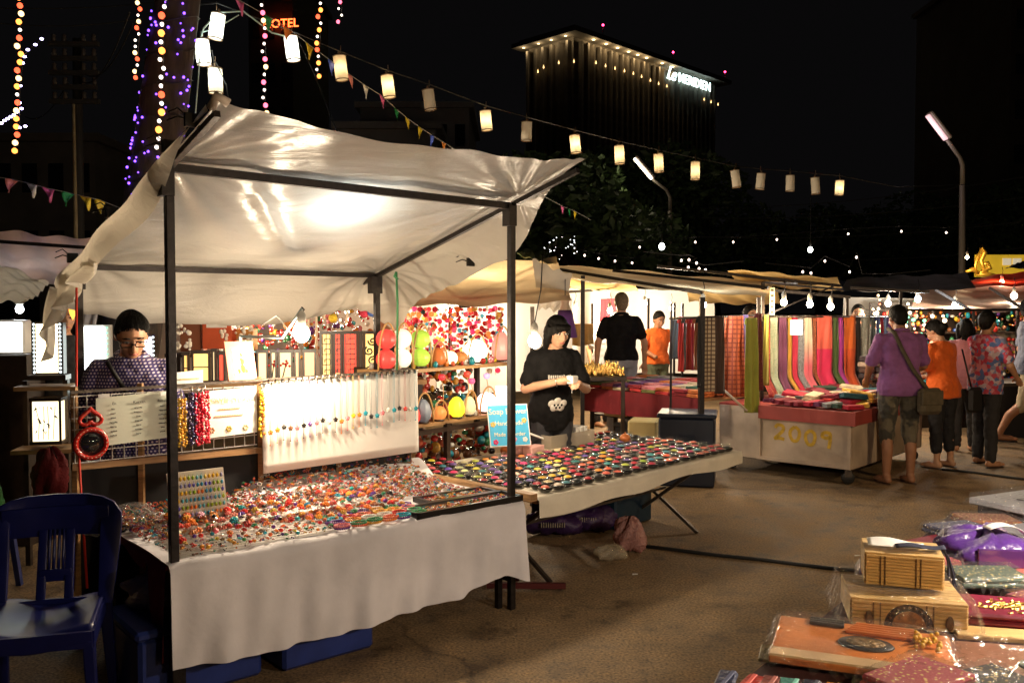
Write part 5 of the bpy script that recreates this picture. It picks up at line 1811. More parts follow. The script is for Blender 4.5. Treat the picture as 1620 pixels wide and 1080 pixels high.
def egg_lamp(label, px_, z, r, h, col, e, y=.08, shape='egg', hoop=True):
    x = bx(px_, y); c = LB.p(x, y, z)
    t = thing('fabric_lamp', label, 'lamp', tuple(c), 'fabric lamps on the rack')
    g_ = M('lampshade_%s_%d' % ('_'.join('%02d' % int(q * 99) for q in col), int(e * 10)), col, .4, emit=e, ecol=col, sample=e > 2.5, var=.08, vs=30)
    m = MB()
    if shape == 'egg': prof = [(0, 0), (r * .55, .005), (r * .93, h * .25), (r, h * .45), (r * .8, h * .75), (r * .4, h * .95), (0, h)]
    elif shape == 'ball': prof = [(0, 0)] + [(r * math.sin(a), h / 2 - h / 2 * math.cos(a)) for a in [PI * k / 9 for k in range(1, 9)]] + [(0, h)]
    elif shape == 'double': prof = [(0, 0)] + [(r * abs(math.sin(a)) * .98 + .012, h / 2 - h / 2 * math.cos(a / 2) if 0 else h * a / (2 * PI)) for a in [2 * PI * k / 16 for k in range(1, 16)]] + [(0, h)]
    else: prof = [(r, 0), (r, h), (0, h)]
    def rib(pr, zo):
        m.grid(36, len(pr) - 1, lambda u, v: c + Vector((0, 0, zo + pr[round(v * (len(pr) - 1))][1])) + Vector((math.cos(u * 2 * PI), math.sin(u * 2 * PI), 0)) * pr[round(v * (len(pr) - 1))][0] * (.93 + .07 * abs(math.sin(u * PI * 9)) ** .6))
    if shape == 'double':
        hb_ = [(max(.001, r * math.sin(a)), h / 4 - h / 4 * math.cos(a)) for a in [PI * k / 10 for k in range(11)]]
        rib(hb_, .004); rib(hb_, h / 2 + .002)
    elif shape == 'drum': m.lathe(prof, 18, c)
    else: rib([(max(.001, a), b_) for a, b_ in prof], 0)
    m.build('shade', g_, t)
    if hoop:
        pts = [c + LB.u * ((r + .022) * math.cos(a)) + LB.v * -.02 + Vector((0, 0, max(0, (h + .04) * math.sin(a)))) for a in [PI * k / 14 for k in range(15)]]
        m = MB(); m.tube(pts, .006, 6); m.build('hoop', M('rattan', (.5, .28, .1), .5), t)
    m = MB(); m.lathe([(0, -.001), (r * .7, 0), (r * .7, .012), (0, .014)], 14, c); m.build('base', dwood, t)
    return t


Z1, Z2 = 1.217, .857
for a in (('red and white double fabric lamp beside the steel post', 611, Z1, .065, .26, (.65, .05, .04), .5, .05, 'double'), ('cream double fabric lamp, second on the top shelf', 636, Z1, .065, .26, (.85, .78, .58), .5, .05, 'double'),
          ('lime green double fabric lamp on the top shelf', 665, Z1, .068, .25, (.35, .55, .06), .35, .05, 'double'), ('brown coconut lamp with pink flower on top shelf', 692, Z1, .06, .13, (.45, .12, .03), .25, .05, 'egg'),
          ('small glowing peach ball lamp on top shelf', 713, Z1, .05, .10, (1, .66, .42), 1.5, .05, 'ball', False), ('brown ribbed ball lamp beside the glowing peach one', 730, Z1, .05, .09, (.5, .18, .05), .3, .1, 'ball', False),
          ('large bright white globe lamp on the top shelf', 753, Z1, .085, .17, (1, .88, .7), 3.4, .1, 'ball'), ('tall pink egg lamp near the right end of top shelf', 793, Z1, .075, .22, (.75, .25, .2), .55, .1, 'egg'),
          ('red egg lamp at left of the lower shelf', 653, Z2, .05, .13, (.65, .04, .03), .35, -.02, 'egg', False), ('grey egg lamp beside the red one on lower shelf', 668, Z2, .062, .16, (.22, .25, .30), .08, -.0, 'egg'), ('coconut lamp with cut pattern on lower shelf', 694, Z2, .055, .10, (.6, .2, .05), .6, 0, 'ball'),
          ('yellow crescent shaped lamp on the lower shelf', 722, Z2, .06, .15, (.85, .75, .03), .7, 0, 'egg', False), ('cream ribbed lamp on the lower shelf', 742, Z2, .05, .14, (.75, .62, .36), .3, .02, 'egg'),
          ('glowing pink white globe lamp on the lower shelf', 770, Z2, .075, .15, (1, .62, .55), 2.2, .04, 'ball'), ('bright white lamp at right end of the lower shelf', 795, Z2, .05, .17, (1, .95, .9), 2.6, .1, 'drum', False)):
    egg_lamp(*a)
for lab, px_, py_, c in (('red tulip lamp flower above the coconut lamp', 699, 597, (.65, .03, .04)), ('small red lamp bud above the cream ribbed lamp', 739, 592, (.7, .05, .03)), ('pink lamp bud under the top shelf', 746, 603, (.8, .08, .2)), ('lilac lamp flower above the pink globe', 770, 595, (.6, .35, .6))):
    q = onplane(px_, py_, LB.p(0, .02), LB.u)
    t = thing('tulip_lamp', lab, 'lamp', tuple(q))
    m = MB(); m.lathe([(0, -.02), (.016, -.018), (.026, 0), (.022, .016), (.012, .022), (0, .02)], 10, q); m.build('shade', M('tulip_%d' % px_, c, .35, emit=.5, ecol=c, sample=False), t)
    m = MB(); m.tube([q - Vector((0, 0, .02)), q + LB.u * .015 - Vector((0, 0, .08)), (q.x + .01, q.y, Z2 + .004)], .003, 5); m.build('stem', M('rattan'), t)
m = MB()
for k in range(190):
    m.cur = rnd.choice((0, 0, 1, 3, 7, 9, 9, 11, 12, 4, 2)); z_ = rnd.choice((Z1, Z2)); s_ = U(.010, .026)
    m.ball(LB.p(U(-.03, 1.08), U(.0, .29), z_ + s_ * .9), s_, 7, 5, (1, 1, U(.8, 1.6)))
for k in range(230):
    m.cur = rnd.choice((0, 0, 1, 3, 10, 9, 11, 8, 4, 2)); m.ball(LB.p(U(-.05, 1.1), U(.30, .36), U(.87, 1.19)), U(.012, .032), 7, 5, (1, 1, U(.7, 1.5)))
tag(m.build('shelf_trinkets', bead_mats), 'small colourful trinkets crowding between the lamps on the rack', 'ornaments', kind='stuff')
m = MB()
for k in range(420):
    m.cur = rnd.choice((0, 0, 10, 10, 3, 11, 4, 8, 2, 9)); q = LB.p(U(-.02, 1.08), U(.04, .28), .05 + U(0, 1) ** .6 * .70); m.ball(q, U(.016, .04), 7, 5, (1, 1, U(.6, 1.1)))
tag(m.build('stored_ornaments', bead_mats), 'dark heap of stored red and brown ornaments under the lamp rack', 'ornaments', kind='stuff')
# curtain of red fabric-ball chains
CH = [(.65, .02, .05), (.7, .03, .10), (.75, .15, .03), (.8, .45, .08), (.04, .18, .2), (.9, .7, .5), (.6, .02, .02), (.7, .05, .08)]
for k in range(44):
    px_ = 606 + k * 4.4 + U(-2, 2); Y = 7.05 + U(-.25, .3)
    top = at(px_, 486, Y)
    t = thing('ball_garland', 'fabric ball garland in the lantern stall, %s from the left' % nth(k + 1), 'garland', tuple(top), 'garlands of fabric balls above the rack')
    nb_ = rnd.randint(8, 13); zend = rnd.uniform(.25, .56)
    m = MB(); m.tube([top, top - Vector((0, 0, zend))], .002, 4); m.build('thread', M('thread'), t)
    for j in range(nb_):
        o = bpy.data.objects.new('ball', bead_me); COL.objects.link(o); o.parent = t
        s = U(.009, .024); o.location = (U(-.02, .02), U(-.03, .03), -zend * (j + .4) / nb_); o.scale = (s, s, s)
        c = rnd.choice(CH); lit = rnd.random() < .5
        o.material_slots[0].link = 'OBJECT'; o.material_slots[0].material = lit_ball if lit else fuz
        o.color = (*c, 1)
# big pale bags hung at right: black butterfly print cloth
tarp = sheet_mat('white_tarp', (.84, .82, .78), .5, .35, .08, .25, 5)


def wall_sheet(name, label, corners, mat, wob=.04, n=24, cat='tarpaulin'):
    A, B, C, D = [at(*c) for c in corners]
    ph = U(0, 6)

    def fn(u, v):
        p = A.lerp(B, u).lerp(D.lerp(C, u), v)
        return p + Vector((0, wob * math.sin(u * 14 + ph) * (.3 + v), wob * .3 * math.sin(u * 9 + ph) * v))
    m = MB(); m.grid(n, 10, fn)
    return tag(m.build(name, mat), label, cat)


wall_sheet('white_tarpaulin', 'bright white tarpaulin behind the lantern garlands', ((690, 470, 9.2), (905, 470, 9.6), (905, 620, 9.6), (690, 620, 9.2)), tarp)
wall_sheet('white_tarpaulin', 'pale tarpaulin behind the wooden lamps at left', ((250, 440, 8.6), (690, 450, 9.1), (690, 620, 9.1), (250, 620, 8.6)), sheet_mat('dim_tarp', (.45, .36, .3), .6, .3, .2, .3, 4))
bare_bulb('glowing bulb behind the fabric ball garlands', at(712, 492, 8.4), 34, NEUT, .04)
bare_bulb('glowing bulb behind the steel post of the lantern stall', at(768, 500, 8.6), 34, NEUT, .04)
bare_bulb('glowing bulb above the lattice lamps under the canopy', at(524, 486, 6.9), 20, NEUT, .035)
bare_bulb('glowing bulb beside the right shell mobile', at(386, 500, 6.4), 14, NEUT, .035)
# gazebo canopy of the lantern stall
gaz = sheet_mat('gazebo_fabric', (.72, .60, .40), .55, .45, .15, .3, 6, (.8, .6, .34))
gz = thing('gazebo_canopy', 'cream gazebo roof sagging behind the jewellery canopy', 'canopy', tuple(at(735, 470, 7.4)))
hub = at(735, 455, 7.8)


def gaz_sheet(corners, sag):
    A, B, C, D = [at(*c) for c in corners]

    def fn(u, v):
        p = A.lerp(B, u).lerp(D.lerp(C, u), v)
        return p - Vector((0, 0, sag * math.sin(PI * u) * math.sin(PI * v))) + Vector((0, 0, .012 * math.sin(u * 21 + v * 5) + .008 * math.sin(v * 30 + u * 9)))
    m = MB(); m.grid(44, 26, fn); return m


gaz_sheet(((570, 486, 6.3), (905, 478, 7.0), (880, 408, 8.9), (590, 425, 8.7)), .03).build('roof_sheet', gaz, gz)
gaz_sheet(((842, 410, 7.6), (905, 436, 7.4), (893, 492, 7.3), (852, 488, 7.5)), .05).build('corner_drape', canopy_m, gz)
gaz_sheet(((815, 402, 8.8), (878, 420, 8.6), (880, 412, 9.8), (835, 398, 10.2)), .02).build('green_panel', M('green_fabric', (.12, .15, .035), .8, var=.2), gz)
for a, b_ in (((600, 466, 6.9), (735, 482, 7.3)), ((735, 482, 7.3), (893, 470, 7.8)), ((735, 482, 7.3), (700, 452, 8.5)), ((735, 482, 7.3), (840, 448, 8.9))):
    m = MB(); m.bar(at(*a), at(*b_), .02); m.build('rafter', steel, gz)
m = MB(); h_ = at(735, 481, 7.3); m.box(h_, (.09, .09, .06)); m.build('hub', blk, gz)
for px_, Y in ((712, 8.3), (842, 7.2)):
    p = at(px_, 485, Y); m = MB(); m.box((p.x, Y, p.z / 2), (.035, .035, p.z)); m.build('post', steel, gz)
# purple cloth doll hanging at the corner
c = at(894, 500, 7.2)
t = thing('hanging_cloth', 'purple skirted cloth doll hanging at the gazebo corner', 'cloth doll', tuple(c))
m = MB(); m.lathe([(.05, .0), (.055, .05), (.07, -.02), (.10, -.17), (.09, -.175), (.03, -.01)], 14, c); m.build('skirt', M('purple_cloth', (.16, .06, .30), .8), t)
m = MB(); m.lathe([(.0, .17), (.03, .165), (.038, .13), (.03, .10), (.045, .06), (.055, .0)], 10, c); m.build('body', M('beige_cloth', (.65, .5, .38), .8), t)
m = MB(); m.tube([c + Vector((0, 0, .16)), c + Vector((0, 0, .3))], .004, 5); m.build('cord', cable_m, t)

# ------------------------------------------------------------------ far-left stall
lsh = sheet_mat('left_canopy_sheet', (.68, .58, .5), .4, .4, .2, .4, 5, (.7, .5, .42))
cl = thing('side_canopy', 'pale plastic canopy sagging at the far left edge', 'canopy', tuple(at(60, 400, 6.2)))
gaz_sheet(((-60, 445, 5.3), (140, 455, 5.6), (150, 378, 7.0), (-60, 360, 7.0)), .05).build('sheet', lsh, cl)
gaz_sheet(((-60, 395, 5.0), (78, 450, 4.9), (40, 478, 4.8), (-60, 470, 4.8)), -.06).build('drape', canopy_m, cl)
m = MB(); m.bar(at(-60, 378, 6.4), at(140, 392, 6.6), .025); m.build('bar', blk, cl)
for lab, x0, y0, x1, y1, Y, pn, fr_ in (('tall bright lamp panel edged with led dots at left', 50, 510, 95, 592, 5.4, ((1, .82, .5), 3.0, 'hotcream'), 1), ('square lamp painted with black bamboo and red flower', 48, 630, 92, 704, 5.3, ((1, .82, .5), 1.3, 'bamboocream'), 2),
                                        ('white panel lamp with pale green patterned border behind the seller', 124, 514, 170, 624, 5.7, ((.9, 1, .96), 3.2, 'greenwhite'), 3), ('violet white panel lamp partly hidden behind the seller', 216, 530, 243, 622, 5.75, ((.85, .82, 1), 2.4, 'violetwhite'), 1)):
    A = at(x0, y1, Y); B = at(x1, y0, Y)
    F0 = Fr((A.x, Y), 12)
    w = (B.x - A.x); h = B.z - A.z
    if fr_ == 2:
        wooden_lamp(lab, 0, w, A.z, B.z, 0, pn, fr=F0, pattern='bamboo')
        continue
    t = thing('panel_lamp', lab, 'lamp', tuple(F0.p(w / 2, 0, A.z)))
    m = MB(); m.box(F0.p(w / 2, .04, A.z + h / 2), (w, .07, h), F0.a); m.build('box', dwood if fr_ == 1 else white_pl, t)
    m = MB(); m.box(F0.p(w / 2, .0, A.z + h / 2), (w * .66, .012, h * .94), F0.a); m.build('panel', glowshade(pn[2], pn[0], pn[1]), t)
    m = MB()
    for k in range(13):
        for s in (0, 1):
            m.ball(F0.p(w * (.09 + .82 * s), -.0, A.z + h * (k + .5) / 13), .008, 6, 4)
    m.build('dots', glowshade('dot_%d' % fr_, (.8, .95, 1) if fr_ == 1 else (.35, .75, .6), 1.5 if fr_ == 1 else .6), t)
    m = MB(); m.box(F0.p(w / 2, .03, A.z - .02), (w + .04, .12, .03), F0.a); m.build('foot', dwood, t)
t = thing('lamp_stand_shelf', 'dark shelf unit at far left holding the lit panel lamps', 'shelf', tuple(at(70, 490, 5.6).xy) + (0,))
for z in (at(0, 604, 5.4).z, at(0, 716, 5.3).z, at(0, 634, 5.7).z):
    pass
zA = at(70, 604, 5.4).z; zB = at(70, 708, 5.3).z - .015; zC = at(147, 628, 5.7).z - .045
for px_, Y, z, w in ((75, 5.5, zA - .04, .32), (72, 5.42, zB - .012, .34), (180, 5.82, zC, .6)):
    p = at(px_, 560, Y); m = MB(); m.box((p.x, Y, z), (w, .24, .025), R(12)); m.build('board', wood_m, t)
for px_, Y, z in ((40, 5.5, zA), (104, 5.6, zA), (130, 5.85, zC), (236, 5.95, zC)):
    p = at(px_, 560, Y); m = MB(); m.box((p.x, Y, z / 2), (.03, .03, z)); m.build('upright', dwood, t)
# white lit sign board far left, and clutter
A, B = at(-40, 560, 6.0), at(38, 506, 6.0)
t = thing('white_light_box', 'bright white light box at the left edge', 'light box', (A.x, 6.0, A.z))
m = MB(); m.bbox(((A.x + B.x) / 2, 6.05, (A.z + B.z) / 2), (B.x - A.x, .1, B.z - A.z), .01); m.build('case', white_pl, t)
m = MB(); m.box(((A.x + B.x) / 2, 5.996, (A.z + B.z) / 2), (B.x - A.x - .03, .012, B.z - A.z - .03)); m.build('panel', glowshade('lightbox', (1, .96, .88), 2.2), t)
p = at(0, 600, 6.05); m = MB(); m.box((p.x, 6.08, A.z / 2), (.5, .3, A.z - .01))
tag(m.build('dark_cabinet', dwood), 'dark cabinet under the white light box', 'cabinet')
bare_bulb('glowing violet white bulb at left behind the canopy drape', at(31, 489, 6.3), 5, COOL, .026)
c = at(80, 752, 5.1)
t = thing('red_bag', 'dark red cloth bag hanging below the bamboo lamp', 'bag', tuple(c))
m = MB(); m.grid(36, 24, bag(c - Vector((0, 0, .12)), .10, .06, .15, 61)); m.build('bag_body', M('dark_red_cloth', (.20, .012, .015), .7, var=.3, bump=.3), t)
m = MB(); m.tube([c + Vector((-.04, 0, .1)), c + Vector((0, 0, .17)), c + Vector((.04, 0, .1))], .006, 5); m.build('handle', cable_m, t)
# orange lit ornament and grey cloth behind the seller
wall_sheet('grey_cloth', 'pale grey cloth hanging above the green bordered lamp', ((125, 478, 6.1), (158, 480, 6.1), (152, 514, 6.1), (122, 514, 6.1)), M('grey_cloth', (.4, .38, .4), .8), .02, 10, 'cloth')
c = at(115, 488, 5.2)
t = thing('flame_lamp', 'small orange glowing lamp tucked behind the left post', 'lamp', tuple(c))
m = MB(); m.lathe([(0, -.07), (.018, -.03), (.028, .03), (.022, .07), (0, .08)], 10, c); m.build('shade', glowshade('flame', (1, .42, .06), 1.4), t)
m = MB(); m.tube([c + Vector((0, 0, .07)), c + Vector((0, 0, .2))], .004, 5); m.build('cord', cable_m, t)
# ------------------------------------------------------------------ cloth materials
def cloth(name, col=(.5,.5,.5), pat=None, col2=(.8, .75, .65), sc_=40.0):
    if name in _mats: return _mats[name]
    m, N, L, p = nodes_of(name)
    p.inputs['Roughness'].default_value = .75; p.inputs['Sheen Weight'].default_value = .15
    tc = N.new('ShaderNodeTexCoord')
    no = N.new('ShaderNodeTexNoise'); no.inputs['Scale'].default_value = 6; L.new(tc.outputs['Object'], no.inputs['Vector'])
    mx = N.new('ShaderNodeMix'); mx.data_type = 'RGBA'
    mx.inputs[6].default_value = (*col, 1); mx.inputs[7].default_value = (*col2, 1)
    if pat == 'flower':
        v = N.new('ShaderNodeTexVoronoi'); v.inputs['Scale'].default_value = sc_; L.new(tc.outputs['Object'], v.inputs['Vector'])
        r = ramp(N, [(.22, (1, 1, 1)), (.3, (0, 0, 0))]); L.new(v.outputs['Distance'], r.inputs['Fac']); L.new(r.outputs[0], mx.inputs[0])
    elif pat == 'check':
        b = N.new('ShaderNodeTexBrick'); b.offset = 0; b.inputs['Scale'].default_value = sc_; b.inputs['Mortar Size'].default_value = .07; b.inputs['Brick Width'].default_value = .5; b.inputs['Row Height'].default_value = .5
        b.inputs['Color1'].default_value = b.inputs['Color2'].default_value = (0, 0, 0, 1); b.inputs['Mortar'].default_value = (1, 1, 1, 1)
        mp = N.new('ShaderNodeMapping'); mp.inputs['Rotation'].default_value = (PI / 2, 0, 0); L.new(tc.outputs['Object'], mp.inputs['Vector'])
        L.new(mp.outputs['Vector'], b.inputs['Vector']); L.new(b.outputs['Color'], mx.inputs[0])
    elif pat == 'stripe':
        w = N.new('ShaderNodeTexWave'); w.bands_direction = 'Z'; w.inputs['Scale'].default_value = sc_; w.inputs['Distortion'].default_value = .4; L.new(tc.outputs['Object'], w.inputs['Vector'])
        r = ramp(N, [(.45, (0, 0, 0)), (.55, (1, 1, 1))]); L.new(w.outputs['Fac'], r.inputs['Fac']); L.new(r.outputs[0], mx.inputs[0])
    elif pat == 'mottle':
        n2 = N.new('ShaderNodeTexNoise'); n2.inputs['Scale'].default_value = sc_; L.new(tc.outputs['Object'], n2.inputs['Vector'])
        r = ramp(N, [(.47, (0, 0, 0)), (.55, (1, 1, 1))]); L.new(n2.outputs['Fac'], r.inputs['Fac']); L.new(r.outputs[0], mx.inputs[0])
    elif pat == 'dots':
        mp = N.new('ShaderNodeMapping'); mp.inputs['Scale'].default_value = (sc_, sc_, sc_); L.new(tc.outputs['Object'], mp.inputs['Vector'])
        se = N.new('ShaderNodeSeparateXYZ'); L.new(mp.outputs['Vector'], se.inputs[0])

        def math_(op, a, b_=None):
            n_ = N.new('ShaderNodeMath'); n_.operation = op
            for i, q in enumerate((a, b_)):
                if q is None: continue
                if isinstance(q, (int, float)): n_.inputs[i].default_value = q
                else: L.new(q, n_.inputs[i])
            return n_.outputs[0]
        row = math_('FLOOR', se.outputs['Z'])
        sh = math_('MULTIPLY', math_('MODULO', row, 2.0), .5)
        fx = math_('SUBTRACT', math_('FRACT', math_('ADD', se.outputs['X'], sh)), .5)
        fz = math_('SUBTRACT', math_('FRACT', se.outputs['Z']), .5)
        d = math_('SQRT', math_('ADD', math_('MULTIPLY', fx, fx), math_('MULTIPLY', fz, fz)))
        L.new(math_('LESS_THAN', d, .27), mx.inputs[0])
    elif pat == 'fade':
        se = N.new('ShaderNodeSeparateXYZ'); L.new(tc.outputs['Generated'], se.inputs[0])
        r = ramp(N, [(.35, (1, 1, 1)), (.65, (0, 0, 0))]); L.new(se.outputs['Z'], r.inputs['Fac']); L.new(r.outputs[0], mx.inputs[0])
    elif pat == 'block':
        se = N.new('ShaderNodeSeparateXYZ'); L.new(tc.outputs['Generated'], se.inputs[0])
        r = ramp(N, [(.0, (1, 1, 1)), (.55, (0, 0, 0))], 'CONSTANT'); L.new(se.outputs['Z'], r.inputs['Fac']); L.new(r.outputs[0], mx.inputs[0])
    else:
        mx.inputs[0].default_value = 0
    rp = N.new('ShaderNodeMapRange'); rp.inputs['To Min'].default_value = .75; rp.inputs['To Max'].default_value = 1.25
    L.new(no.outputs['Fac'], rp.inputs['Value'])
    vm = N.new('ShaderNodeVectorMath'); vm.operation = 'SCALE'
    L.new(mx.outputs[2], vm.inputs[0]); L.new(rp.outputs[0], vm.inputs['Scale'])
    L.new(vm.outputs[0], p.inputs['Base Color'])
    nb = N.new('ShaderNodeTexNoise'); nb.inputs['Scale'].default_value = 220; L.new(tc.outputs['Object'], nb.inputs['Vector'])
    b = N.new('ShaderNodeBump'); b.inputs['Strength'].default_value = .2; b.inputs['Distance'].default_value = .003
    L.new(nb.outputs['Fac'], b.inputs['Height']); L.new(b.outputs['Normal'], p.inputs['Normal'])
    return m


# ------------------------------------------------------------------ numbered scarf cart
S4 = Fr((2.10, 8.90), -42.3)
CW, CD = 1.34, 1.9
ply = M('weathered_plywood', (.42, .33, .25), .75, var=.3, vs=3.2, bump=.25, bs=9, detail=8)
t = thing('scarf_cart', 'weathered plywood cart on casters painted with yellow 2009', 'market cart', tuple(S4.p(0, 0)))
m = MB(); m.box(S4.p(.22, -.005, .40), (.43, .03, .50), S4.a); m.build('panel', ply, t)
m = MB(); m.box(S4.p(.45 + (CW - .45) / 2, -.01, .36), (CW - .45, .03, .42), S4.a); m.build('panel', ply, t)
m = MB(); m.box(S4.p(CW - .012, CD / 2, .36), (.03, CD, .42), S4.a); m.build('panel', ply, t)
m = MB(); m.box(S4.p(.012, CD / 2, .36), (.03, CD, .42), S4.a); m.build('panel', ply, t)
m = MB(); m.box(S4.p(CW / 2, CD / 2, .155), (CW, CD, .03), S4.a); m.build('floor', dwood, t)
m = MB(); m.box(S4.p(.445, -.032, .36), (.03, .02, .42), S4.a); m.box(S4.p(CW - .015, -.032, .36), (.03, .018, .42), S4.a); m.box(S4.p(CW / 2 + .2, -.032, .165), (CW - .44, .018, .03), S4.a); m.build('batten', ply, t)
redw = M('red_rim_paint', (.30, .045, .035), .6, var=.15, vs=4)
m = MB(); m.box(S4.p(.45 + (CW - .40) / 2, -.05, .615), (CW - .40, .04, .125), S4.a); m.build('rim', redw, t)
m = MB(); m.box(S4.p(CW + .032, CD / 2, .62), (.04, CD + .1, .125), S4.a); m.build('rim', redw, t)
m = MB(); m.box(S4.p(CW / 2, CD / 2, .655), (CW + .02, CD, .03), S4.a); m.build('deck', redw, t)
for x, y in ((.08, .1), (CW - .06, .06), (.08, CD - .1), (CW - .06, CD - .1)):
    m = MB(); c = S4.p(x, y, .06); MM = Matrix.Rotation(S4.a + .5, 4, 'Z') @ Matrix.Rotation(PI / 2, 4, 'X')
    m.lathe([(0, -.02), (.05, -.02), (.06, -.012), (.06, .012), (.05, .02), (0, .02)], 16, c, M=MM); w = m.build('caster_wheel', cable_m, t)
    m = MB(); m.box(c + Vector((0, 0, .045)), (.06, .055, .07), S4.a + .5); m.build('caster_fork', steel, t)
yel = M('yellow_spray', (.48, .30, .02), .7, var=.25, vs=30)


def digit(poly, x0, z0, w, h):
    pts = [S4.p(x0 + a * w, -.027, z0 + b_ * h) for a, b_ in poly]
    # Catmull-Rom for a hand-sprayed look
    out = []
    for i in range(len(pts) - 1):
        p0 = pts[max(i - 1, 0)]; p1 = pts[i]; p2 = pts[i + 1]; p3 = pts[min(i + 2, len(pts) - 1)]
        for k in range(6):
            s = k / 6
            out.append(.5 * ((2 * p1) + (p2 - p0) * s + (2 * p0 - 5 * p1 + 4 * p2 - p3) * s * s + (3 * p1 - p0 - 3 * p2 + p3) * s ** 3))
    out.append(pts[-1])
    mm = MB(); n = len(out); hw = .016
    vs = []
    for i, p in enumerate(out):
        d = out[min(i + 1, n - 1)] - out[max(i - 1, 0)]; d.normalize()
        q = d.cross(S4.v).normalized() * hw
        vs += [p - q, p + q]
    mm.add(vs, [(2 * i, 2 * i + 1, 2 * i + 3, 2 * i + 2) for i in range(n - 1)])
    return mm


D2 = [(.05, .78), (.3, 1), (.75, .95), (.85, .7), (.55, .4), (.1, .08), (.08, .02), (.5, .06), (.95, .0)]
D0 = [(.5, 1), (.12, .75), (.05, .4), (.3, .03), (.7, .05), (.92, .45), (.85, .8), (.5, 1)]
D9 = [(.85, .72), (.5, .6), (.12, .72), (.3, .97), (.8, .95), (.85, .6), (.82, .3), (.72, -.1)]
for k, (dg_, dz) in enumerate(((D2, .0), (D0, -.005), (D0, -.025), (D9, -.03))):
    o = digit(dg_, .60 + k * .152, .365 + dz, .105, .135).build('painted_digit', yel, t, solid=.001)
# goods on the deck: folded scarves
FS = [('maroon', (.22, .02, .035)), ('grey', (.22, .22, .22)), ('crimson', (.45, .015, .04)), ('cream', (.75, .62, .42)), ('red', (.55, .03, .025)), ('golden', (.62, .36, .05)), ('plum', (.16, .03, .09)), ('dark green', (.03, .07, .05)), ('pale pink', (.75, .5, .42)), ('teal', (.03, .12, .15))]
fsp = thing('folded_scarf', 'scarf', 'scarf', (0, 0, 0))
m = MB()
for k in range(3): m.bbox((0, 0, .008 + k * .013), (.115 - .004 * k, .20 - .006 * k, .0125), .005)
m.build('folds', M('folded_cloth', objcol=True, rough=.8, var=.3, vs=22, bump=.4, bs=25), fsp)
FSP = Proto(fsp)
for r_ in range(6):
    for k in range(9):
        nm, c = rnd.choice(FS[:3] + FS[6:8]) if r_ == 0 else rnd.choice(FS)
        if r_ in (2, 4): nm, c = rnd.choice((FS[3], FS[8], FS[3], FS[5]))
        FSP.put(S4.p(.55 + k * .094 + U(-.01, .01), .10 + r_ * .235 + U(-.02, .02), .672 + (.02 if r_ > 0 else 0) + U(0, .03)), S4.a + (R(-28) if r_ == 0 else U(-.35, .35)),
                '%s folded scarf, %s from left in %s row on the numbered cart' % (nm, nth(k + 1), nth(r_ + 1)), 'folded scarves on the numbered cart', U(.95, 1.15), c, rot=(U(-.12, .12), U(-.12, .12), S4.a + (R(-28) if r_ == 0 else U(-.35, .35))))
        if r_ > 0 and k % 2:
            nm, c = rnd.choice(FS)
            FSP.put(S4.p(.55 + k * .094, .10 + r_ * .235, .735 + U(0, .03)), 0, '%s folded scarf lying on top, %s from left, above %s row of the cart' % (nm, nth((k + 1) // 2), nth(r_ + 1)), 'folded scarves on the numbered cart', U(1, 1.3), c, rot=(U(-.2, .2), U(-.2, .2), U(0, 3)))
# scarf rail and hanging scarves


def hung_scarf(label, px0, px1, y0, y1, Y0, Y1, mat, spread=0.0, foot=0.0, group='scarves hanging over the numbered cart', fold=3.0):
    A = at(px0, y0, Y0); B = at(px1, y0, Y1); C = at(px1 + spread, y1, Y1); D = at(px0 - spread, y1, Y0)
    d = (B - A); d.z = 0; d.normalize(); nrm = Vector((d.y, -d.x, 0)); ph = U(0, 6)
    if nrm.y > 0: nrm = -nrm

    def fn(u, v):
        # back half goes over the rail
        if v < .12: p = A.lerp(B, u) + nrm * (-.03 * math.cos(v / .12 * PI / 2)) + Vector((0, 0, .015 * math.sin(v / .12 * PI / 2) - .05 * (1 - v / .12)))
        else:
            vv = (v - .12) / .88
            p = A.lerp(B, u).lerp(D.lerp(C, u), vv) + Vector((0, 0, .015))
            p += nrm * (.012 * math.sin(u * PI * fold + ph) * (.4 + vv) + foot * smooth(.75, 1, vv) + .004 * math.sin(u * 17 + vv * 9))
        return p
    m = MB(); m.grid(14, 26, fn)
    return tag(m.build('hanging_scarf', mat, solid=.003), label, 'scarf', group)


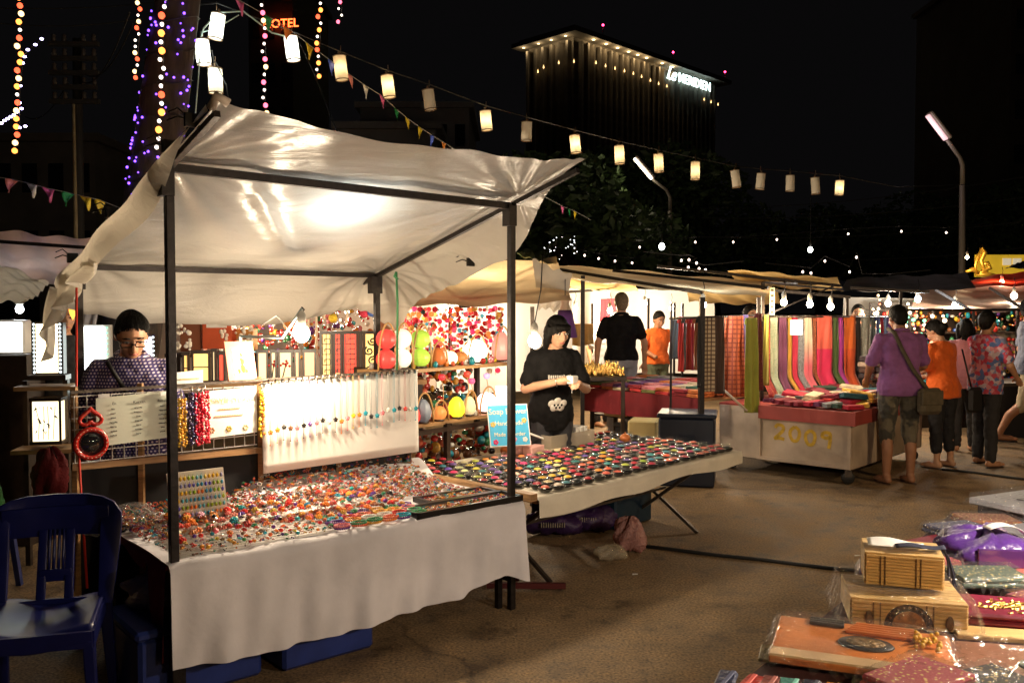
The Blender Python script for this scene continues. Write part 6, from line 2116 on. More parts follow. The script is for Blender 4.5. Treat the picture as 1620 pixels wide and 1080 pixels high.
HS = [(1206, 1217, 605, 'maroon print', cloth('c_maroonprint', (.28, .02, .02), 'flower', (.6, .25, .05), 70)), (1218, 1231, 602, 'pale green print', cloth('c_greenprint', (.34, .38, .26), 'flower', (.12, .25, .15), 60)), (1232, 1245, 604, 'plum', cloth('c_plum', (.13, .03, .08))),
      (1246, 1253, 602, 'golden yellow', cloth('c_gold', (.5, .26, .03))), (1254, 1262, 600, 'crimson print', cloth('c_crim', (.5, .02, .06), 'flower', (.3, .02, .02), 90)), (1263, 1272, 598, 'grey speckled', cloth('c_greyspk', (.3, .3, .32), 'mottle', (.08, .08, .08), 130)),
      (1273, 1284, 600, 'cream and pink', cloth('c_creampink', (.62, .48, .34), 'fade', (.62, .12, .16))), (1285, 1291, 596, 'brown paisley', cloth('c_brown', (.25, .06, .02), 'flower', (.6, .2, .05), 70)), (1292, 1317, 594, 'coral and hot pink', cloth('c_coral', (.65, .11, .07), 'block', (.55, .015, .08))),
      (1318, 1326, 592, 'dark green', cloth('c_dgreen', (.07, .12, .03))), (1327, 1334, 592, 'magenta violet', cloth('c_magenta', (.40, .04, .32))), (1335, 1354, 594, 'bright orange', cloth('c_orange', (.65, .14, .02), 'block', (.6, .09, .02))), (1355, 1361, 580, 'black', cloth('c_blk', (.02, .02, .02))),
      (1362, 1377, 578, 'grey white flowered', cloth('c_greyfl', (.30, .33, .30), 'flower', (.7, .68, .6), 70)), (1378, 1385, 575, 'slate grey', cloth('c_slate', (.12, .16, .17))), (1386, 1392, 573, 'blue', cloth('c_blue', (.10, .16, .45))), (1393, 1398, 573, 'wine red', cloth('c_wine', (.35, .02, .06))),
      (1399, 1404, 573, 'sky blue', cloth('c_sky', (.18, .30, .60))), (1405, 1410, 573, 'violet', cloth('c_violet', (.16, .05, .35))), (1411, 1420, 573, 'rust brown', cloth('c_rust', (.30, .10, .04)))]
for (a, b_, yb, nm, mt) in HS:
    Y0 = 9.3 + (a - 1206) / 214 * 1.0
    hung_scarf('%s scarf hanging from the back rail above the numbered cart' % nm, a, b_, 501, yb + 24, Y0, Y0 + .04, mt, .5, .12)
t = thing('scarf_rail', 'steel rails and posts carrying the hanging scarves of the cart', 'rail', tuple(S4.p(.45, .6)))
rail = [(at(1200, 501, 9.27), at(1425, 501, 10.35)), (at(1140, 501, 8.95), at(1206, 498, 9.3))]
for a, b_ in rail:
    m = MB(); m.tube([a, b_], .012, 6); m.build('rail', steel, t)
for px_, Y, yt in ((1207, 9.0, 446), (1200, 9.32, 470), (1340, 10.0, 470), (1425, 10.4, 460)):
    p = at(px_, yt, Y); m = MB(); m.box((p.x, Y, (p.z + .3) / 2 if px_ != 1207 else (p.z + .6) / 2), (.03, .03, p.z - .3 if px_ != 1207 else p.z - .6)); 
    m.build('post', blk, t)
m = MB(); m.bar(at(1207, 447, 9.0), at(1260, 449, 9.8), .025); m.bar(at(1207, 447, 9.0), at(1335, 458, 9.9), .02); m.bar(at(1207, 500, 9.0), at(1320, 452, 9.6), .014); m.build('crossbar', blk, t)
# left side of the cart
for (a, b_, y0, y1, Y, nm, mt, sp, fd) in ((1147, 1176, 502, 630, 8.75, 'orange chain patterned', cloth('c_orchain', (.62, .13, .04), 'check', (.32, .05, .02), 11), 4, 3), (1176, 1184, 500, 612, 8.85, 'violet blue', cloth('c_vblue', (.12, .10, .42)), 1, 1),
                                           (1180, 1198, 505, 655, 8.55, 'lime green', cloth('c_lime', (.34, .36, .05)), 3, 3.4), (1195, 1206, 498, 620, 8.6, 'dark maroon figured', cloth('c_dmaroon', (.12, .012, .018), 'flower', (.25, .05, .03), 50), 2, 1.5), (1209, 1216, 500, 612, 8.9, 'yellow green', cloth('c_ylime', (.28, .27, .04)), 2, 2)):
    hung_scarf('%s scarf hanging at the left corner of the numbered cart' % nm, a, b_, y0, y1, Y, Y + .02, mt, sp, 0, 'scarves at the left corner of the cart', fd)
# textile stall rack in front of the cart's left side
for (a, b_, y0, y1, Y, nm, mt, fd) in ((1110, 1131, 505, 622, 8.0, 'beige checked', cloth('c_check', (.62, .50, .34), 'check', (.10, .05, .04), 13), 2), (1132, 1146, 502, 625, 8.1, 'dark brown', cloth('c_dbrown', (.06, .03, .02)), 1.5), (1104, 1110, 502, 615, 7.95, 'black', cloth('c_blk'), 1),
                                       (1074, 1081, 503, 590, 8.5, 'bright red', cloth('c_red', (.55, .03, .025)), 1), (1081, 1087, 503, 588, 8.45, 'charcoal', cloth('c_char', (.06, .055, .05)), 1), (1087, 1093, 503, 588, 8.4, 'brick red', cloth('c_brick', (.35, .05, .03)), 1), (1093, 1099, 503, 588, 8.35, 'wine', cloth('c_wine'), 1),
                                       (1099, 1104, 503, 588, 8.3, 'rust', cloth('c_rust'), 1)):
    hung_scarf('%s scarf hanging on the textile stall rack' % nm, a, b_, y0, y1, Y, Y + .02, mt, .5, 0, 'scarves on the textile stall rack', fd)
hung_scarf('short black garment hanging left of the red scarves', 1062, 1074, 508, 570, 8.9, 8.85, cloth('c_blk'), 3, 0, 'scarves on the textile stall rack', 1)
t = thing('textile_rack', 'dark steel posts and rail of the textile stall rack', 'rack', tuple(at(1110, 600, 8.05).xy) + (0,))
m = MB(); m.tube([at(1060, 504, 8.7), at(1108, 502, 8.0), at(1150, 501, 8.2)], .012, 6); m.build('rail', blk, t)
for px_, yt, Y, w in ((1111, 470, 7.98, .045), (1108, 500, 8.15, .03), (1062, 480, 8.8, .02), (922, 436, 8.9, .04)):
    p = at(px_, yt, Y); m = MB(); m.box((p.x, Y, p.z / 2), (w, w, p.z)); m.build('post', blk, t)
m = MB(); m.tube([at(1140, 612, 8.3), at(1182, 650, 8.25)], .012, 6)
tag(m.build('white_stick', M('pale_stick', (.6, .5, .4), .6)), 'pale stick leaning against the plywood at the cart corner', 'stick')
# price card
A = at(1251, 530, 9.2); B = at(1268, 506, 9.25)
m = MB(); m.bbox(((A.x + B.x) / 2, 9.22, (A.z + B.z) / 2), (B.x - A.x, .01, B.z - A.z), .002)
tag(m.build('price_card', paper), 'overexposed white card hanging among the scarves', 'card')
# folded shawls stacked on a shelf at the right of the rail
for k in range(7):
    r_, c_ = divmod(k, 2)
    q = at(1372 + c_ * 20, 586 - r_ * 9 + 8, 9.75)
    m = MB(); m.bbox(q, (.16, .22, .055), .012, -.5 + U(-.1, .1))
    tag(m.build('folded_shawl', cloth('c_sh%d' % (k % 3), ((.05, .04, .05), (.5, .42, .34), (.10, .06, .05))[k % 3])), 'folded dark shawl in the stack behind the purple shirt man, %s from bottom %s' % (nth(r_ + 1), ('left', 'right')[c_]), 'shawl', 'folded shawls stacked right of the scarves')
m = MB(); q = at(1380, 600, 9.8); m.box((q.x, 9.85, .675 / 2 + .33), (.5, .34, .02)); tag(m.build('shawl_shelf', dwood), 'dark board under the stacked shawls', 'shelf')
for lab, px_, py_, Y, w, c_ in (('glowing bulb over the scarves, left of three', 1240, 478, 8.75, 10, WARM), ('glowing bulb over the scarves, middle of three', 1281, 481, 8.85, 10, NEUT), ('glowing bulb over the scarves, right of three', 1314, 485, 9.0, 10, NEUT)):
    bare_bulb(lab, at(px_, py_, Y), w, c_, .032, glow=25)
# ladder shaped price tags hanging
A = at(1220, 455, 8.95); B = at(1223, 498, 8.95)
t = thing('tag_strip', 'cream strip of paper tags hanging from the cart canopy', 'paper strip', tuple(B))
m = MB(); m.box(((A.x + B.x) / 2, 8.95, (A.z + B.z) / 2), (.05, .006, A.z - B.z)); m.build('strip', M('cream_paper', (.75, .66, .45), .7), t)
m = MB()
for k in range(5): m.box(((A.x + B.x) / 2, 8.945, B.z + (A.z - B.z) * (k + .5) / 5), (.028, .004, .022))
m.build('tag_print', ink, t)

# ------------------------------------------------------------------ textile table
S3 = Fr((.86, 10.0), -50)
t = thing('textile_table', 'long table with dark maroon skirt heaped with folded textiles', 'table', tuple(S3.p(0, 0)))
m = MB(); m.box(S3.p(.78, .55, .70), (1.62, 1.15, .03), S3.a); m.build('tabletop', wood_m, t)


def skirt(u, v): return S3.p(-.03 + u * 1.64, -.035 - .012 * math.sin(u * 30) * v, .722 - v * .26)


m = MB(); m.grid(60, 6, skirt); m.build('skirt', maroon, t)
for x, y in ((.02, .05), (1.54, .05), (.02, 1.08), (1.54, 1.08)):
    m = MB(); m.box(S3.p(x, y, .34), (.035, .035, .68), S3.a); m.build('leg', blk, t)
TC = [('olive', (.16, .16, .05)), ('orange', (.55, .16, .04)), ('maroon', (.25, .02, .03)), ('green', (.06, .14, .09)), ('purple', (.14, .05, .18)), ('cream', (.55, .45, .3)), ('red', (.5, .04, .04)), ('grey', (.18, .17, .17)), ('pink', (.55, .18, .2))]
tx = thing('folded_textile', 'textile', 'textile', (0, 0, 0))
m = MB()
for k in range(2): m.bbox((U(-.004, .004), 0, .009 + k * .016), (.19 - .006 * k, .22, .016), .006)
m.build('folds', M('folded_cloth'), tx)
TXP = Proto(tx)
for r_ in range(4):
    for k in range(8):
        for ly in range(2):
            nm, c = rnd.choice(TC)
            TXP.put(S3.p(.1 + k * .2 + U(-.015, .015), .10 + r_ * .26 + U(-.02, .02), .722 + ly * .034 + r_ * .012), 0, '%s folded textile, %s layer, %s from left in %s row on maroon skirted table' % (nm, ('lower', 'upper')[ly], nth(k + 1), nth(r_ + 1)),
                    'folded textiles on the maroon skirted table', U(.95, 1.08), c, rot=(U(-.05, .05), U(-.05, .05), S3.a + U(-.12, .12)))
crate('brown cardboard box under the textile table', *S3.p(.35, .15).xy, .42, .30, .22, .10, S3.a, M('cardboard', (.42, .27, .13), .8, var=.15), lid=False, name='cardboard_box')
m = MB(); m.box(S3.p(.6, .35, .41), (1.3, .5, .02), S3.a); tag(m.build('under_shelf', dwood), 'low shelf under the textile table', 'shelf')
crate('black crate on the ground under the textile table', *S3.p(.55, .32).xy, .004, .5, .4, .30, S3.a, M('black_plastic', (.015, .015, .016), .4))
q = at(1093, 700, 8.0)
crate('large dark blue box beside the plywood cart', q.x, 8.15, .004, .50, .45, .62, -.25, M('navy_plastic', (.010, .016, .035), .45))
crate('yellowish carton behind the dark blue box', q.x - .32, 8.7, .004, .28, .3, .52, -.3, M('carton_yellow', (.45, .36, .16), .8), lid=False, name='cardboard_box')
# gold trinket table behind the soap seller
q = at(935, 592, 9.6)
t = thing('trinket_table', 'dark table of golden trinkets behind the soap seller', 'table', (q.x, 9.8, 0))
m = MB(); m.box((q.x, 9.9, .86), (.75, .8, .04)); m.build('tabletop', dwood, t)
for sx in (-.34, .34):
    for sy in (-.36, .36):
        m = MB(); m.box((q.x + sx, 9.9 + sy, .42), (.04, .04, .84)); m.build('leg', dwood, t)
gold = M('gold_trinket', (.75, .48, .14), .22, .9)
m = MB()
for k in range(420):
    c = Vector((q.x + U(-.36, .36), 9.9 + U(-.38, .38), .885)); h = U(.02, .09) * (1 + .8 * ((c.y - 9.5) / .8))
    r = U(.008, .02)
    m.lathe([(0, 0), (r, .002), (r * .6, h * .3), (r * .9, h * .6), (r * .3, h * .85), (0, h)], 6, c)
tag(m.build('gold_trinkets', gold), 'crowd of small golden trinkets on the dark table', 'trinkets', kind='stuff')
wall_sheet('brown_curtain', 'golden brown curtain behind the trinkets', ((905, 512, 10.6), (938, 512, 10.7), (940, 545, 10.7), (903, 548, 10.6)), M('golden_curtain', (.45, .24, .06), .7, var=.2), .03, 14, 'curtain')
# bright back walls
wall_sheet('white_tarpaulin', 'bright white back wall behind the man in black polo', ((960, 455, 15), (1130, 462, 15), (1130, 590, 15), (960, 590, 15)), tarp)
wall_sheet('white_tarpaulin', 'white cloth wall between trinkets and red garment', ((880, 455, 13), (965, 455, 13.5), (965, 600, 13.5), (880, 600, 13)), tarp)
wall_sheet('red_garment', 'dark red garment hanging behind the hanging bulb', ((950, 472, 12), (976, 472, 12), (978, 512, 12), (948, 508, 12)), M('garment_red', (.30, .02, .03), .8), .03, 10, 'garment')
for lab, px_, py_, Y, w, c_, r in (('glowing bulb in front of the dark red garment', 965, 491, 11.6, 40, NEUT, .034), ('glowing bulb left of the trinket stall', 910, 488, 12, 40, WARM, .034), ('bluish bulb over the checked scarf', 1112, 482, 8.6, 10, COOL, .034),
                                   ('glowing bulb behind the man in black polo', 1020, 480, 13.4, 80, NEUT, .035), ('glowing bulb above the boy in orange', 1062, 488, 13.6, 80, NEUT, .035)):
    bare_bulb(lab, at(px_, py_, Y), w, c_, r)
for k, (px_, yt, yb) in enumerate(((1026, 472, 560), (1067, 478, 560), (1080, 480, 520), (937, 480, 560))):
    a, c = at(px_, yt, 12.5), at(px_, yb, 12.5); m = MB(); m.box((a.x, 12.5, a.z / 2), (.03, .03, a.z))
    tag(m.build('stall_post', blk), ('thin dark post left of the boy in orange', 'thin dark post above the boy elbow', 'thin dark post behind red scarves', 'thin dark post beside the trinket curtain')[k], 'post')
# canopies
grey_sheet = sheet_mat('grey_tarp', (.62, .58, .50), .35, .42, .2, .4, 4, (.7, .55, .32))
yel_sheet = sheet_mat('yellow_tarp', (.75, .62, .36), .5, .5, .15, .3, 4, (.85, .62, .28))


def roof(name, label, corners, mat, sag=.06, beams=()):
    t = thing(name, label, 'canopy', tuple(at(*corners[0])))
    gaz_sheet(corners, sag).build('sheet', mat, t)
    for a, b_ in beams:
        m = MB(); m.bar(at(*a), at(*b_), .03); m.build('beam', blk, t)
    return t


roof('tarp_canopy', 'long grey silver tarp roof over the textile stall', ((876, 440, 8.6), (1210, 471, 7.7), (1225, 446, 10.4), (868, 418, 10.6)), grey_sheet, .03,
     (((884, 426, 9.4), (1110, 463, 7.9)), ((970, 428, 9.6), (1215, 455, 8.6)), ((1040, 421, 10.4), (1330, 452, 10.6))))
roof('tarp_canopy', 'cream inner tarp behind the soap seller canopy edge', ((890, 455, 11.2), (1010, 462, 11.4), (1000, 436, 13), (880, 430, 13)), yel_sheet, .1, (((895, 462, 11), (1000, 455, 12.8)),))
roof('tarp_canopy', 'bright yellow lit tarp above the scarf cart', ((1165, 448, 10.3), (1335, 462, 10.3), (1325, 440, 12.5), (1150, 426, 12.5)), yel_sheet, .05, (((1120, 430, 11.5), (1340, 456, 11.5)), ((1140, 452, 9.6), (1345, 470, 9.6))))
roof('tarp_canopy', 'cream tarp under the grey roof behind the checked scarf', ((1090, 478, 10.8), (1235, 482, 10.8), (1230, 458, 12.6), (1085, 452, 12.6)), yel_sheet, .06)
dark_sheet = M('dark_tarp', (.13, .12, .11), .6, var=.3, vs=3)
roof('tarp_canopy', 'dark tarp roof right of the scarf cart', ((1330, 462, 10.5), (1545, 458, 10.5), (1530, 432, 13), (1340, 440, 13)), dark_sheet, .03, (((1345, 455, 10.4), (1470, 462, 10.2)),))
roof('tarp_canopy', 'pinkish white tarp roof at the right edge', ((1440, 491, 10.6), (1700, 492, 10.6), (1700, 448, 13.5), (1455, 455, 13.5)), sheet_mat('pink_tarp', (.75, .6, .55), .5, .45, .1, .2, 5, (.8, .55, .45)), .05,
     (((1480, 458, 10.8), (1535, 490, 10.5)), ((1565, 455, 10.8), (1625, 492, 10.5)), ((1430, 490, 10.5), (1700, 490, 10.5))))
roof('red_canopy', 'bright red canopy at the right edge', ((1500, 455, 12.5), (1700, 448, 12.5), (1700, 424, 15), (1560, 436, 15)), sheet_mat('red_tarp', (.70, .04, .02), .5, .5, .1, .2, 5, (.85, .05, .02)), .04)
bare_bulb('hidden bulb added between the red canopy and the pinkish roof', at(1585, 446, 13.6), 26, NEUT, .03)  # added hidden bulb that brightens the red canopy
roof('blue_canopy', 'small dark blue canopy tip behind the yellow banner', ((1590, 425, 15.2), (1700, 425, 15.2), (1700, 402, 16.5), (1630, 408, 16.5)), M('navy_fabric', (.02, .025, .07), .7), .02)
# yellow banner with golden ornament
A, B = at(1542, 438, 17), at(1700, 403, 17)
t = thing('yellow_banner', 'bright yellow banner with white squares at the right edge', 'banner', (A.x, 17, A.z))
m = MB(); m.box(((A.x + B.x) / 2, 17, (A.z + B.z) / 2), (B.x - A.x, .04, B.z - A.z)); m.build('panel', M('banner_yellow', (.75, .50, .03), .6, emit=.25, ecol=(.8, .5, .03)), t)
for px_ in (1593, 1609):
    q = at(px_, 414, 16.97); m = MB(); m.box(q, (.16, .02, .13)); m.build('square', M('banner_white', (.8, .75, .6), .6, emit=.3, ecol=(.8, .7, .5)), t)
for px_ in (1550, 1690):
    q = at(px_, 420, 17.05); m = MB(); m.box((q.x, 17.06, q.z / 2), (.06, .06, q.z)); m.build('post', blk, t)
bare_bulb('small bulb lighting the golden ornament', at(1530, 407, 15.6), 14, WARM, .03)
c = at(1552, 425, 16)
t = thing('golden_ornament', 'golden flame shaped ornament in front of the yellow banner', 'ornament', tuple(c))
m = MB()
for pl in ([(1544, 436), (1543, 420), (1546, 408), (1553, 398), (1552, 390), (1558, 400), (1552, 412), (1556, 424), (1564, 434)], [(1546, 436), (1556, 428), (1566, 424), (1562, 416), (1556, 418)], [(1528, 430), (1538, 426), (1548, 432)], [(1548, 434), (1562, 434), (1574, 436)]):
    m.tube([at(x, y, 16) for x, y in pl], [.012 + .034 * math.sin(PI * (i + .3) / len(pl)) for i in range(len(pl))], 7)
m.build('figure', M('gilded', (.85, .5, .06), .35, .6), t)
m = MB(); m.box((c.x, 16, (at(0, 440, 16).z) / 2), (.14, .14, at(0, 440, 16).z)); m.build('post', blk, t)

# ------------------------------------------------------------------ far right stalls
t = thing('goods_rack', 'tall dark rack crowded with small colourful goods behind the shoppers', 'rack', (at(1500, 560, 11.6).x, 11.6, 0))
for z in (.6, .95, 1.3, 1.6):
    m = MB(); a, b_ = at(1375, 500, 11.6), at(1700, 500, 11.9); m.box(((a.x + b_.x) / 2, 11.75, z), (b_.x - a.x, .3, .02)); m.build('board', dwood, t)
m = MB(); a, b_ = at(1375, 500, 12.0), at(1700, 500, 12.0); m.box(((a.x + b_.x) / 2, 12.0, .85), (b_.x - a.x, .02, 1.7)); m.build('back', dwood, t)
for px_ in (1378, 1440, 1475, 1540, 1610):
    a = at(px_, 500, 11.58); m = MB(); m.box((a.x, 11.58, .83), (.03, .03, 1.66)); m.build('upright', blk, t)
m = MB()
for k in range(520):
    m.cur = rnd.randrange(len(bead_mats)); a = at(U(1378, 1640), 500, 11.65); z = rnd.choice((.61, .96, 1.31)) + U(.02, .26)
    m.ball((a.x, 11.66 + U(-.03, .1), z), U(.014, .035), 6, 4, (1, 1, U(.6, 1.5)))
tag(m.build('small_goods', bead_mats), 'small red green and gold goods crowding the dark rack', 'goods', kind='stuff')
gl = M('goods_sparkle', objcol=True, rough=.4, emit=2.0, sample=False)
for k in range(9):
    x0 = 1378 + k * 14 + U(-4, 4); y0 = 505 + U(-40, 10) if k < 6 else 500
    t = thing('lamp_garland', 'small glowing garland behind the purple shirt man, %s from left' % nth(k + 1), 'light string', tuple(at(x0, y0, 11.4)), 'glowing garlands on the far rack')
    pts = [at(x0 + 3 * math.sin(j), y0 + j * 7, 11.4) for j in range(9)]
    m = MB(); m.tube(pts, .003, 4); m.build('wire', cable_m, t)
    for j, p in enumerate(pts):
        o = bpy.data.objects.new('bulb', bead_me); COL.objects.link(o); o.parent = t
        s = U(.012, .028); o.location = p - Vector(t.location); o.scale = (s, s, s); o.material_slots[0].link = 'OBJECT'; o.material_slots[0].material = gl
        o.color = (*rnd.choice(((1, .1, .05), (1, .7, .4), (1, .85, .6), (.1, .6, .3), (1, .2, .1))), 1)
for lab, px_, py_, Y, w, c_, r in (('bluish white bulb above the purple shirt man', 1452, 473, 10.6, 16, COOL, .034), ('glowing bulb above the man in floral shirt', 1511, 482, 11.0, 24, NEUT, .034), ('bright bulb under the pink roof at right', 1604, 468, 11.6, 40, NEUT, .04), ('warm bulb over the far shelves left of purple shirt man', 1405, 480, 11.0, 30, NEUT, .034)):
    bare_bulb(lab, at(px_, py_, Y), w, c_, r)
wall_sheet('white_tarpaulin', 'white lit cloth above the blue scarves', ((1335, 470, 12.4), (1452, 472, 12.4), (1452, 500, 12.4), (1335, 505, 12.4)), tarp)
m = MB(); a, b_ = at(1500, 690, 10.5), at(1500, 650, 10.5)
t = thing('goods_table', 'dark covered table behind the floral shirt man', 'table', (at(1640, 600, 10.9).x, 10.9, 0))
q = at(1660, 600, 10.9); m = MB(); m.box((q.x, 11.0, .70), (2.0, .8, .04)); m.build('tabletop', dwood, t)
m = MB(); m.box((q.x, 10.65, .37), (1.98, .03, .62)); m.build('skirt', M('black_skirt', (.012, .012, .014), .9), t)
# ------------------------------------------------------------------ people
def skin_mat(name, col):
    m = M(name, col, .5, var=.08, vs=25, spec=.4)
    p = m.node_tree.nodes['Principled BSDF']
    p.inputs['Subsurface Weight'].default_value = .12
    p.inputs['Subsurface Radius'].default_value = (.02, .008, .004)
    p.inputs['Subsurface Scale'].default_value = .3
    return m


SK = skin_mat('skin_tan', (.52, .27, .155)); SK2 = skin_mat('skin_fair', (.52, .29, .18)); SK3 = skin_mat('skin_deep', (.30, .14, .075))
HAIR = M('hair_black', (.006, .005, .004), .62, var=.4, vs=60, bump=.4, bs=120, aniso=(1, 1, .15), spec=.15)
HAIRG = M('hair_grey_brown', (.16, .11, .06), .5, var=.4, vs=60, bump=.6, bs=120)


def person(label, loc, rz, H=1.65, skin=SK, hair=HAIR, hairstyle='short', top=None, sleeve=.55, topz=.86, bottom=None, botz=.1, lean=0.0, hp=0.0, hy=0.0, arms=None, legs=None, voxel=.009,
           build=1.0, sandals=None, fingers=True, seat=0.0, face=True, collar=None, name='person'):
    s = H / 1.70
    root = thing(name, label, 'person', tuple(loc))
    base = Vector(loc)
    RZ = Matrix.Rotation(rz, 3, 'Z')
    hipz = .93 - seat
    RL = Matrix.Rotation(lean, 3, 'X')

    def W(p):   # local un-leaned -> world
        return base + RZ @ (Vector(p) * s)

    def LN(p):  # lean about the hips
        q = Vector(p) - Vector((0, 0, hipz)); q = RL @ q; return q + Vector((0, 0, hipz))
    HC = Vector((0, -.015, 1.585 - seat)); NK = Vector((0, .005, 1.47 - seat))
    RH = Matrix.Rotation(hy, 3, 'Z') @ Matrix.Rotation(hp, 3, 'X')

    def HD(p):  # head-local offset from the head centre
        q = RH @ (HC + Vector(p) - NK) + NK
        return LN(q)
    hm = RZ @ RL @ RH
    w = build
    SHL = {1: LN((.165 * w, .0, 1.375 - seat)), -1: LN((-.165 * w, .0, 1.375 - seat))}
    A = {}
    for k in (1, -1):
        d = (arms or {}).get(k)
        if d: el, wr = Vector(d[0]), Vector(d[1])
        else: el, wr = Vector((.235 * k * w, .03, 1.12 - seat)), Vector((.245 * k * w, -.05, .87 - seat))
        A[k] = (SHL[k], el, wr)
    Lg = {}
    for k in (1, -1):
        d = (legs or {}).get(k)
        if d: kn, an = Vector(d[0]), Vector(d[1])
        else: kn, an = Vector((.095 * k, -.01, .49)), Vector((.10 * k, .02, .085))
        Lg[k] = (Vector((.088 * k * w, 0, hipz - .02)), kn, an)

    def cap(mb, a, b_, ra, rb):
        a, b_ = W(a), W(b_)
        mb.ball(a, ra * s, 10, 8); mb.ball(b_, rb * s, 10, 8); mb.tube([a, b_], [ra * s, rb * s], 10)

    SEC = [(.84, .150, .095, .01), (.92, .168, .112, .012), (1.0, .155, .105, .008), (1.09, .138, .093, .0), (1.19, .150, .100, -.005), (1.29, .168, .108, -.004), (1.37, .165, .095, .004), (1.425, .115, .072, .01), (1.46, .062, .058, .01)]

    def loft(mb, z0, z1, inf, flare=0.0):
        secs = []
        n = 12
        for i in range(n + 1):
            z = z0 + (z1 - z0) * i / n
            zz = max(SEC[0][0], min(SEC[-1][0], z))
            for a, b_ in zip(SEC, SEC[1:]):
                if a[0] <= zz <= b_[0]:
                    f = (zz - a[0]) / (b_[0] - a[0]); secs.append((z, *[a[j] + (b_[j] - a[j]) * f for j in (1, 2, 3)])); break
        vs = []; fs = []; m_ = 18
        for (z, hx, hy_, oy) in secs:
            fl = flare * max(0, (1.1 - z)) * 2
            for j in range(m_):
                a = 2 * PI * j / m_
                ca, sa = math.cos(a), math.sin(a)
                ex = abs(ca) ** .85 * (1 if ca > 0 else -1); ey = abs(sa) ** .85 * (1 if sa > 0 else -1)
                vs.append(W(LN((ex * (hx * w + inf + fl), ey * (hy_ * (w * .5 + .5) + inf + fl) + oy, z - seat))))
        for i in range(n):
            for j in range(m_):
                k_ = (j + 1) % m_
                fs.append((i * m_ + j, i * m_ + k_, (i + 1) * m_ + k_, (i + 1) * m_ + j))
        fs.append(tuple(range(m_))[::-1]); fs.append(tuple(range(n * m_, (n + 1) * m_)))
        mb.add(vs, fs, True)

    def finish(mb, nm, mat, vox, sm=6, disp=0.0, dsc=.08):
        o = mb.build(nm, mat, root)
        r = o.modifiers.new('remesh', 'REMESH'); r.mode = 'VOXEL'; r.voxel_size = vox; r.use_smooth_shade = True
        c = o.modifiers.new('smooth', 'SMOOTH'); c.iterations = sm; c.factor = .5
        if disp:
            tx_ = bpy.data.textures.get('fold_noise') or bpy.data.textures.new('fold_noise', 'CLOUDS')
            tx_.noise_scale = .09; tx_.noise_depth = 2
            d = o.modifiers.new('folds', 'DISPLACE'); d.texture = tx_; d.strength = disp; d.mid_level = .5; d.texture_coords = 'GLOBAL'
            t2 = bpy.data.textures.get('fine_folds') or bpy.data.textures.new('fine_folds', 'CLOUDS'); t2.noise_scale = .035
            d = o.modifiers.new('wrinkles', 'DISPLACE'); d.texture = t2; d.strength = disp * .45; d.mid_level = .5; d.texture_coords = 'GLOBAL'
        return o
    # ---- body
    B = MB()
    loft(B, .84, 1.46, 0)
    cap(B, LN((0, .012, 1.43 - seat)), HD((0, .02, -.06)), .056, .053)
    # head
    B.ball(W(HD((0, .012, .025))), .103 * s, 16, 12, (.78, .98, .98), M=hm)
    B.ball(W(HD((0, -.020, -.035))), .074 * s, 14, 10, (.84, .95, 1.05), M=hm)
    B.ball(W(HD((0, -.045, -.085))), .032 * s, 10, 8, (1.15, .9, .8), M=hm)
    for k in (1, -1):
        B.ball(W(HD((.036 * k, -.062, -.025))), .030 * s, 8, 6, (1, .7, .9), M=hm)
        B.ball(W(HD((.078 * k, .018, -.01))), .026 * s, 8, 6, (.4, .75, 1.15), M=hm)
    B.tube([W(HD((0, -.082, .018))), W(HD((0, -.098, -.012))), W(HD((0, -.106, -.03))), W(HD((0, -.085, -.042)))], [.010 * s, .013 * s, .017 * s, .012 * s], 8)
    for k in (1, -1): B.ball(W(HD((.014 * k, -.092, -.035))), .011 * s, 7, 5)
    B.tube([W(HD((-.02, -.088, -.062))), W(HD((0, -.096, -.060))), W(HD((.02, -.088, -.062)))], [.006 * s, .010 * s, .006 * s], 7)
    for k in (1, -1):
        sh, el, wr = A[k]
        cap(B, sh, el, .047, .040); cap(B, el, wr, .042, .028)
        # hand: palm and five fingers
        d = (wr - el).normalized()
        hd = (arms or {}).get(k); fwd = d
        if hd and len(hd) > 2: fwd = Vector(hd[2]).normalized()
        side = fwd.cross(Vector((0, 0, 1)));
        side = side.normalized() if side.length > .2 else Vector((0, -1, 0))
        nrm_ = side.cross(fwd).normalized()
        palm = wr + fwd * .045
        cap(B, wr, palm, .028, .034)
        cap(B, palm + side * .022, palm - side * .022, .018, .018)
        curl = (hd[3] if hd and len(hd) > 3 else .35)
        if fingers:
            for j, (off, ln) in enumerate(((.03, .066), (.011, .076), (-.009, .072), (-.027, .056))):
                r0 = palm + fwd * .028 + side * off
                p1 = r0 + (fwd * math.cos(curl * .5) - nrm_ * math.sin(curl * .5)) * ln * .5
                p2 = p1 + (fwd * math.cos(curl * 1.5) - nrm_ * math.sin(curl * 1.5)) * ln * .5
                cap(B, r0, p1, .010, .009); cap(B, p1, p2, .009, .0075)
            sg = 1 if side.dot(Vector((-k, -.3, 0))) > 0 else -1
            t0 = palm - fwd * .02 + side * .03 * sg
            t1 = t0 + (fwd * .7 + side * sg * .7 - nrm_ * .3).normalized() * .035
            t2 = t1 + (fwd * .95 + side * sg * .1 - nrm_ * .3).normalized() * .03
            cap(B, t0, t1, .013, .011); cap(B, t1, t2, .011, .009)
        hp_, kn, an = Lg[k]
        lg = .78 if (bottom is not None and botz < .3) else 1.0
        cap(B, hp_, kn, .082 * w * lg, .055 * lg); cap(B, kn, (kn + an) / 2 + Vector((0, .018, .04)), .056 * lg, .053 * lg); cap(B, (kn + an) / 2 + Vector((0, .018, .04)), an, .053 * lg, .036)
        # foot
        heel = an + Vector((0, .035, -.045)); ball_ = an + Vector((.012 * k, -.115, -.052)); toe = an + Vector((.014 * k, -.165, -.058))
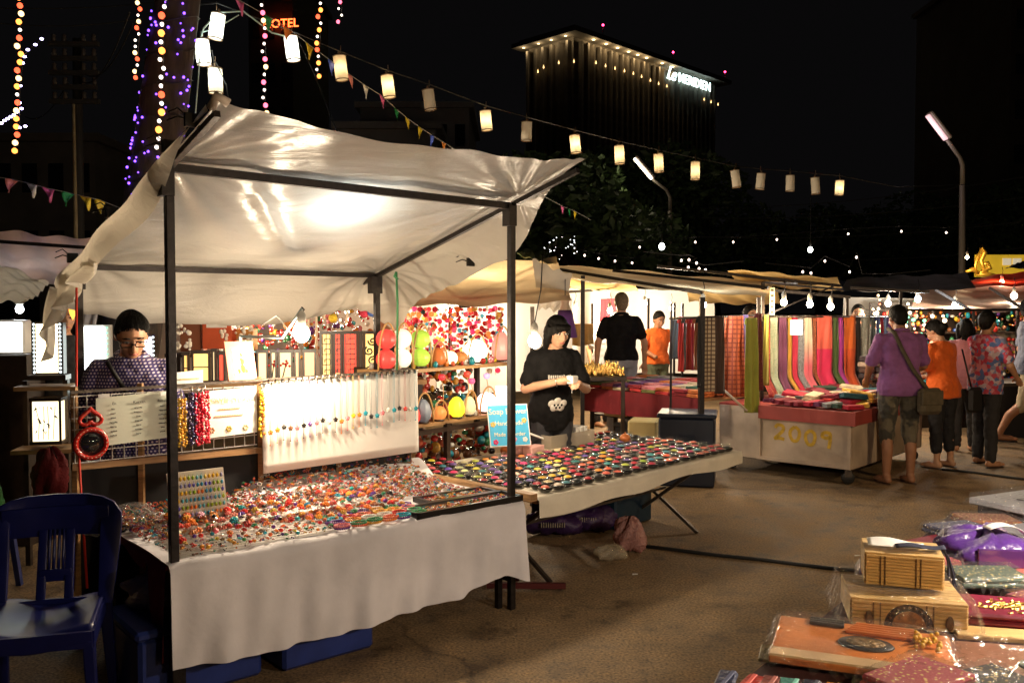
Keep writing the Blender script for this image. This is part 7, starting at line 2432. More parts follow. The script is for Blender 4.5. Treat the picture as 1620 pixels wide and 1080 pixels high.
        cap(B, an, heel, .038, .034); cap(B, heel, ball_, .034, .036)
        B.ball(W(toe), .032 * s, 9, 7, (1.1, 1.2, .7))
    finish(B, 'body', skin, voxel * s, 5)
    # ---- clothes
    if top is not None:
        T = MB(); loft(T, topz, 1.452, .017, .03)
        for k in (1, -1):
            sh, el, wr = A[k]
            if sleeve <= 1: cap(T, LN((.10 * k * w, .006, 1.385 - seat)), sh, .058, .058); cap(T, sh, sh.lerp(el, sleeve), .061, .066)
            else: cap(T, LN((.10 * k * w, .006, 1.385 - seat)), sh, .058, .058); cap(T, sh, el, .060, .056); cap(T, el, el.lerp(wr, sleeve - 1), .056, .048)
        finish(T, 'shirt', top, .010 * s, 4, .026)
        if collar is not None:
            C_ = MB()
            pts = [W(LN((.072 * math.cos(a), .012 + .068 * math.sin(a), 1.455 - seat + .016 * math.sin(a)))) for a in [2 * PI * j / 20 for j in range(21)]]
            C_.tube(pts, .017 * s, 7); C_.build('collar', collar, root)
    if bottom is not None:
        P = MB(); loft(P, .84, 1.0, .014)
        for k in (1, -1):
            hp_, kn, an = Lg[k]
            full = (hp_.z - an.z)
            z = botz
            wide = .012
            if z > kn.z - .02:      # shorts
                f = max(0, (hp_.z - z) / max(.01, hp_.z - kn.z)); cap(P, hp_, hp_.lerp(kn, min(1.12, f)), .098 * w, .086)
            else:
                f = (kn.z - z) / max(.01, kn.z - an.z)
                cap(P, hp_, kn, .097 * w, .074); cap(P, kn, kn.lerp(an, min(1, f)), .074, .062)
        finish(P, 'trousers', bottom, .010 * s, 4, .024)
    # ---- hair and face
    if hairstyle:
        Hh = MB()
        hz_ = .088 if hairstyle == 'bun' else .074
        tv, tf = balltpl(26, 20); vv = []
        for v_ in tv:
            q = Vector((v_[0] * .0865, .014 + v_[1] * .109, .027 + v_[2] * .1085))
            dn = q.z - (hz_ - (q.y + .08) * .95 - (abs(q.x) / .08) ** 2 * .018)
            if dn < .02: q = Vector((0, .014, .02)) + (q - Vector((0, .014, .02))) * (.86 + .14 * smooth(-.006, .02, dn))
            vv.append(W(HD(q)))
        Hh.add(vv, tf, True)
        if hairstyle == 'short':
            Hh.ball(W(HD((0, .055, -.015))), .075 * s, 12, 9, (.95, .75, 1.0), M=hm)
        elif hairstyle == 'bun':
            Hh.ball(W(HD((0, .06, -.02))), .070 * s, 12, 9, (.98, .7, 1.0), M=hm)
            Hh.ball(W(HD((0, .125, .0))), .048 * s, 10, 8, M=hm)
        elif hairstyle in ('bob', 'long'):
            L_ = .13 if hairstyle == 'bob' else .17
            Hh.ball(W(HD((0, .04, -.02))), .098 * s, 14, 10, (.95, .85, 1.15), M=hm)
            for k in (1, -1):
                Hh.tube([W(HD((.072 * k, -.01, .05))), W(HD((.088 * k, .0, -.03))), W(HD((.082 * k, .01, -L_)))], [.034 * s, .036 * s, .022 * s], 9)
                Hh.ball(W(HD((.082 * k, .01, -L_))), .022 * s, 8, 6)
            Hh.tube([W(HD((-.06, -.07, .06))), W(HD((0, -.088, .058))), W(HD((.06, -.07, .06)))], [.022 * s, .024 * s, .022 * s], 8)
            Hh.ball(W(HD((0, .075, -L_ + .03))), .07 * s, 12, 9, (1.1, .6, 1.0), M=hm)
        if hairstyle in ('bob', 'long'):
            for j in range(40):
                a = 2.2 * (j / 39 - .5) + U(-.03, .03)
                Hh.tube([W(HD((.080 * math.sin(a), .014 - .098 * math.cos(a) + .06, .115 - .03 * abs(a)))), W(HD((.090 * math.sin(a), .010 - .106 * math.cos(a), .06))), W(HD((.093 * math.sin(a), .012 - .106 * math.cos(a), .035 - .05 * abs(a) + U(-.008, .008))))], [.007 * s, .006 * s, .003 * s], 5)
        if hairstyle == 'bun':
            st = MB()
            for j in range(150):
                a = U(-1.5, 1.5); q = []
                for i in range(8):
                    f = i / 7; th = -.16 + 1.8 * f + U(-.03, .03); k_ = math.cos(a * (1 - .55 * f))
                    q.append(W(HD((.0895 * math.sin(a * (1 - .6 * f)) * math.cos(th * .5), .014 - .1125 * math.cos(th + .62) * (.35 + .65 * k_), .027 + .112 * math.sin(th + .62) * (.45 + .55 * k_)))))
                st.tube(q, .0013 * s, 3)
            tag(st.build('hair_strands', hair, root), kind='stuff')
        finish(Hh, 'hair', hair, .006 * s, 2, .007)
    if face:
        for k in (1, -1):
            e = MB(); e.ball(W(HD((.033 * k, -.0845, .008))), .0125 * s, 8, 6, (1.35, .45, .6), M=hm); ey = e.build('eye', M('eye_white', (.55, .5, .45), .3), root)
            e = MB(); e.ball(W(HD((.033 * k, -.0885, .008))), .0075 * s, 8, 6, (1, .5, 1), M=hm); e.build('iris', M('iris_dark', (.015, .01, .008), .2), ey)
            e = MB(); e.tube([W(HD((.016 * k, -.090, .029))), W(HD((.034 * k, -.092, .034))), W(HD((.052 * k, -.080, .028)))], [.004 * s, .0056 * s, .003 * s], 6); e.build('eyebrow', HAIR, root)
        e = MB(); e.tube([W(HD((-.022, -.089, -.0615))), W(HD((0, -.1005, -.059))), W(HD((.022, -.089, -.0615)))], [.004 * s, .0085 * s, .004 * s], 7); e.build('lips', M('lips', (.36, .10, .08), .4), root)
    if sandals is not None:
        for k in (1, -1):
            an = Lg[k][2]; m_ = MB()
            z = an.z - .082
            out = []
            for j in range(16):
                a = 2 * PI * j / 16
                out.append(W((an.x + .012 * k + .047 * math.cos(a) * (1 if math.sin(a) > 0 else 1.12), an.y - .055 + .135 * math.sin(a), z)))
            m_.prism(out, (0, 0, -.012 * s)); m_.build('sandal', sandals, root)
    root['hd'] = 0
    del root['hd']
    return root, W, HD, LN, hm, s


# --- seller in dotted shirt
dots = cloth('dotted_purple', (.045, .030, .15), 'dots', (.62, .55, .68), 62)
pw = at(203, 560, 4.52)
r, W_, HD_, LN_, hm_, s_ = person('woman in purple white dotted shirt and glasses looking down behind jewellery rack', (pw.x, 4.56, 0), R(16), 1.60, SK, HAIR, 'bun', dots, 1.35, .80, M('dark_trousers', (.02, .02, .025), .8), .1, lean=.10, hp=.38, hy=R(14),
                              arms={1: ((.25, -.06, 1.13), (.12, -.22, 1.13), (-.6, -.7, .0), .8), -1: ((-.25, -.06, 1.13), (-.06, -.22, 1.13), (.6, -.7, .0), .8)}, collar=dots, voxel=.0075, build=1.03)
gl_ = M('glasses_black', (.01, .01, .01), .25)
e = MB()
for k in (1, -1):
    pts = []
    for (a, b_) in ((-.026, -.014), (.026, -.014), (.028, .0), (.026, .016), (-.024, .016), (-.028, 0), (-.026, -.014)):
        pts.append(W_(HD_((.036 * k + a, -.104 + abs(a) * .1, .002 + b_))))
    e.tube(pts, .0028, 5)
    e.tube([W_(HD_((.064 * k, -.100, .012))), W_(HD_((.080 * k, -.04, .012))), W_(HD_((.082 * k, .02, .005)))], .0025, 5)
e.tube([W_(HD_((-.009, -.106, .006))), W_(HD_((.009, -.106, .006)))], .0028, 5)
e.build('glasses', gl_, r)
e = MB(); pts = [W_(LN_((-.10 + .25 * f, -.112 - .035 * math.sin(PI * f), 1.44 - .42 * f))) for f in [j / 8 for j in range(9)]]
e.tube(pts, .011, 6); e.build('bag_strap', M('strap_black', (.012, .012, .013), .6), r)
e = MB()
for j in range(5):
    a = j * 1.26; e.ball(W_(LN_((.10 + .012 * math.cos(a), -.135, 1.20 + .012 * math.sin(a)))), .012, 6, 4)
e.build('flower_brooch', M('brooch_red', (.6, .02, .08), .5), r)

# --- soap seller in black
blackT = M('black_tshirt', (.008, .0075, .0075), .95, var=.3, vs=15, spec=.15)
px = at(872, 560, 6.42)
r, W_, HD_, LN_, hm_, s_ = person('woman in black printed shirt holding a soap box behind the soap table', (px.x, 6.45, 0), R(20), 1.56, SK2, HAIR, 'bob', blackT, .72, .80, M('dark_trousers'), .1, lean=.14, hp=.14, hy=R(8),
                              arms={-1: ((-.24, -.06, 1.13), (-.07, -.32, 1.20), (.75, -.5, .15), .9), 1: ((.25, -.12, 1.12), (.10, -.34, 1.17), (-.6, -.6, .2), .9)}, voxel=.007, build=1.0)
pr = M('print_white', (.62, .58, .52), .7)
e = MB()
for j in range(11):
    a = -.09 + j * .018
    e.box(W_(LN_((a, -.128 - .012 * math.cos(a * 12), 1.245))), (.009, .006, rnd.choice((.018, .024, .03))), R(30))
e.build('shirt_print', pr, r)
e = MB()
for (a, z, q) in ((-.05, 1.03, .03), (0, 1.045, .034), (.05, 1.03, .03), (-.03, .995, .03), (.03, .995, .03), (0, 1.0, .03)):
    e.ball(W_(LN_((a, -.121, z))), q, 9, 7, (1, .28, .9), M=hm_)
e.build('shirt_emblem', pr, r)
e = MB()
for (a, z) in ((-.03, 1.02), (.0, 1.02), (.03, 1.02), (-.015, 1.0), (.015, 1.0)): e.ball(W_(LN_((a, -.134, z))), .009, 7, 5, (1, .3, 1), M=hm_)
e.build('emblem_dots', blackT, r)
e = MB(); bx_ = W_((.02, -.375, 1.215)); e.bbox(bx_, (.07, .055, .055), .006, R(50)); tag(e.build('soap_box', paper), 'small white soap box held in both hands of the seller', 'box')
e = MB(); e.torus(W_((-.085, -.30, 1.195)), .031, .004, 14, 5, M=Matrix.Rotation(R(75), 4, 'Y')); e.build('bracelet', wire_m, r)

# --- man in purple shirt with sling bag
purpS = M('purple_polo', (.20, .07, .22), .85, var=.2, vs=10, sheen=.1)
camo = cloth('camo_cloth', (.10, .085, .055), 'mottle', (.03, .028, .02), 9)
px = on(1422, 766, 0)
r, W_, HD_, LN_, hm_, s_ = person('man seen from behind in purple polo and camouflage shorts', (px.x + .03, px.y + .08, 0), R(184), 1.64, SK3, HAIR, 'short', purpS, .80, .84, camo, .40, lean=.03, hp=.25,
                              arms={1: ((.265, -.06, 1.12), (.20, -.26, .98)), -1: ((-.265, -.06, 1.12), (-.19, -.27, 1.0))}, legs={1: ((.12, -.01, .48), (.135, .03, .085)), -1: ((-.11, -.01, .48), (-.10, .03, .085))}, build=1.16, collar=purpS, face=False, sandals=M('sandal_brown', (.08, .04, .02), .7))
bagm = M('olive_canvas', (.075, .06, .035), .85, var=.25, vs=20, bump=.3)
e = MB()
strap = [W_(LN_((.105, -.02, 1.478))), W_(LN_((.10, .085, 1.44))), W_(LN_((.05, .135, 1.28))), W_(LN_((-.05, .135, 1.10))), W_(LN_((-.15, .145, .96))), W_(LN_((-.20, .13, .90)))]
e.tube(strap, .02, 5); e.build('strap', bagm, r)
t = thing('sling_bag', 'olive canvas sling bag on the hip of the purple shirt man', 'bag', tuple(W_((-.22, .12, .70))))
c_ = W_((-.205, .165, .80)); e = MB(); e.bbox(c_, (.25, .10, .24), .035, R(184) + .25); bb_ = e.build('bag_body', bagm, t)
e = MB(); e.bbox(W_((-.205, .218, .835)), (.24, .02, .13), .008, R(184) + .25); e.build('flap', bagm, bb_)

# --- woman in orange
orT = M('orange_tshirt', (.75, .13, .012), .85, var=.15, vs=10, sheen=.1)
px = on(1492, 741, 0)
person('woman in bright orange shirt and black leggings beside the purple shirt man', (px.x + .02, px.y + .08, 0), R(-150), 1.50, SK2, HAIR, 'bun', orT, .85, .80, M('black_leggings', (.010, .010, .013), .8), .22, lean=.08, hp=.4,
       arms={1: ((.25, -.06, 1.13), (.18, -.30, 1.02)), -1: ((-.25, -.08, 1.12), (-.14, -.32, 1.02))}, legs={1: ((.11, 0, .48), (.13, .03, .085)), -1: ((-.10, 0, .48), (-.12, .03, .085))}, build=1.18, sandals=M('sandal_black', (.02, .018, .018), .6))
t = thing('shoulder_bag', 'black shoulder bag hanging between orange and floral shirts', 'bag', tuple(at(1541, 640, 8.95)))
c_ = at(1541, 632, 8.95); e = MB(); e.bbox(c_, (.17, .09, .26), .03, .3); e.build('bag_body', M('black_leather', (.012, .011, .011), .5), t)
e = MB(); e.tube([c_ + Vector((-.03, 0, .12)), at(1531, 590, 8.95), at(1522, 552, 8.98)], .009, 5); e.build('strap', M('black_leather'), t)

# --- floral man


def floral():
    m, N, L, p = nodes_of('floral_cloth')
    tc = N.new('ShaderNodeTexCoord'); v = N.new('ShaderNodeTexVoronoi'); v.inputs['Scale'].default_value = 26; L.new(tc.outputs['Object'], v.inputs['Vector'])
    se = N.new('ShaderNodeSeparateColor'); L.new(v.outputs['Color'], se.inputs[0])
    r = ramp(N, [(0, (.50, .05, .09)), (.22, (.60, .24, .28)), (.42, (.10, .16, .38)), (.60, (.55, .45, .52)), (.78, (.22, .25, .42)), (.9, (.5, .08, .12))], 'CONSTANT'); L.new(se.outputs[0], r.inputs['Fac'])
    L.new(r.outputs[0], p.inputs['Base Color']); p.inputs['Roughness'].default_value = .85
    return m


px = on(1553, 737, 0)
person('man in floral shirt facing right with arm stretched out', (px.x + .06, px.y + .06, 0), R(115), 1.58, SK, HAIR, 'short', floral(), .75, .80, M('charcoal_trousers', (.025, .024, .026), .85), .1,
       arms={1: ((.22, -.18, 1.12), (.20, -.42, 1.14)), -1: ((-.24, -.06, 1.12), (-.19, -.24, .98))}, legs={1: ((.10, -.04, .49), (.13, -.06, .085)), -1: ((-.10, .04, .49), (-.13, .08, .085))}, build=1.0, hy=R(10), sandals=M('sandal_black'))
q = at(1531, 560, 9.95)
person('woman with full black hair behind the floral shirt man', (q.x, 10.0, 0), R(170), 1.49, SK, HAIR, 'long', M('pink_top', (.55, .22, .25), .85), .7, .82, M('charcoal_trousers'), .1, voxel=.012, fingers=False, face=False)
# --- walker at the right edge
q = at(1628, 560, 10.3)
person('walker in blue grey shirt and khaki shorts cut by the right edge', (q.x, 10.3, 0), R(75), 1.72, SK3, HAIR, 'short', M('bluegrey_shirt', (.09, .10, .14), .85), .7, .84, M('khaki', (.30, .24, .15), .85), .46, voxel=.012, fingers=False,
       legs={1: ((.10, -.16, .50), (.10, -.18, .085)), -1: ((-.10, .08, .50), (-.10, .32, .16))}, sandals=M('sandal_black'))
# --- black polo man, boy in orange, stooping man
q = at(992, 560, 10.35)
person('tall man in black polo seen from behind at the textile stall', (q.x, 10.9, 0), R(180), 1.80, SK2, HAIRG, 'short', blackT, .62, .93, M('grey_jeans', (.28, .29, .32), .85), .1, build=1.08, collar=blackT, face=False, voxel=.010,
       arms={1: ((.27, .0, 1.13), (.28, -.06, .89)), -1: ((-.27, .0, 1.13), (-.28, -.06, .89))})
q = at(1040, 560, 12.3)
person('boy in orange shirt with hand on hip behind the textile stall', (q.x, 12.3, 0), R(20), 1.58, SK3, HAIR, 'short', orT, .62, .92, M('olive_shorts', (.10, .11, .06), .85), .45, hp=.3, voxel=.012, fingers=False,
       arms={1: ((.36, .02, 1.16), (.20, -.06, 1.02)), -1: ((-.25, -.03, 1.13), (-.2, -.25, 1.05))})
q = at(953, 560, 12.2)
r, W_, HD_, LN_, hm_, s_ = person('stooping person in white shirt and grey cap beside the trinkets', (q.x, 12.2, 0), R(35), 1.62, SK2, HAIR, 'short', M('white_shirt', (.6, .6, .58), .85), .7, .84, M('charcoal_trousers'), .1, lean=.35, hp=.4, voxel=.012, fingers=False)
e = MB(); e.ball(W_(HD_((0, .02, .055))), .108 * s_, 12, 8, (.85, 1, .75), M=hm_); e.tube([W_(HD_((0, -.07, .055))), W_(HD_((0, -.15, .045)))], [.06, .045], 8); e.build('cap', M('grey_cap', (.25, .27, .30), .8), r)
q = at(605, 520, 6.75)
person('man in dark clothes facing right behind the lattice lamps', (q.x, 6.75, 0), R(70), 1.68, SK, HAIR, 'short', M('black_shirt', (.015, .014, .015), .85), 1.4, .84, M('dark_trousers'), .1, voxel=.010, fingers=False, hp=.15)
q = at(99, 520, 6.3)
person('person in dark clothes half hidden behind the left steel post', (q.x, 6.3, 0), R(40), 1.66, SK, HAIR, 'short', M('black_shirt'), 1.4, .84, M('dark_trousers'), .1, voxel=.011, fingers=False, hp=.1)
# --- green shirt at the left edge, sitting
q = at(-48, 700, 4.9)
person('seated person in green shirt cut off by the left edge', (q.x, 4.95, 0), R(-60), 1.62, SK3, HAIR, 'short', M('green_shirt', (.02, .14, .03), .85, var=.2), .75, .84, M('dark_trousers'), .3, seat=.44, voxel=.010, fingers=False,
       arms={1: ((.25, -.06, .70), (.20, -.25, .60)), -1: ((-.25, -.04, .68), (-.22, -.22, .52))}, legs={1: ((.12, -.42, .46), (.12, -.40, .085)), -1: ((-.12, -.42, .46), (-.12, -.40, .085))})
t = thing('plastic_stool', 'dark low stool under the person in green', 'stool', (q.x, 4.95, 0))
e = MB(); e.bbox((q.x, 4.95, .37), (.3, .3, .03), .01); e.build('seat', bluebox, t)
for sx in (-1, 1):
    for sy in (-1, 1):
        e = MB(); e.bar((q.x + sx * .12, 4.95 + sy * .12, .36), (q.x + sx * .15, 4.95 + sy * .15, 0), .03); e.build('leg', bluebox, t)
# --- background shoppers
for lab, px_, Y, H, tp, rz, hs in (('distant shopper in pale shirt right of the floral shirt man', 1580, 12.0, 1.55, M('pale_shirt', (.45, .4, .3), .85), 150, 'short'), ('distant shopper in dark red near the right edge', 1603, 12.6, 1.52, M('darkred_shirt', (.18, .02, .02), .85), -60, 'bob'),
                                   ('vendor head showing above the scarves of the cart', 1186, 10.9, 1.64, M('black_shirt'), 20, 'short'), ('second vendor head above the grey scarves', 1357, 11.2, 1.66, M('black_shirt'), -20, 'short')):
    q = at(px_, 540, Y)
    person(lab, (q.x, Y, 0), R(rz), H, SK, HAIR, hs, tp, .7, .84, M('charcoal_trousers'), .1, voxel=.014, fingers=False)
# ------------------------------------------------------------------ blue plastic chair
chb = M('chair_blue', (.007, .010, .085), .34, spec=.3, var=.12, vs=14)
CF = Fr((-1.80, 3.36), 16)      # local -y is the front of the chair
ch = thing('plastic_chair', 'dark blue plastic chair with slotted backrest at the left edge', 'chair', tuple(CF.p(0, 0)))


def seatfn(u, v):
    x = -.21 + .42 * u; y = -.24 + .45 * v
    k = 1 - .12 * v
    z = .425 + .012 * math.cos((u - .5) * PI * 2) * -1 - .018 * smooth(.0, .12, .12 - v if v < .12 else 0) - .02 * math.sin(PI * u) * math.sin(PI * v)
    if v < .1: z -= .03 * (1 - v / .1) ** 2
    return CF.p(x * k, y, z)


m = MB(); m.grid(24, 24, seatfn); m.build('seat', chb, ch, solid=.012)
m = MB()
ap = [CF.p(-.21, -.235, .40), CF.p(.21, -.235, .40), CF.p(.185, .2, .40), CF.p(-.185, .2, .40)]
for a, b_ in zip(ap, ap[1:] + ap[:1]): m.bar(a, b_, .015, .06)
m.build('seat_apron', chb, ch)
for sx in (-1, 1):
    for (y0, y1, x1) in ((-.21, -.26, .225), (.18, .27, .21)):
        m = MB()
        a = CF.p(sx * .195, y0, .41); b_ = CF.p(sx * x1, y1, 0)
        e1 = CF.u * .022 * sx; e2 = CF.v * (.022 if y0 > 0 else -.022)
        m.add([a - e1 * 1.3 - e2, a + e1 + e2 * -.2, a + e1 * .9 + e2, a - e1 + e2, b_ - e1 - e2, b_ + e1 * .5 - e2, b_ + e1 * .6 + e2 * .6, b_ - e1 + e2 * .6],
              [(3, 2, 1, 0), (4, 5, 6, 7), (0, 1, 5, 4), (1, 2, 6, 5), (2, 3, 7, 6), (3, 0, 4, 7)])
        m.build('leg', chb, ch, bevel=.006, fix=True)


def bk(x, h):
    """point on the reclined, slightly hollow back; h is height above the seat"""
    return CF.p(x, .19 + .26 * h + .05 * math.cos(x * 6) - .05, .41 + h * .93)


def strip(pts, w, th=.016):
    m_ = MB()
    n = len(pts)
    vs = []
    for i, p in enumerate(pts):
        d = (pts[min(i + 1, n - 1)] - pts[max(i - 1, 0)]).normalized()
        q = d.cross(CF.v).normalized() * (w[i] if isinstance(w, list) else w) / 2
        vs += [p - q - CF.v * th / 2, p + q - CF.v * th / 2, p + q + CF.v * th / 2, p - q + CF.v * th / 2]
    fs = []
    for i in range(n - 1):
        for j in range(4):
            k = (j + 1) % 4; fs.append((4 * i + j, 4 * i + k, 4 * i + 4 + k, 4 * i + 4 + j))
    fs += [(3, 2, 1, 0), tuple(4 * (n - 1) + j for j in range(4))]
    m_.add(vs, fs, True); return m_


out = []
for k in range(33):
    f = k / 32
    if f < .36: q = f / .36; out.append((-.195 - .015 * q, .0 + .34 * q))
    elif f > .64: q = (1 - f) / .36; out.append((.195 + .015 * q, .0 + .34 * q))
    else:
        a = PI - (f - .36) / .28 * PI; out.append((.21 * (abs(math.cos(a)) ** .6) * (1 if math.cos(a) > 0 else -1), .34 + .075 * math.sin(a) ** .7))
m = strip([bk(x, h) for x, h in out], [.055 + .03 * math.sin(PI * i / 32) for i in range(33)], .02)
br = m.build('backrest', chb, ch, bevel=.005, fix=True)
mm = strip([bk(x, .345) for x in (-.2, -.1, 0, .1, .2)], .12, .018); mm.build('backrest_band', chb, ch, bevel=.004, fix=True)
for x in (-.052, .052):
    mm = strip([bk(x * (1 - .1 * h), h) for h in (.0, .08, .16, .24, .31)], .034, .016); mm.build('back_slat', chb, ch, bevel=.003, fix=True)
for x in (-.026, -.009, .009, .026):
    mm = strip([bk(x, h) for h in (.14, .20, .26, .31)], .010, .016); mm.build('back_slat', chb, ch, fix=True)
mm = strip([bk(x, .12) for x in (-.06, 0, .06)], .05, .016); mm.build('back_slat', chb, ch, bevel=.003, fix=True)
m = MB()
for x in (-.07, 0, .07): m.box(bk(x, .385) - CF.v * .012, (.05, .006, .022), CF.a)
m.build('handle_slot', cable_m, ch)
mm = strip([bk(x, .0) for x in (-.19, -.1, 0, .1, .19)], .05, .018); mm.build('backrest_band', chb, ch, bevel=.004, fix=True)

# ------------------------------------------------------------------ book stall in the foreground
BZ_ = .745
BK = Fr((.36, 1.86), 52)      # x runs away along the table edge, y negative is towards the right
t = thing('book_stall_table', 'foreground table at lower right covered with maroon cloth', 'table', tuple(BK.p(1.0, -.7)))
m = MB(); m.box(BK.p(.9, -.78, BZ_ - .025), (3.0, 1.5, .03), BK.a); m.build('tabletop', wood_m, t)
for x in (-.5, 2.3):
    for y in (-.1, -1.45):
        m = MB(); m.box(BK.p(x, y, BZ_ / 2 - .03), (.04, .04, BZ_ - .07), BK.a); m.build('leg', blk, t)


def bcl(u, v):
    x = -.6 + u * 3.0; q = v * 1.75
    if q < 1.5: return BK.p(x, -1.53 + q, BZ_ + .0)
    f = q - 1.5
    return BK.p(x, -.03 + .012 * math.sin(x * 14) * f * 5 + .015, BZ_ - f + .0)


m = MB(); m.grid(60, 40, bcl); m.build('cloth_cover', M('dark_cover', (.06, .02, .025), .85, var=.3, vs=8), t)

bamboo = M('bamboo_slat', (.60, .40, .16), .5, var=.25, vs=18, aniso=(.3, 1, 6), bump=.1)
bdark = M('bamboo_stitch', (.10, .05, .02), .7)
film2 = film_mat('shiny_film', bs=22.0, bump=.8, tint=.02)


def wrap(c, sx, sy, sz, rz, parent, seed=1, n=64):
    """crinkled clear film over a flat pack"""
    rr = random.Random(seed); ph = [rr.uniform(0, 6) for _ in range(4)]
    RM = Matrix.Rotation(rz, 3, 'Z')

    def fn(u, v):
        x = (u - .5) * 2; y = (v - .5) * 2
        e = max(abs(x), abs(y))
        z = sz * (1 - smooth(.84, 1.0, e)) + .005 + (.0015 + .007 * smooth(.8, 1, e)) * (math.sin(x * 33 + y * 11 + 3 * math.sin(y * 7) + ph[0]) + math.sin(y * 41 - x * 17 + 2 * math.sin(x * 9) + ph[1]))
        k = 1 + .02 * math.sin((x + y) * 17 + ph[2]) * (e > .9)
        return Vector(c) + RM @ Vector((x * sx * k, y * sy * k, z))
    m_ = MB(); m_.grid(n, n, fn); return m_.build('film', film2, parent)


def slat_box(label, c, sx, sy, sz, rz, nsl, name='bamboo_box'):
    t_ = thing(name, label, 'bamboo box', tuple(c))
    RM = Matrix.Rotation(rz, 3, 'Z'); c = Vector(c)

    def P_(x, y, z): return c + RM @ Vector((x, y, z))
    m_ = MB(); m_.box(c + Vector((0, 0, sz / 2)), (sx * 2 - .012, sy * 2 - .012, sz - .006), rz); m_.build('core', bdark, t_)
    hh = (sz - .004) / nsl
    for k in range(nsl):
        m_ = MB(); z = .002 + hh * (k + .5)
        m_.bbox(P_(0, -sy, z), (sx * 2, .008, hh * .9), .0012, rz); m_.bbox(P_(sx, 0, z), (.008, sy * 2 - .01, hh * .9), .0012, rz)
        m_.bbox(P_(-sx, 0, z), (.008, sy * 2 - .01, hh * .9), .0012, rz)
        m_.build('slat', bamboo, t_)
    nt = 9
    for k in range(nt):
        m_ = MB(); m_.bbox(P_(0, -sy + sy * 2 * (k + .5) / nt, sz), (sx * 2 + .006, sy * 2 / nt * .92, .007), .0012, rz); m_.build('slat', bamboo, t_)
    m_ = MB()
    for x in (-.62, -.5, .3, .42) if sz > .06 else (-.7, -.2, .3, .75):
        for k in range(nsl * 2): m_.box(P_(sx * x, -sy - .0052, .004 + (sz - .008) * (k + .5) / (nsl * 2)), (.0035, .003, hh * .28), rz)
    m_.build('stitching', bdark, t_)
    return t_, P_


# lower film-wrapped bamboo pack
c = on(1420, 968, BZ_ + .004); c = Vector((1.085, 2.44, BZ_ + .004))
rzb = R(-14)
t, P_ = slat_box('wide bamboo box in crinkled film with dark half round emblem', c, .143, .11, .072, rzb, 7)
m = MB(); pts = [P_(.0 + .062 * math.cos(a), -.1155, .006 + .062 * math.sin(a)) for a in [PI * k / 16 for k in range(17)]]
m.prism(pts, (Matrix.Rotation(rzb, 3, 'Z') @ Vector((0, .003, 0)))); m.build('emblem', M('emblem_black', (.02, .012, .01), .6), t)
m = MB(); pts = [P_(.0 + .042 * math.cos(a), -.1175, .008 + .042 * math.sin(a)) for a in [PI * k / 14 for k in range(15)]]
m.prism(pts, (Matrix.Rotation(rzb, 3, 'Z') @ Vector((0, .002, 0)))); m.build('emblem', M('emblem_brown', (.26, .10, .03), .6, var=.5, vs=60), t)
m = MB()
for k in range(11):
    a = PI * (k + .5) / 11; m.ball(P_(.052 * math.cos(a), -.1175, .008 + .052 * math.sin(a)), .004, 6, 4)
for x in (-.1, .1): m.ball(P_(x, -.1165, .025), .017, 9, 7, (.65, .1, 1.2))
m.build('emblem_dots', M('emblem_dark2', (.10, .05, .02), .6), t)
wrap(c + Vector((0, 0, -.0)), .185, .150, .088, rzb, t, 3)
# upper bamboo box
c2 = c + Vector((.018, .045, .088))
t, P2 = slat_box('small bamboo box with navy tassels on top of the film wrapped one', c2, .098, .08, .088, rzb - R(4), 10)
m = MB()
for x, y in ((.112, -.035), (.113, .045)):
    for k in range(12):
        m.tube([P2(x + .004, y + (k - 6) * .0022, .085), P2(x + .012 + U(0, .006), y + (k - 6) * .003 - .004, .045), P2(x + .013 + U(0, .008), y + (k - 6) * .0036 - .008, .008 + U(0, .01))], .0016, 4)
m.build('tassel', M('navy_thread', (.012, .016, .045), .8), t)
m = MB(); m.grid(12, 8, lambda u, v: P2(-.09 + .15 * u, -.055 + .085 * v, .1045 + .006 * math.sin(u * 5) * v)); m.build('paper_slip', paper, t, solid=.001)
m = MB(); m.grid(12, 6, lambda u, v: P2(-.02 + .13 * u, -.07 + .04 * v + .03 * u, .107 + .004 * math.sin(u * 6))); m.build('navy_ribbon', M('navy_thread'), t, solid=.002)

# orange notebook in film


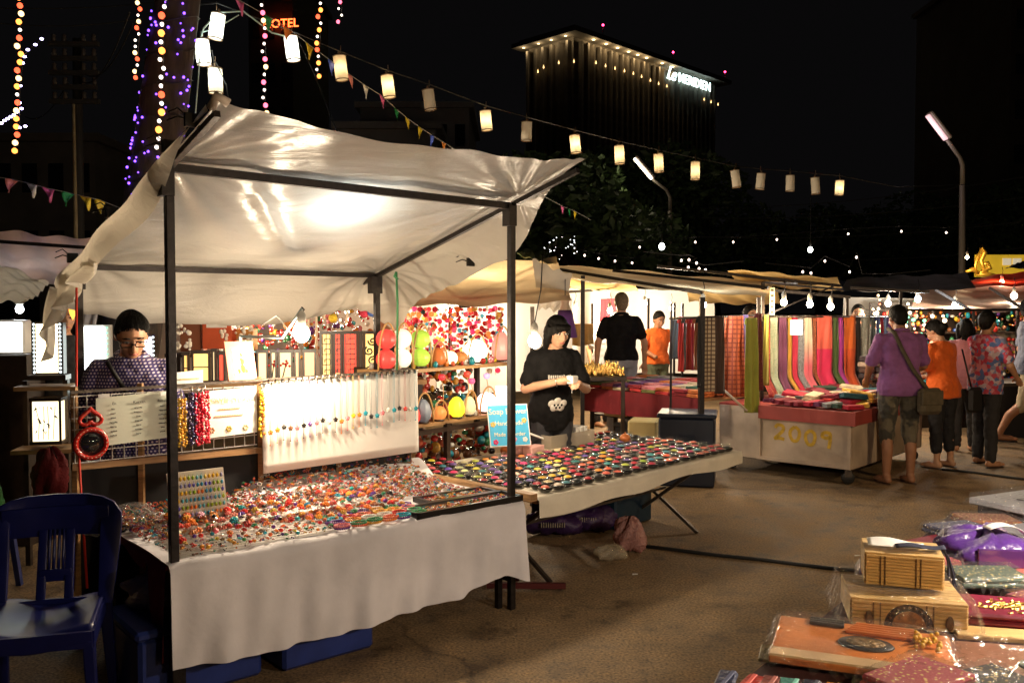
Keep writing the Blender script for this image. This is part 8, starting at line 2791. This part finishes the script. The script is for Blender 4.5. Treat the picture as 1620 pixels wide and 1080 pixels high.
def notebook(label, c, sx, sy, rz, col, seed, sticks=True):
    t_ = thing('notebook', label, 'notebook', tuple(c)); c = Vector(c); RM = Matrix.Rotation(rz, 3, 'Z')

    def P_(x, y, z): return c + RM @ Vector((x, y, z))
    m_ = MB(); m_.bbox(P_(0, 0, .010), (sx * 2, sy * 2, .018), .003, rz); cv_ = m_.build('cover', col, t_)
    m_ = MB(); m_.bbox(P_(0, -sy + .03, .0125), (sx * 2 + .004, .055, .021), .003, rz); m_.build('spine', M('pale_leather', (.68, .48, .28), .45, var=.15, vs=10), t_)
    m_ = MB(); m_.lathe([(0, .004), (.062, .004), (.066, 0)], 26, P_(.01, .005, .0205), M=Matrix.Rotation(rz, 4, 'Z') @ Matrix.Diagonal((1, .72, 1, 1))); m_.build('medallion', M('medallion_black', (.018, .016, .016), .45), cv_)
    m_ = MB(); m_.lathe([(0, .003), (.044, .002), (.046, 0)], 22, P_(.01, .005, .0248), M=Matrix.Rotation(rz, 4, 'Z') @ Matrix.Diagonal((1, .66, 1, 1))); m_.build('medallion', M('medallion_bronze', (.22, .14, .06), .45, .3, var=.7, vs=70, bump=.6, bs=70), cv_)
    if sticks:
        for k in range(5):
            m_ = MB(); m_.bbox(P_(.055, .075 + k * .016, .024), (.19 - .012 * k, .011, .008), .002, rz); m_.build('stick', M('orange_stick', (.55, .15, .03), .45, var=.2), t_)
            if k > 1:
                m_ = MB(); m_.bbox(P_(-.085, .075 + k * .016, .0245), (.085, .011, .009), .002, rz); m_.build('dark_stick', M('ebony_stick', (.02, .014, .012), .4), t_)
        m_ = MB()
        for k in range(30): m_.ball(P_(.15 + U(-.028, .028), .05 + U(-.055, .055), .026 + U(0, .012)), U(.004, .009), 6, 4)
        m_.build('dried_flowers', M('flower_gold', (.65, .38, .03), .5, var=.4, vs=90), t_)
    wrap(c, sx * 1.10, sy * 1.10, .034, rz, t_, seed)
    return t_


orl = M('orange_leather', (.62, .20, .045), .4, var=.3, vs=7, detail=6)
notebook('orange notebook in film with black oval medallion, dried flowers and sticks', (.86, 2.15, BZ_ + .012), .205, .15, R(-22), orl, 8)
notebook('brown notebook in film with faint oval medallion at lower right', (1.235, 2.02, BZ_ + .006), .20, .15, R(-12), M('brown_leather', (.32, .14, .08), .4, var=.25, vs=8), 9, sticks=False)
m = MB(); m.bbox((1.33, 2.27, BZ_ + .008), (.34, .075, .014), .003, R(-12)); tag(m.build('wooden_ruler', bamboo), 'flat pale wooden strip behind the brown notebook', 'wood strip')
for k, (lab, dx) in enumerate((('olive and gold packet under the orange notebook corner', 0), ('dark packet under the orange notebook corner', .07))):
    m = MB(); m.bbox((.69 + dx, 2.14 - dx * .35, BZ_ + .006), (.16, .10, .008), .002, R(-20)); tag(m.build('packet', (M('olive_packet', (.35, .26, .06), .3, coat=.5), M('dark_packet', (.06, .035, .02), .3))[k]), lab, 'packet')
# small striped wallets at the bottom edge
WC = [((.03, .04, .10), 'navy'), ((.45, .04, .03), 'red'), ((.25, .07, .06), 'maroon'), ((.10, .32, .28), 'teal'), ((.03, .035, .06), 'dark blue'), ((.60, .25, .03), 'gold'), ((.35, .38, .06), 'lime'), ((.22, .08, .06), 'brown'), ((.03, .03, .07), 'indigo')]
for k, (c_, nm) in enumerate(WC):
    q = BK.p(.02 + .06 * k if k < 5 else .10 + .05 * k, -.055 - .012 * k if k < 5 else -.16 - .10 * (k - 5), BZ_ + .016)
    q = Vector((.475 + k * .044, 1.955 - k * .012 + U(-.01, .01), BZ_ + .012))
    t = thing('cloth_wallet', '%s cloth wallet in the row at the bottom edge of the picture' % nm, 'wallet', tuple(q), 'cloth wallets on the book stall')
    m = MB(); m.bbox(q, (.16, .044, .014), .005, R(58) + U(-.3, .3)); m.build('body', M('wallet_%d' % k, c_, .45, var=.3, vs=40, bump=.3), t)
    m = MB(); m.bbox(q + Vector((0, 0, .008)), (.15, .010, .003), .001, R(58)); m.build('stripe', M('wallet_stripe_%d' % k, tuple(min(.8, .06 + x * 2) for x in c_), .5), t)
# purple pouch with white tag
c = on(1535, 905, BZ_) ; c = Vector((1.60, 2.98, BZ_ + .004))
t = thing('silk_pouch', 'shiny purple silk pouch with a white paper tag on top', 'pouch', tuple(c))
m = MB(); m.grid(46, 28, bag(c, .15, .13, .062, 71)); m.build('pouch_body', M('purple_silk', (.055, .014, .15), .28, sheen=.3, var=.35, vs=9, bump=.5, bs=12), t)
m = MB(); m.grid(14, 6, lambda u, v: c + Vector((-.02 + .15 * u, -.08 + .05 * v - .03 * u, .125 + .025 * math.sin(PI * u) - .05 * u * u))); m.build('paper_tag', paper, t, solid=.001)
m = MB(); q = c + Vector((-.01, -.135, .045)); m.bbox(q, (.15, .012, .06), .003, R(-8)); m.build('window', M('pouch_window', (.06, .02, .10), .12, coat=1), t)
m = MB(); m.bbox((1.50, 3.18, BZ_ + .012), (.22, .08, .022), .008, R(30)); tag(m.build('maroon_pouch', M('maroon_silk', (.18, .015, .03), .4)), 'maroon pouch corner behind the purple pouch', 'pouch')
# orange and red cards
for k, (x, y, c_, lab) in enumerate(((1.60, 2.72, (.60, .16, .05), 'orange card in the loose row right of the bamboo boxes'), (1.68, 2.80, (.55, .08, .06), 'red card in the loose row right of the bamboo boxes'), (1.77, 2.88, (.40, .03, .08), 'crimson card in the loose row right of the bamboo boxes'), (1.56, 2.62, (.65, .28, .06), 'amber card nearest the film wrapped bamboo box'))):
    m = MB(); m.bbox((x, y, BZ_ + .010 + k * .004), (.14, .105, .012), .002, R(24 + 5 * k)); tag(m.build('gift_card', M('card_%d' % k, c_, .35, var=.25, vs=14, coat=.4)), lab, 'card')
# maroon cloth with gold embroidery
c = Vector((1.36, 2.37, BZ_ + .016))
t = thing('embroidered_cloth', 'folded maroon cloth with golden floral embroidery', 'cloth', tuple(c))
RMc = Matrix.Rotation(R(-14), 3, 'Z')
m = MB()
for k in range(2): m.bbox(c + Vector((.05, .02, .004 + k * .016)), (.36 - .01 * k, .19 - .01 * k, .016), .006, R(-14))
m.build('folds', M('maroon_silk2', (.17, .012, .035), .45, var=.25, vs=10, bump=.3, bs=14), t)
m = MB()
for k in range(70):
    a = U(0, 6.3); r_ = U(.01, .075); q = c + RMc @ Vector((.0 + r_ * math.cos(a) * 1.35, .02 + r_ * math.sin(a) * .8, .030))
    b2 = U(0, 6.3); pts = [q + Vector((.012 * math.cos(b2 + j * .7) * j * .5, .010 * math.sin(b2 + j * .7) * j * .5, 0)) for j in range(4)]
    m.tube(pts, .0018, 4)
m.build('embroidery', M('gold_thread', (.65, .42, .10), .35, .6), t)
# film wrapped grey packs at the far right
for k, (c, rz, lab) in enumerate((((2.02, 3.28, BZ_ + .004), R(22), 'grey pack in clear film, lower one at right edge'), ((2.12, 3.62, BZ_ + .05), R(26), 'silvery pack in clear film, upper one at right edge'))):
    t = thing('wrapped_pack', lab, 'pack', c); c = Vector(c)
    m = MB(); m.bbox(c + Vector((0, 0, .014)), (.36, .26, .026), .004, rz); m.build('body', M('grey_pack', (.34, .34, .38), .4, var=.2, vs=8), t)
    m = MB(); m.bbox(c + Vector((.06, -.03, .028)), (.18, .13, .006), .002, rz); m.build('panel', M('dark_panel', (.06, .05, .06), .3), t)
    wrap(c, .20, .15, .04, rz, t, 20 + k)
m = MB(); m.box((2.12, 3.62, BZ_ + .023), (.3, .22, .044), R(26)); tag(m.build('pack_block', M('dark_panel')), 'dark block under the upper silvery pack', 'block')

# more packed textiles filling the table
PK_ = [('maroon', (.15, .01, .025), (.5, .3, .06)), ('indigo', (.02, .02, .09), (.4, .35, .3)), ('rust', (.3, .08, .02), (.55, .35, .1)), ('violet', (.08, .02, .14), (.5, .3, .1)), ('dark green', (.02, .05, .03), (.45, .35, .1)), ('cream', (.55, .42, .25), (.2, .08, .03)), ('crimson', (.32, .012, .03), (.6, .4, .1)), ('black', (.015, .012, .012), (.5, .35, .1))]
for k, (x, y, z, ci, wh) in enumerate(((1.55, 2.52, .004, 0, 'beside the orange cards'), (1.62, 2.32, .004, 1, 'right of the embroidered cloth'), (1.50, 2.16, .004, 2, 'right of the brown notebook'), (1.22, 2.78, .004, 3, 'behind the bamboo boxes'), (1.36, 2.88, .004, 6, 'left of the purple pouch'), (1.44, 2.66, .03, 4, 'between bamboo boxes and cards'),
                                       (1.80, 3.10, .004, 5, 'under the purple pouch'), (1.92, 3.02, .02, 7, 'right of the purple pouch'), (1.75, 2.62, .012, 3, 'at the right edge below the cards'), (1.95, 2.85, .01, 0, 'at the right edge above the cards'), (1.05, 1.93, .004, 7, 'below the orange notebook'), (.90, 1.93, .02, 6, 'at the bottom edge below the orange notebook'), (1.70, 3.34, .004, 1, 'behind the purple pouch'), (1.88, 3.48, .004, 2, 'behind the grey pack'))):
    nm, c1_, c2_ = PK_[ci]; c = Vector((x, y, BZ_ + z)); rz = R(U(-30, 35))
    t = thing('textile_pack', '%s figured textile in clear film %s' % (nm, wh), 'textile pack', tuple(c), 'film wrapped textiles on the book stall')
    m = MB()
    for j in range(2): m.bbox(c + Vector((0, 0, .009 + j * .015)), (.22 - .008 * j, .15 - .006 * j, .015), .005, rz)
    m.build('folds', cloth('pk_' + nm.replace(' ', '_'), c1_, 'flower', c2_, 75), t)
    wrap(c, .125, .088, .036, rz, t, 50 + k, 40)
# assumed lamps of the foreground stall (on an added pole frame, beyond the right edge of the view)
fr_ = thing('added_pole', 'unseen steel pole and arm added to carry the assumed book stall bulbs', 'stall frame', (2.55, 1.55, 0))
m = MB(); m.box((2.55, 1.55, 1.05), (.04, .04, 2.1)); m.build('post', blk, fr_)
m = MB(); m.bar((2.55, 1.55, 2.08), (2.9, 3.2, 2.08), .03); m.bar((2.55, 1.55, 2.08), (1.2, .2, 2.08), .03); m.build('arm', blk, fr_)
fill_pole = thing('added_pole', 'unseen steel pole added at right carrying one fill bulb', 'stall frame', (5.5, 4.9, 0))  # added out-of-view pole and bulb, lighting the shoppers from the camera side
m = MB(); m.box((5.5, 4.9, 1.15), (.04, .04, 2.3)); m.build('post', blk, fill_pole)
m = MB(); m.bar((5.5, 4.9, 2.28), (4.9, 5.0, 2.28), .03); m.build('arm', blk, fill_pole)
bare_bulb('unseen fill bulb added at right to light the shoppers', Vector((4.95, 5.0, 2.05)), 75, WARM, .04, cord_to=(4.95, 5.0, 2.27))
bare_bulb('assumed unseen bare bulb of the book stall, nearer the packs', Vector((1.95, 2.38, 1.50)), 60, (1, .84, .68), .05, cord_to=(2.72, 2.4, 2.07))  # assumed out-of-view bulb that lights the books
bare_bulb('assumed bare bulb of the book stall, added unseen behind the viewer', Vector((1.55, .45, 1.95)), 48, WARM, .05, cord_to=(1.5, .5, 2.07))  # assumed bulb, added out of view to light the white cloth and ground

# assumed unseen bulb, added above the plastic sheet to give it a bright patch
n_ = Vector((-S1.v.x * -sl, -S1.v.y * -sl, 1)).normalized()
P0 = S1.p(0, 0, FZ); d_ = ray(548, 322); k_ = n_.dot(P0 - Vector((0, 0, HCAM))) / n_.dot(d_)
assumed_bulb = Vector((0, 0, HCAM)) + d_ * k_ + n_ * .20
bare_bulb('assumed hidden cool bulb added close above the plastic canopy for its bright patch', assumed_bulb, 4.5, COOL, .04, cord_to=at(470, 60, 9.0), glow=20, cm=cable_m)
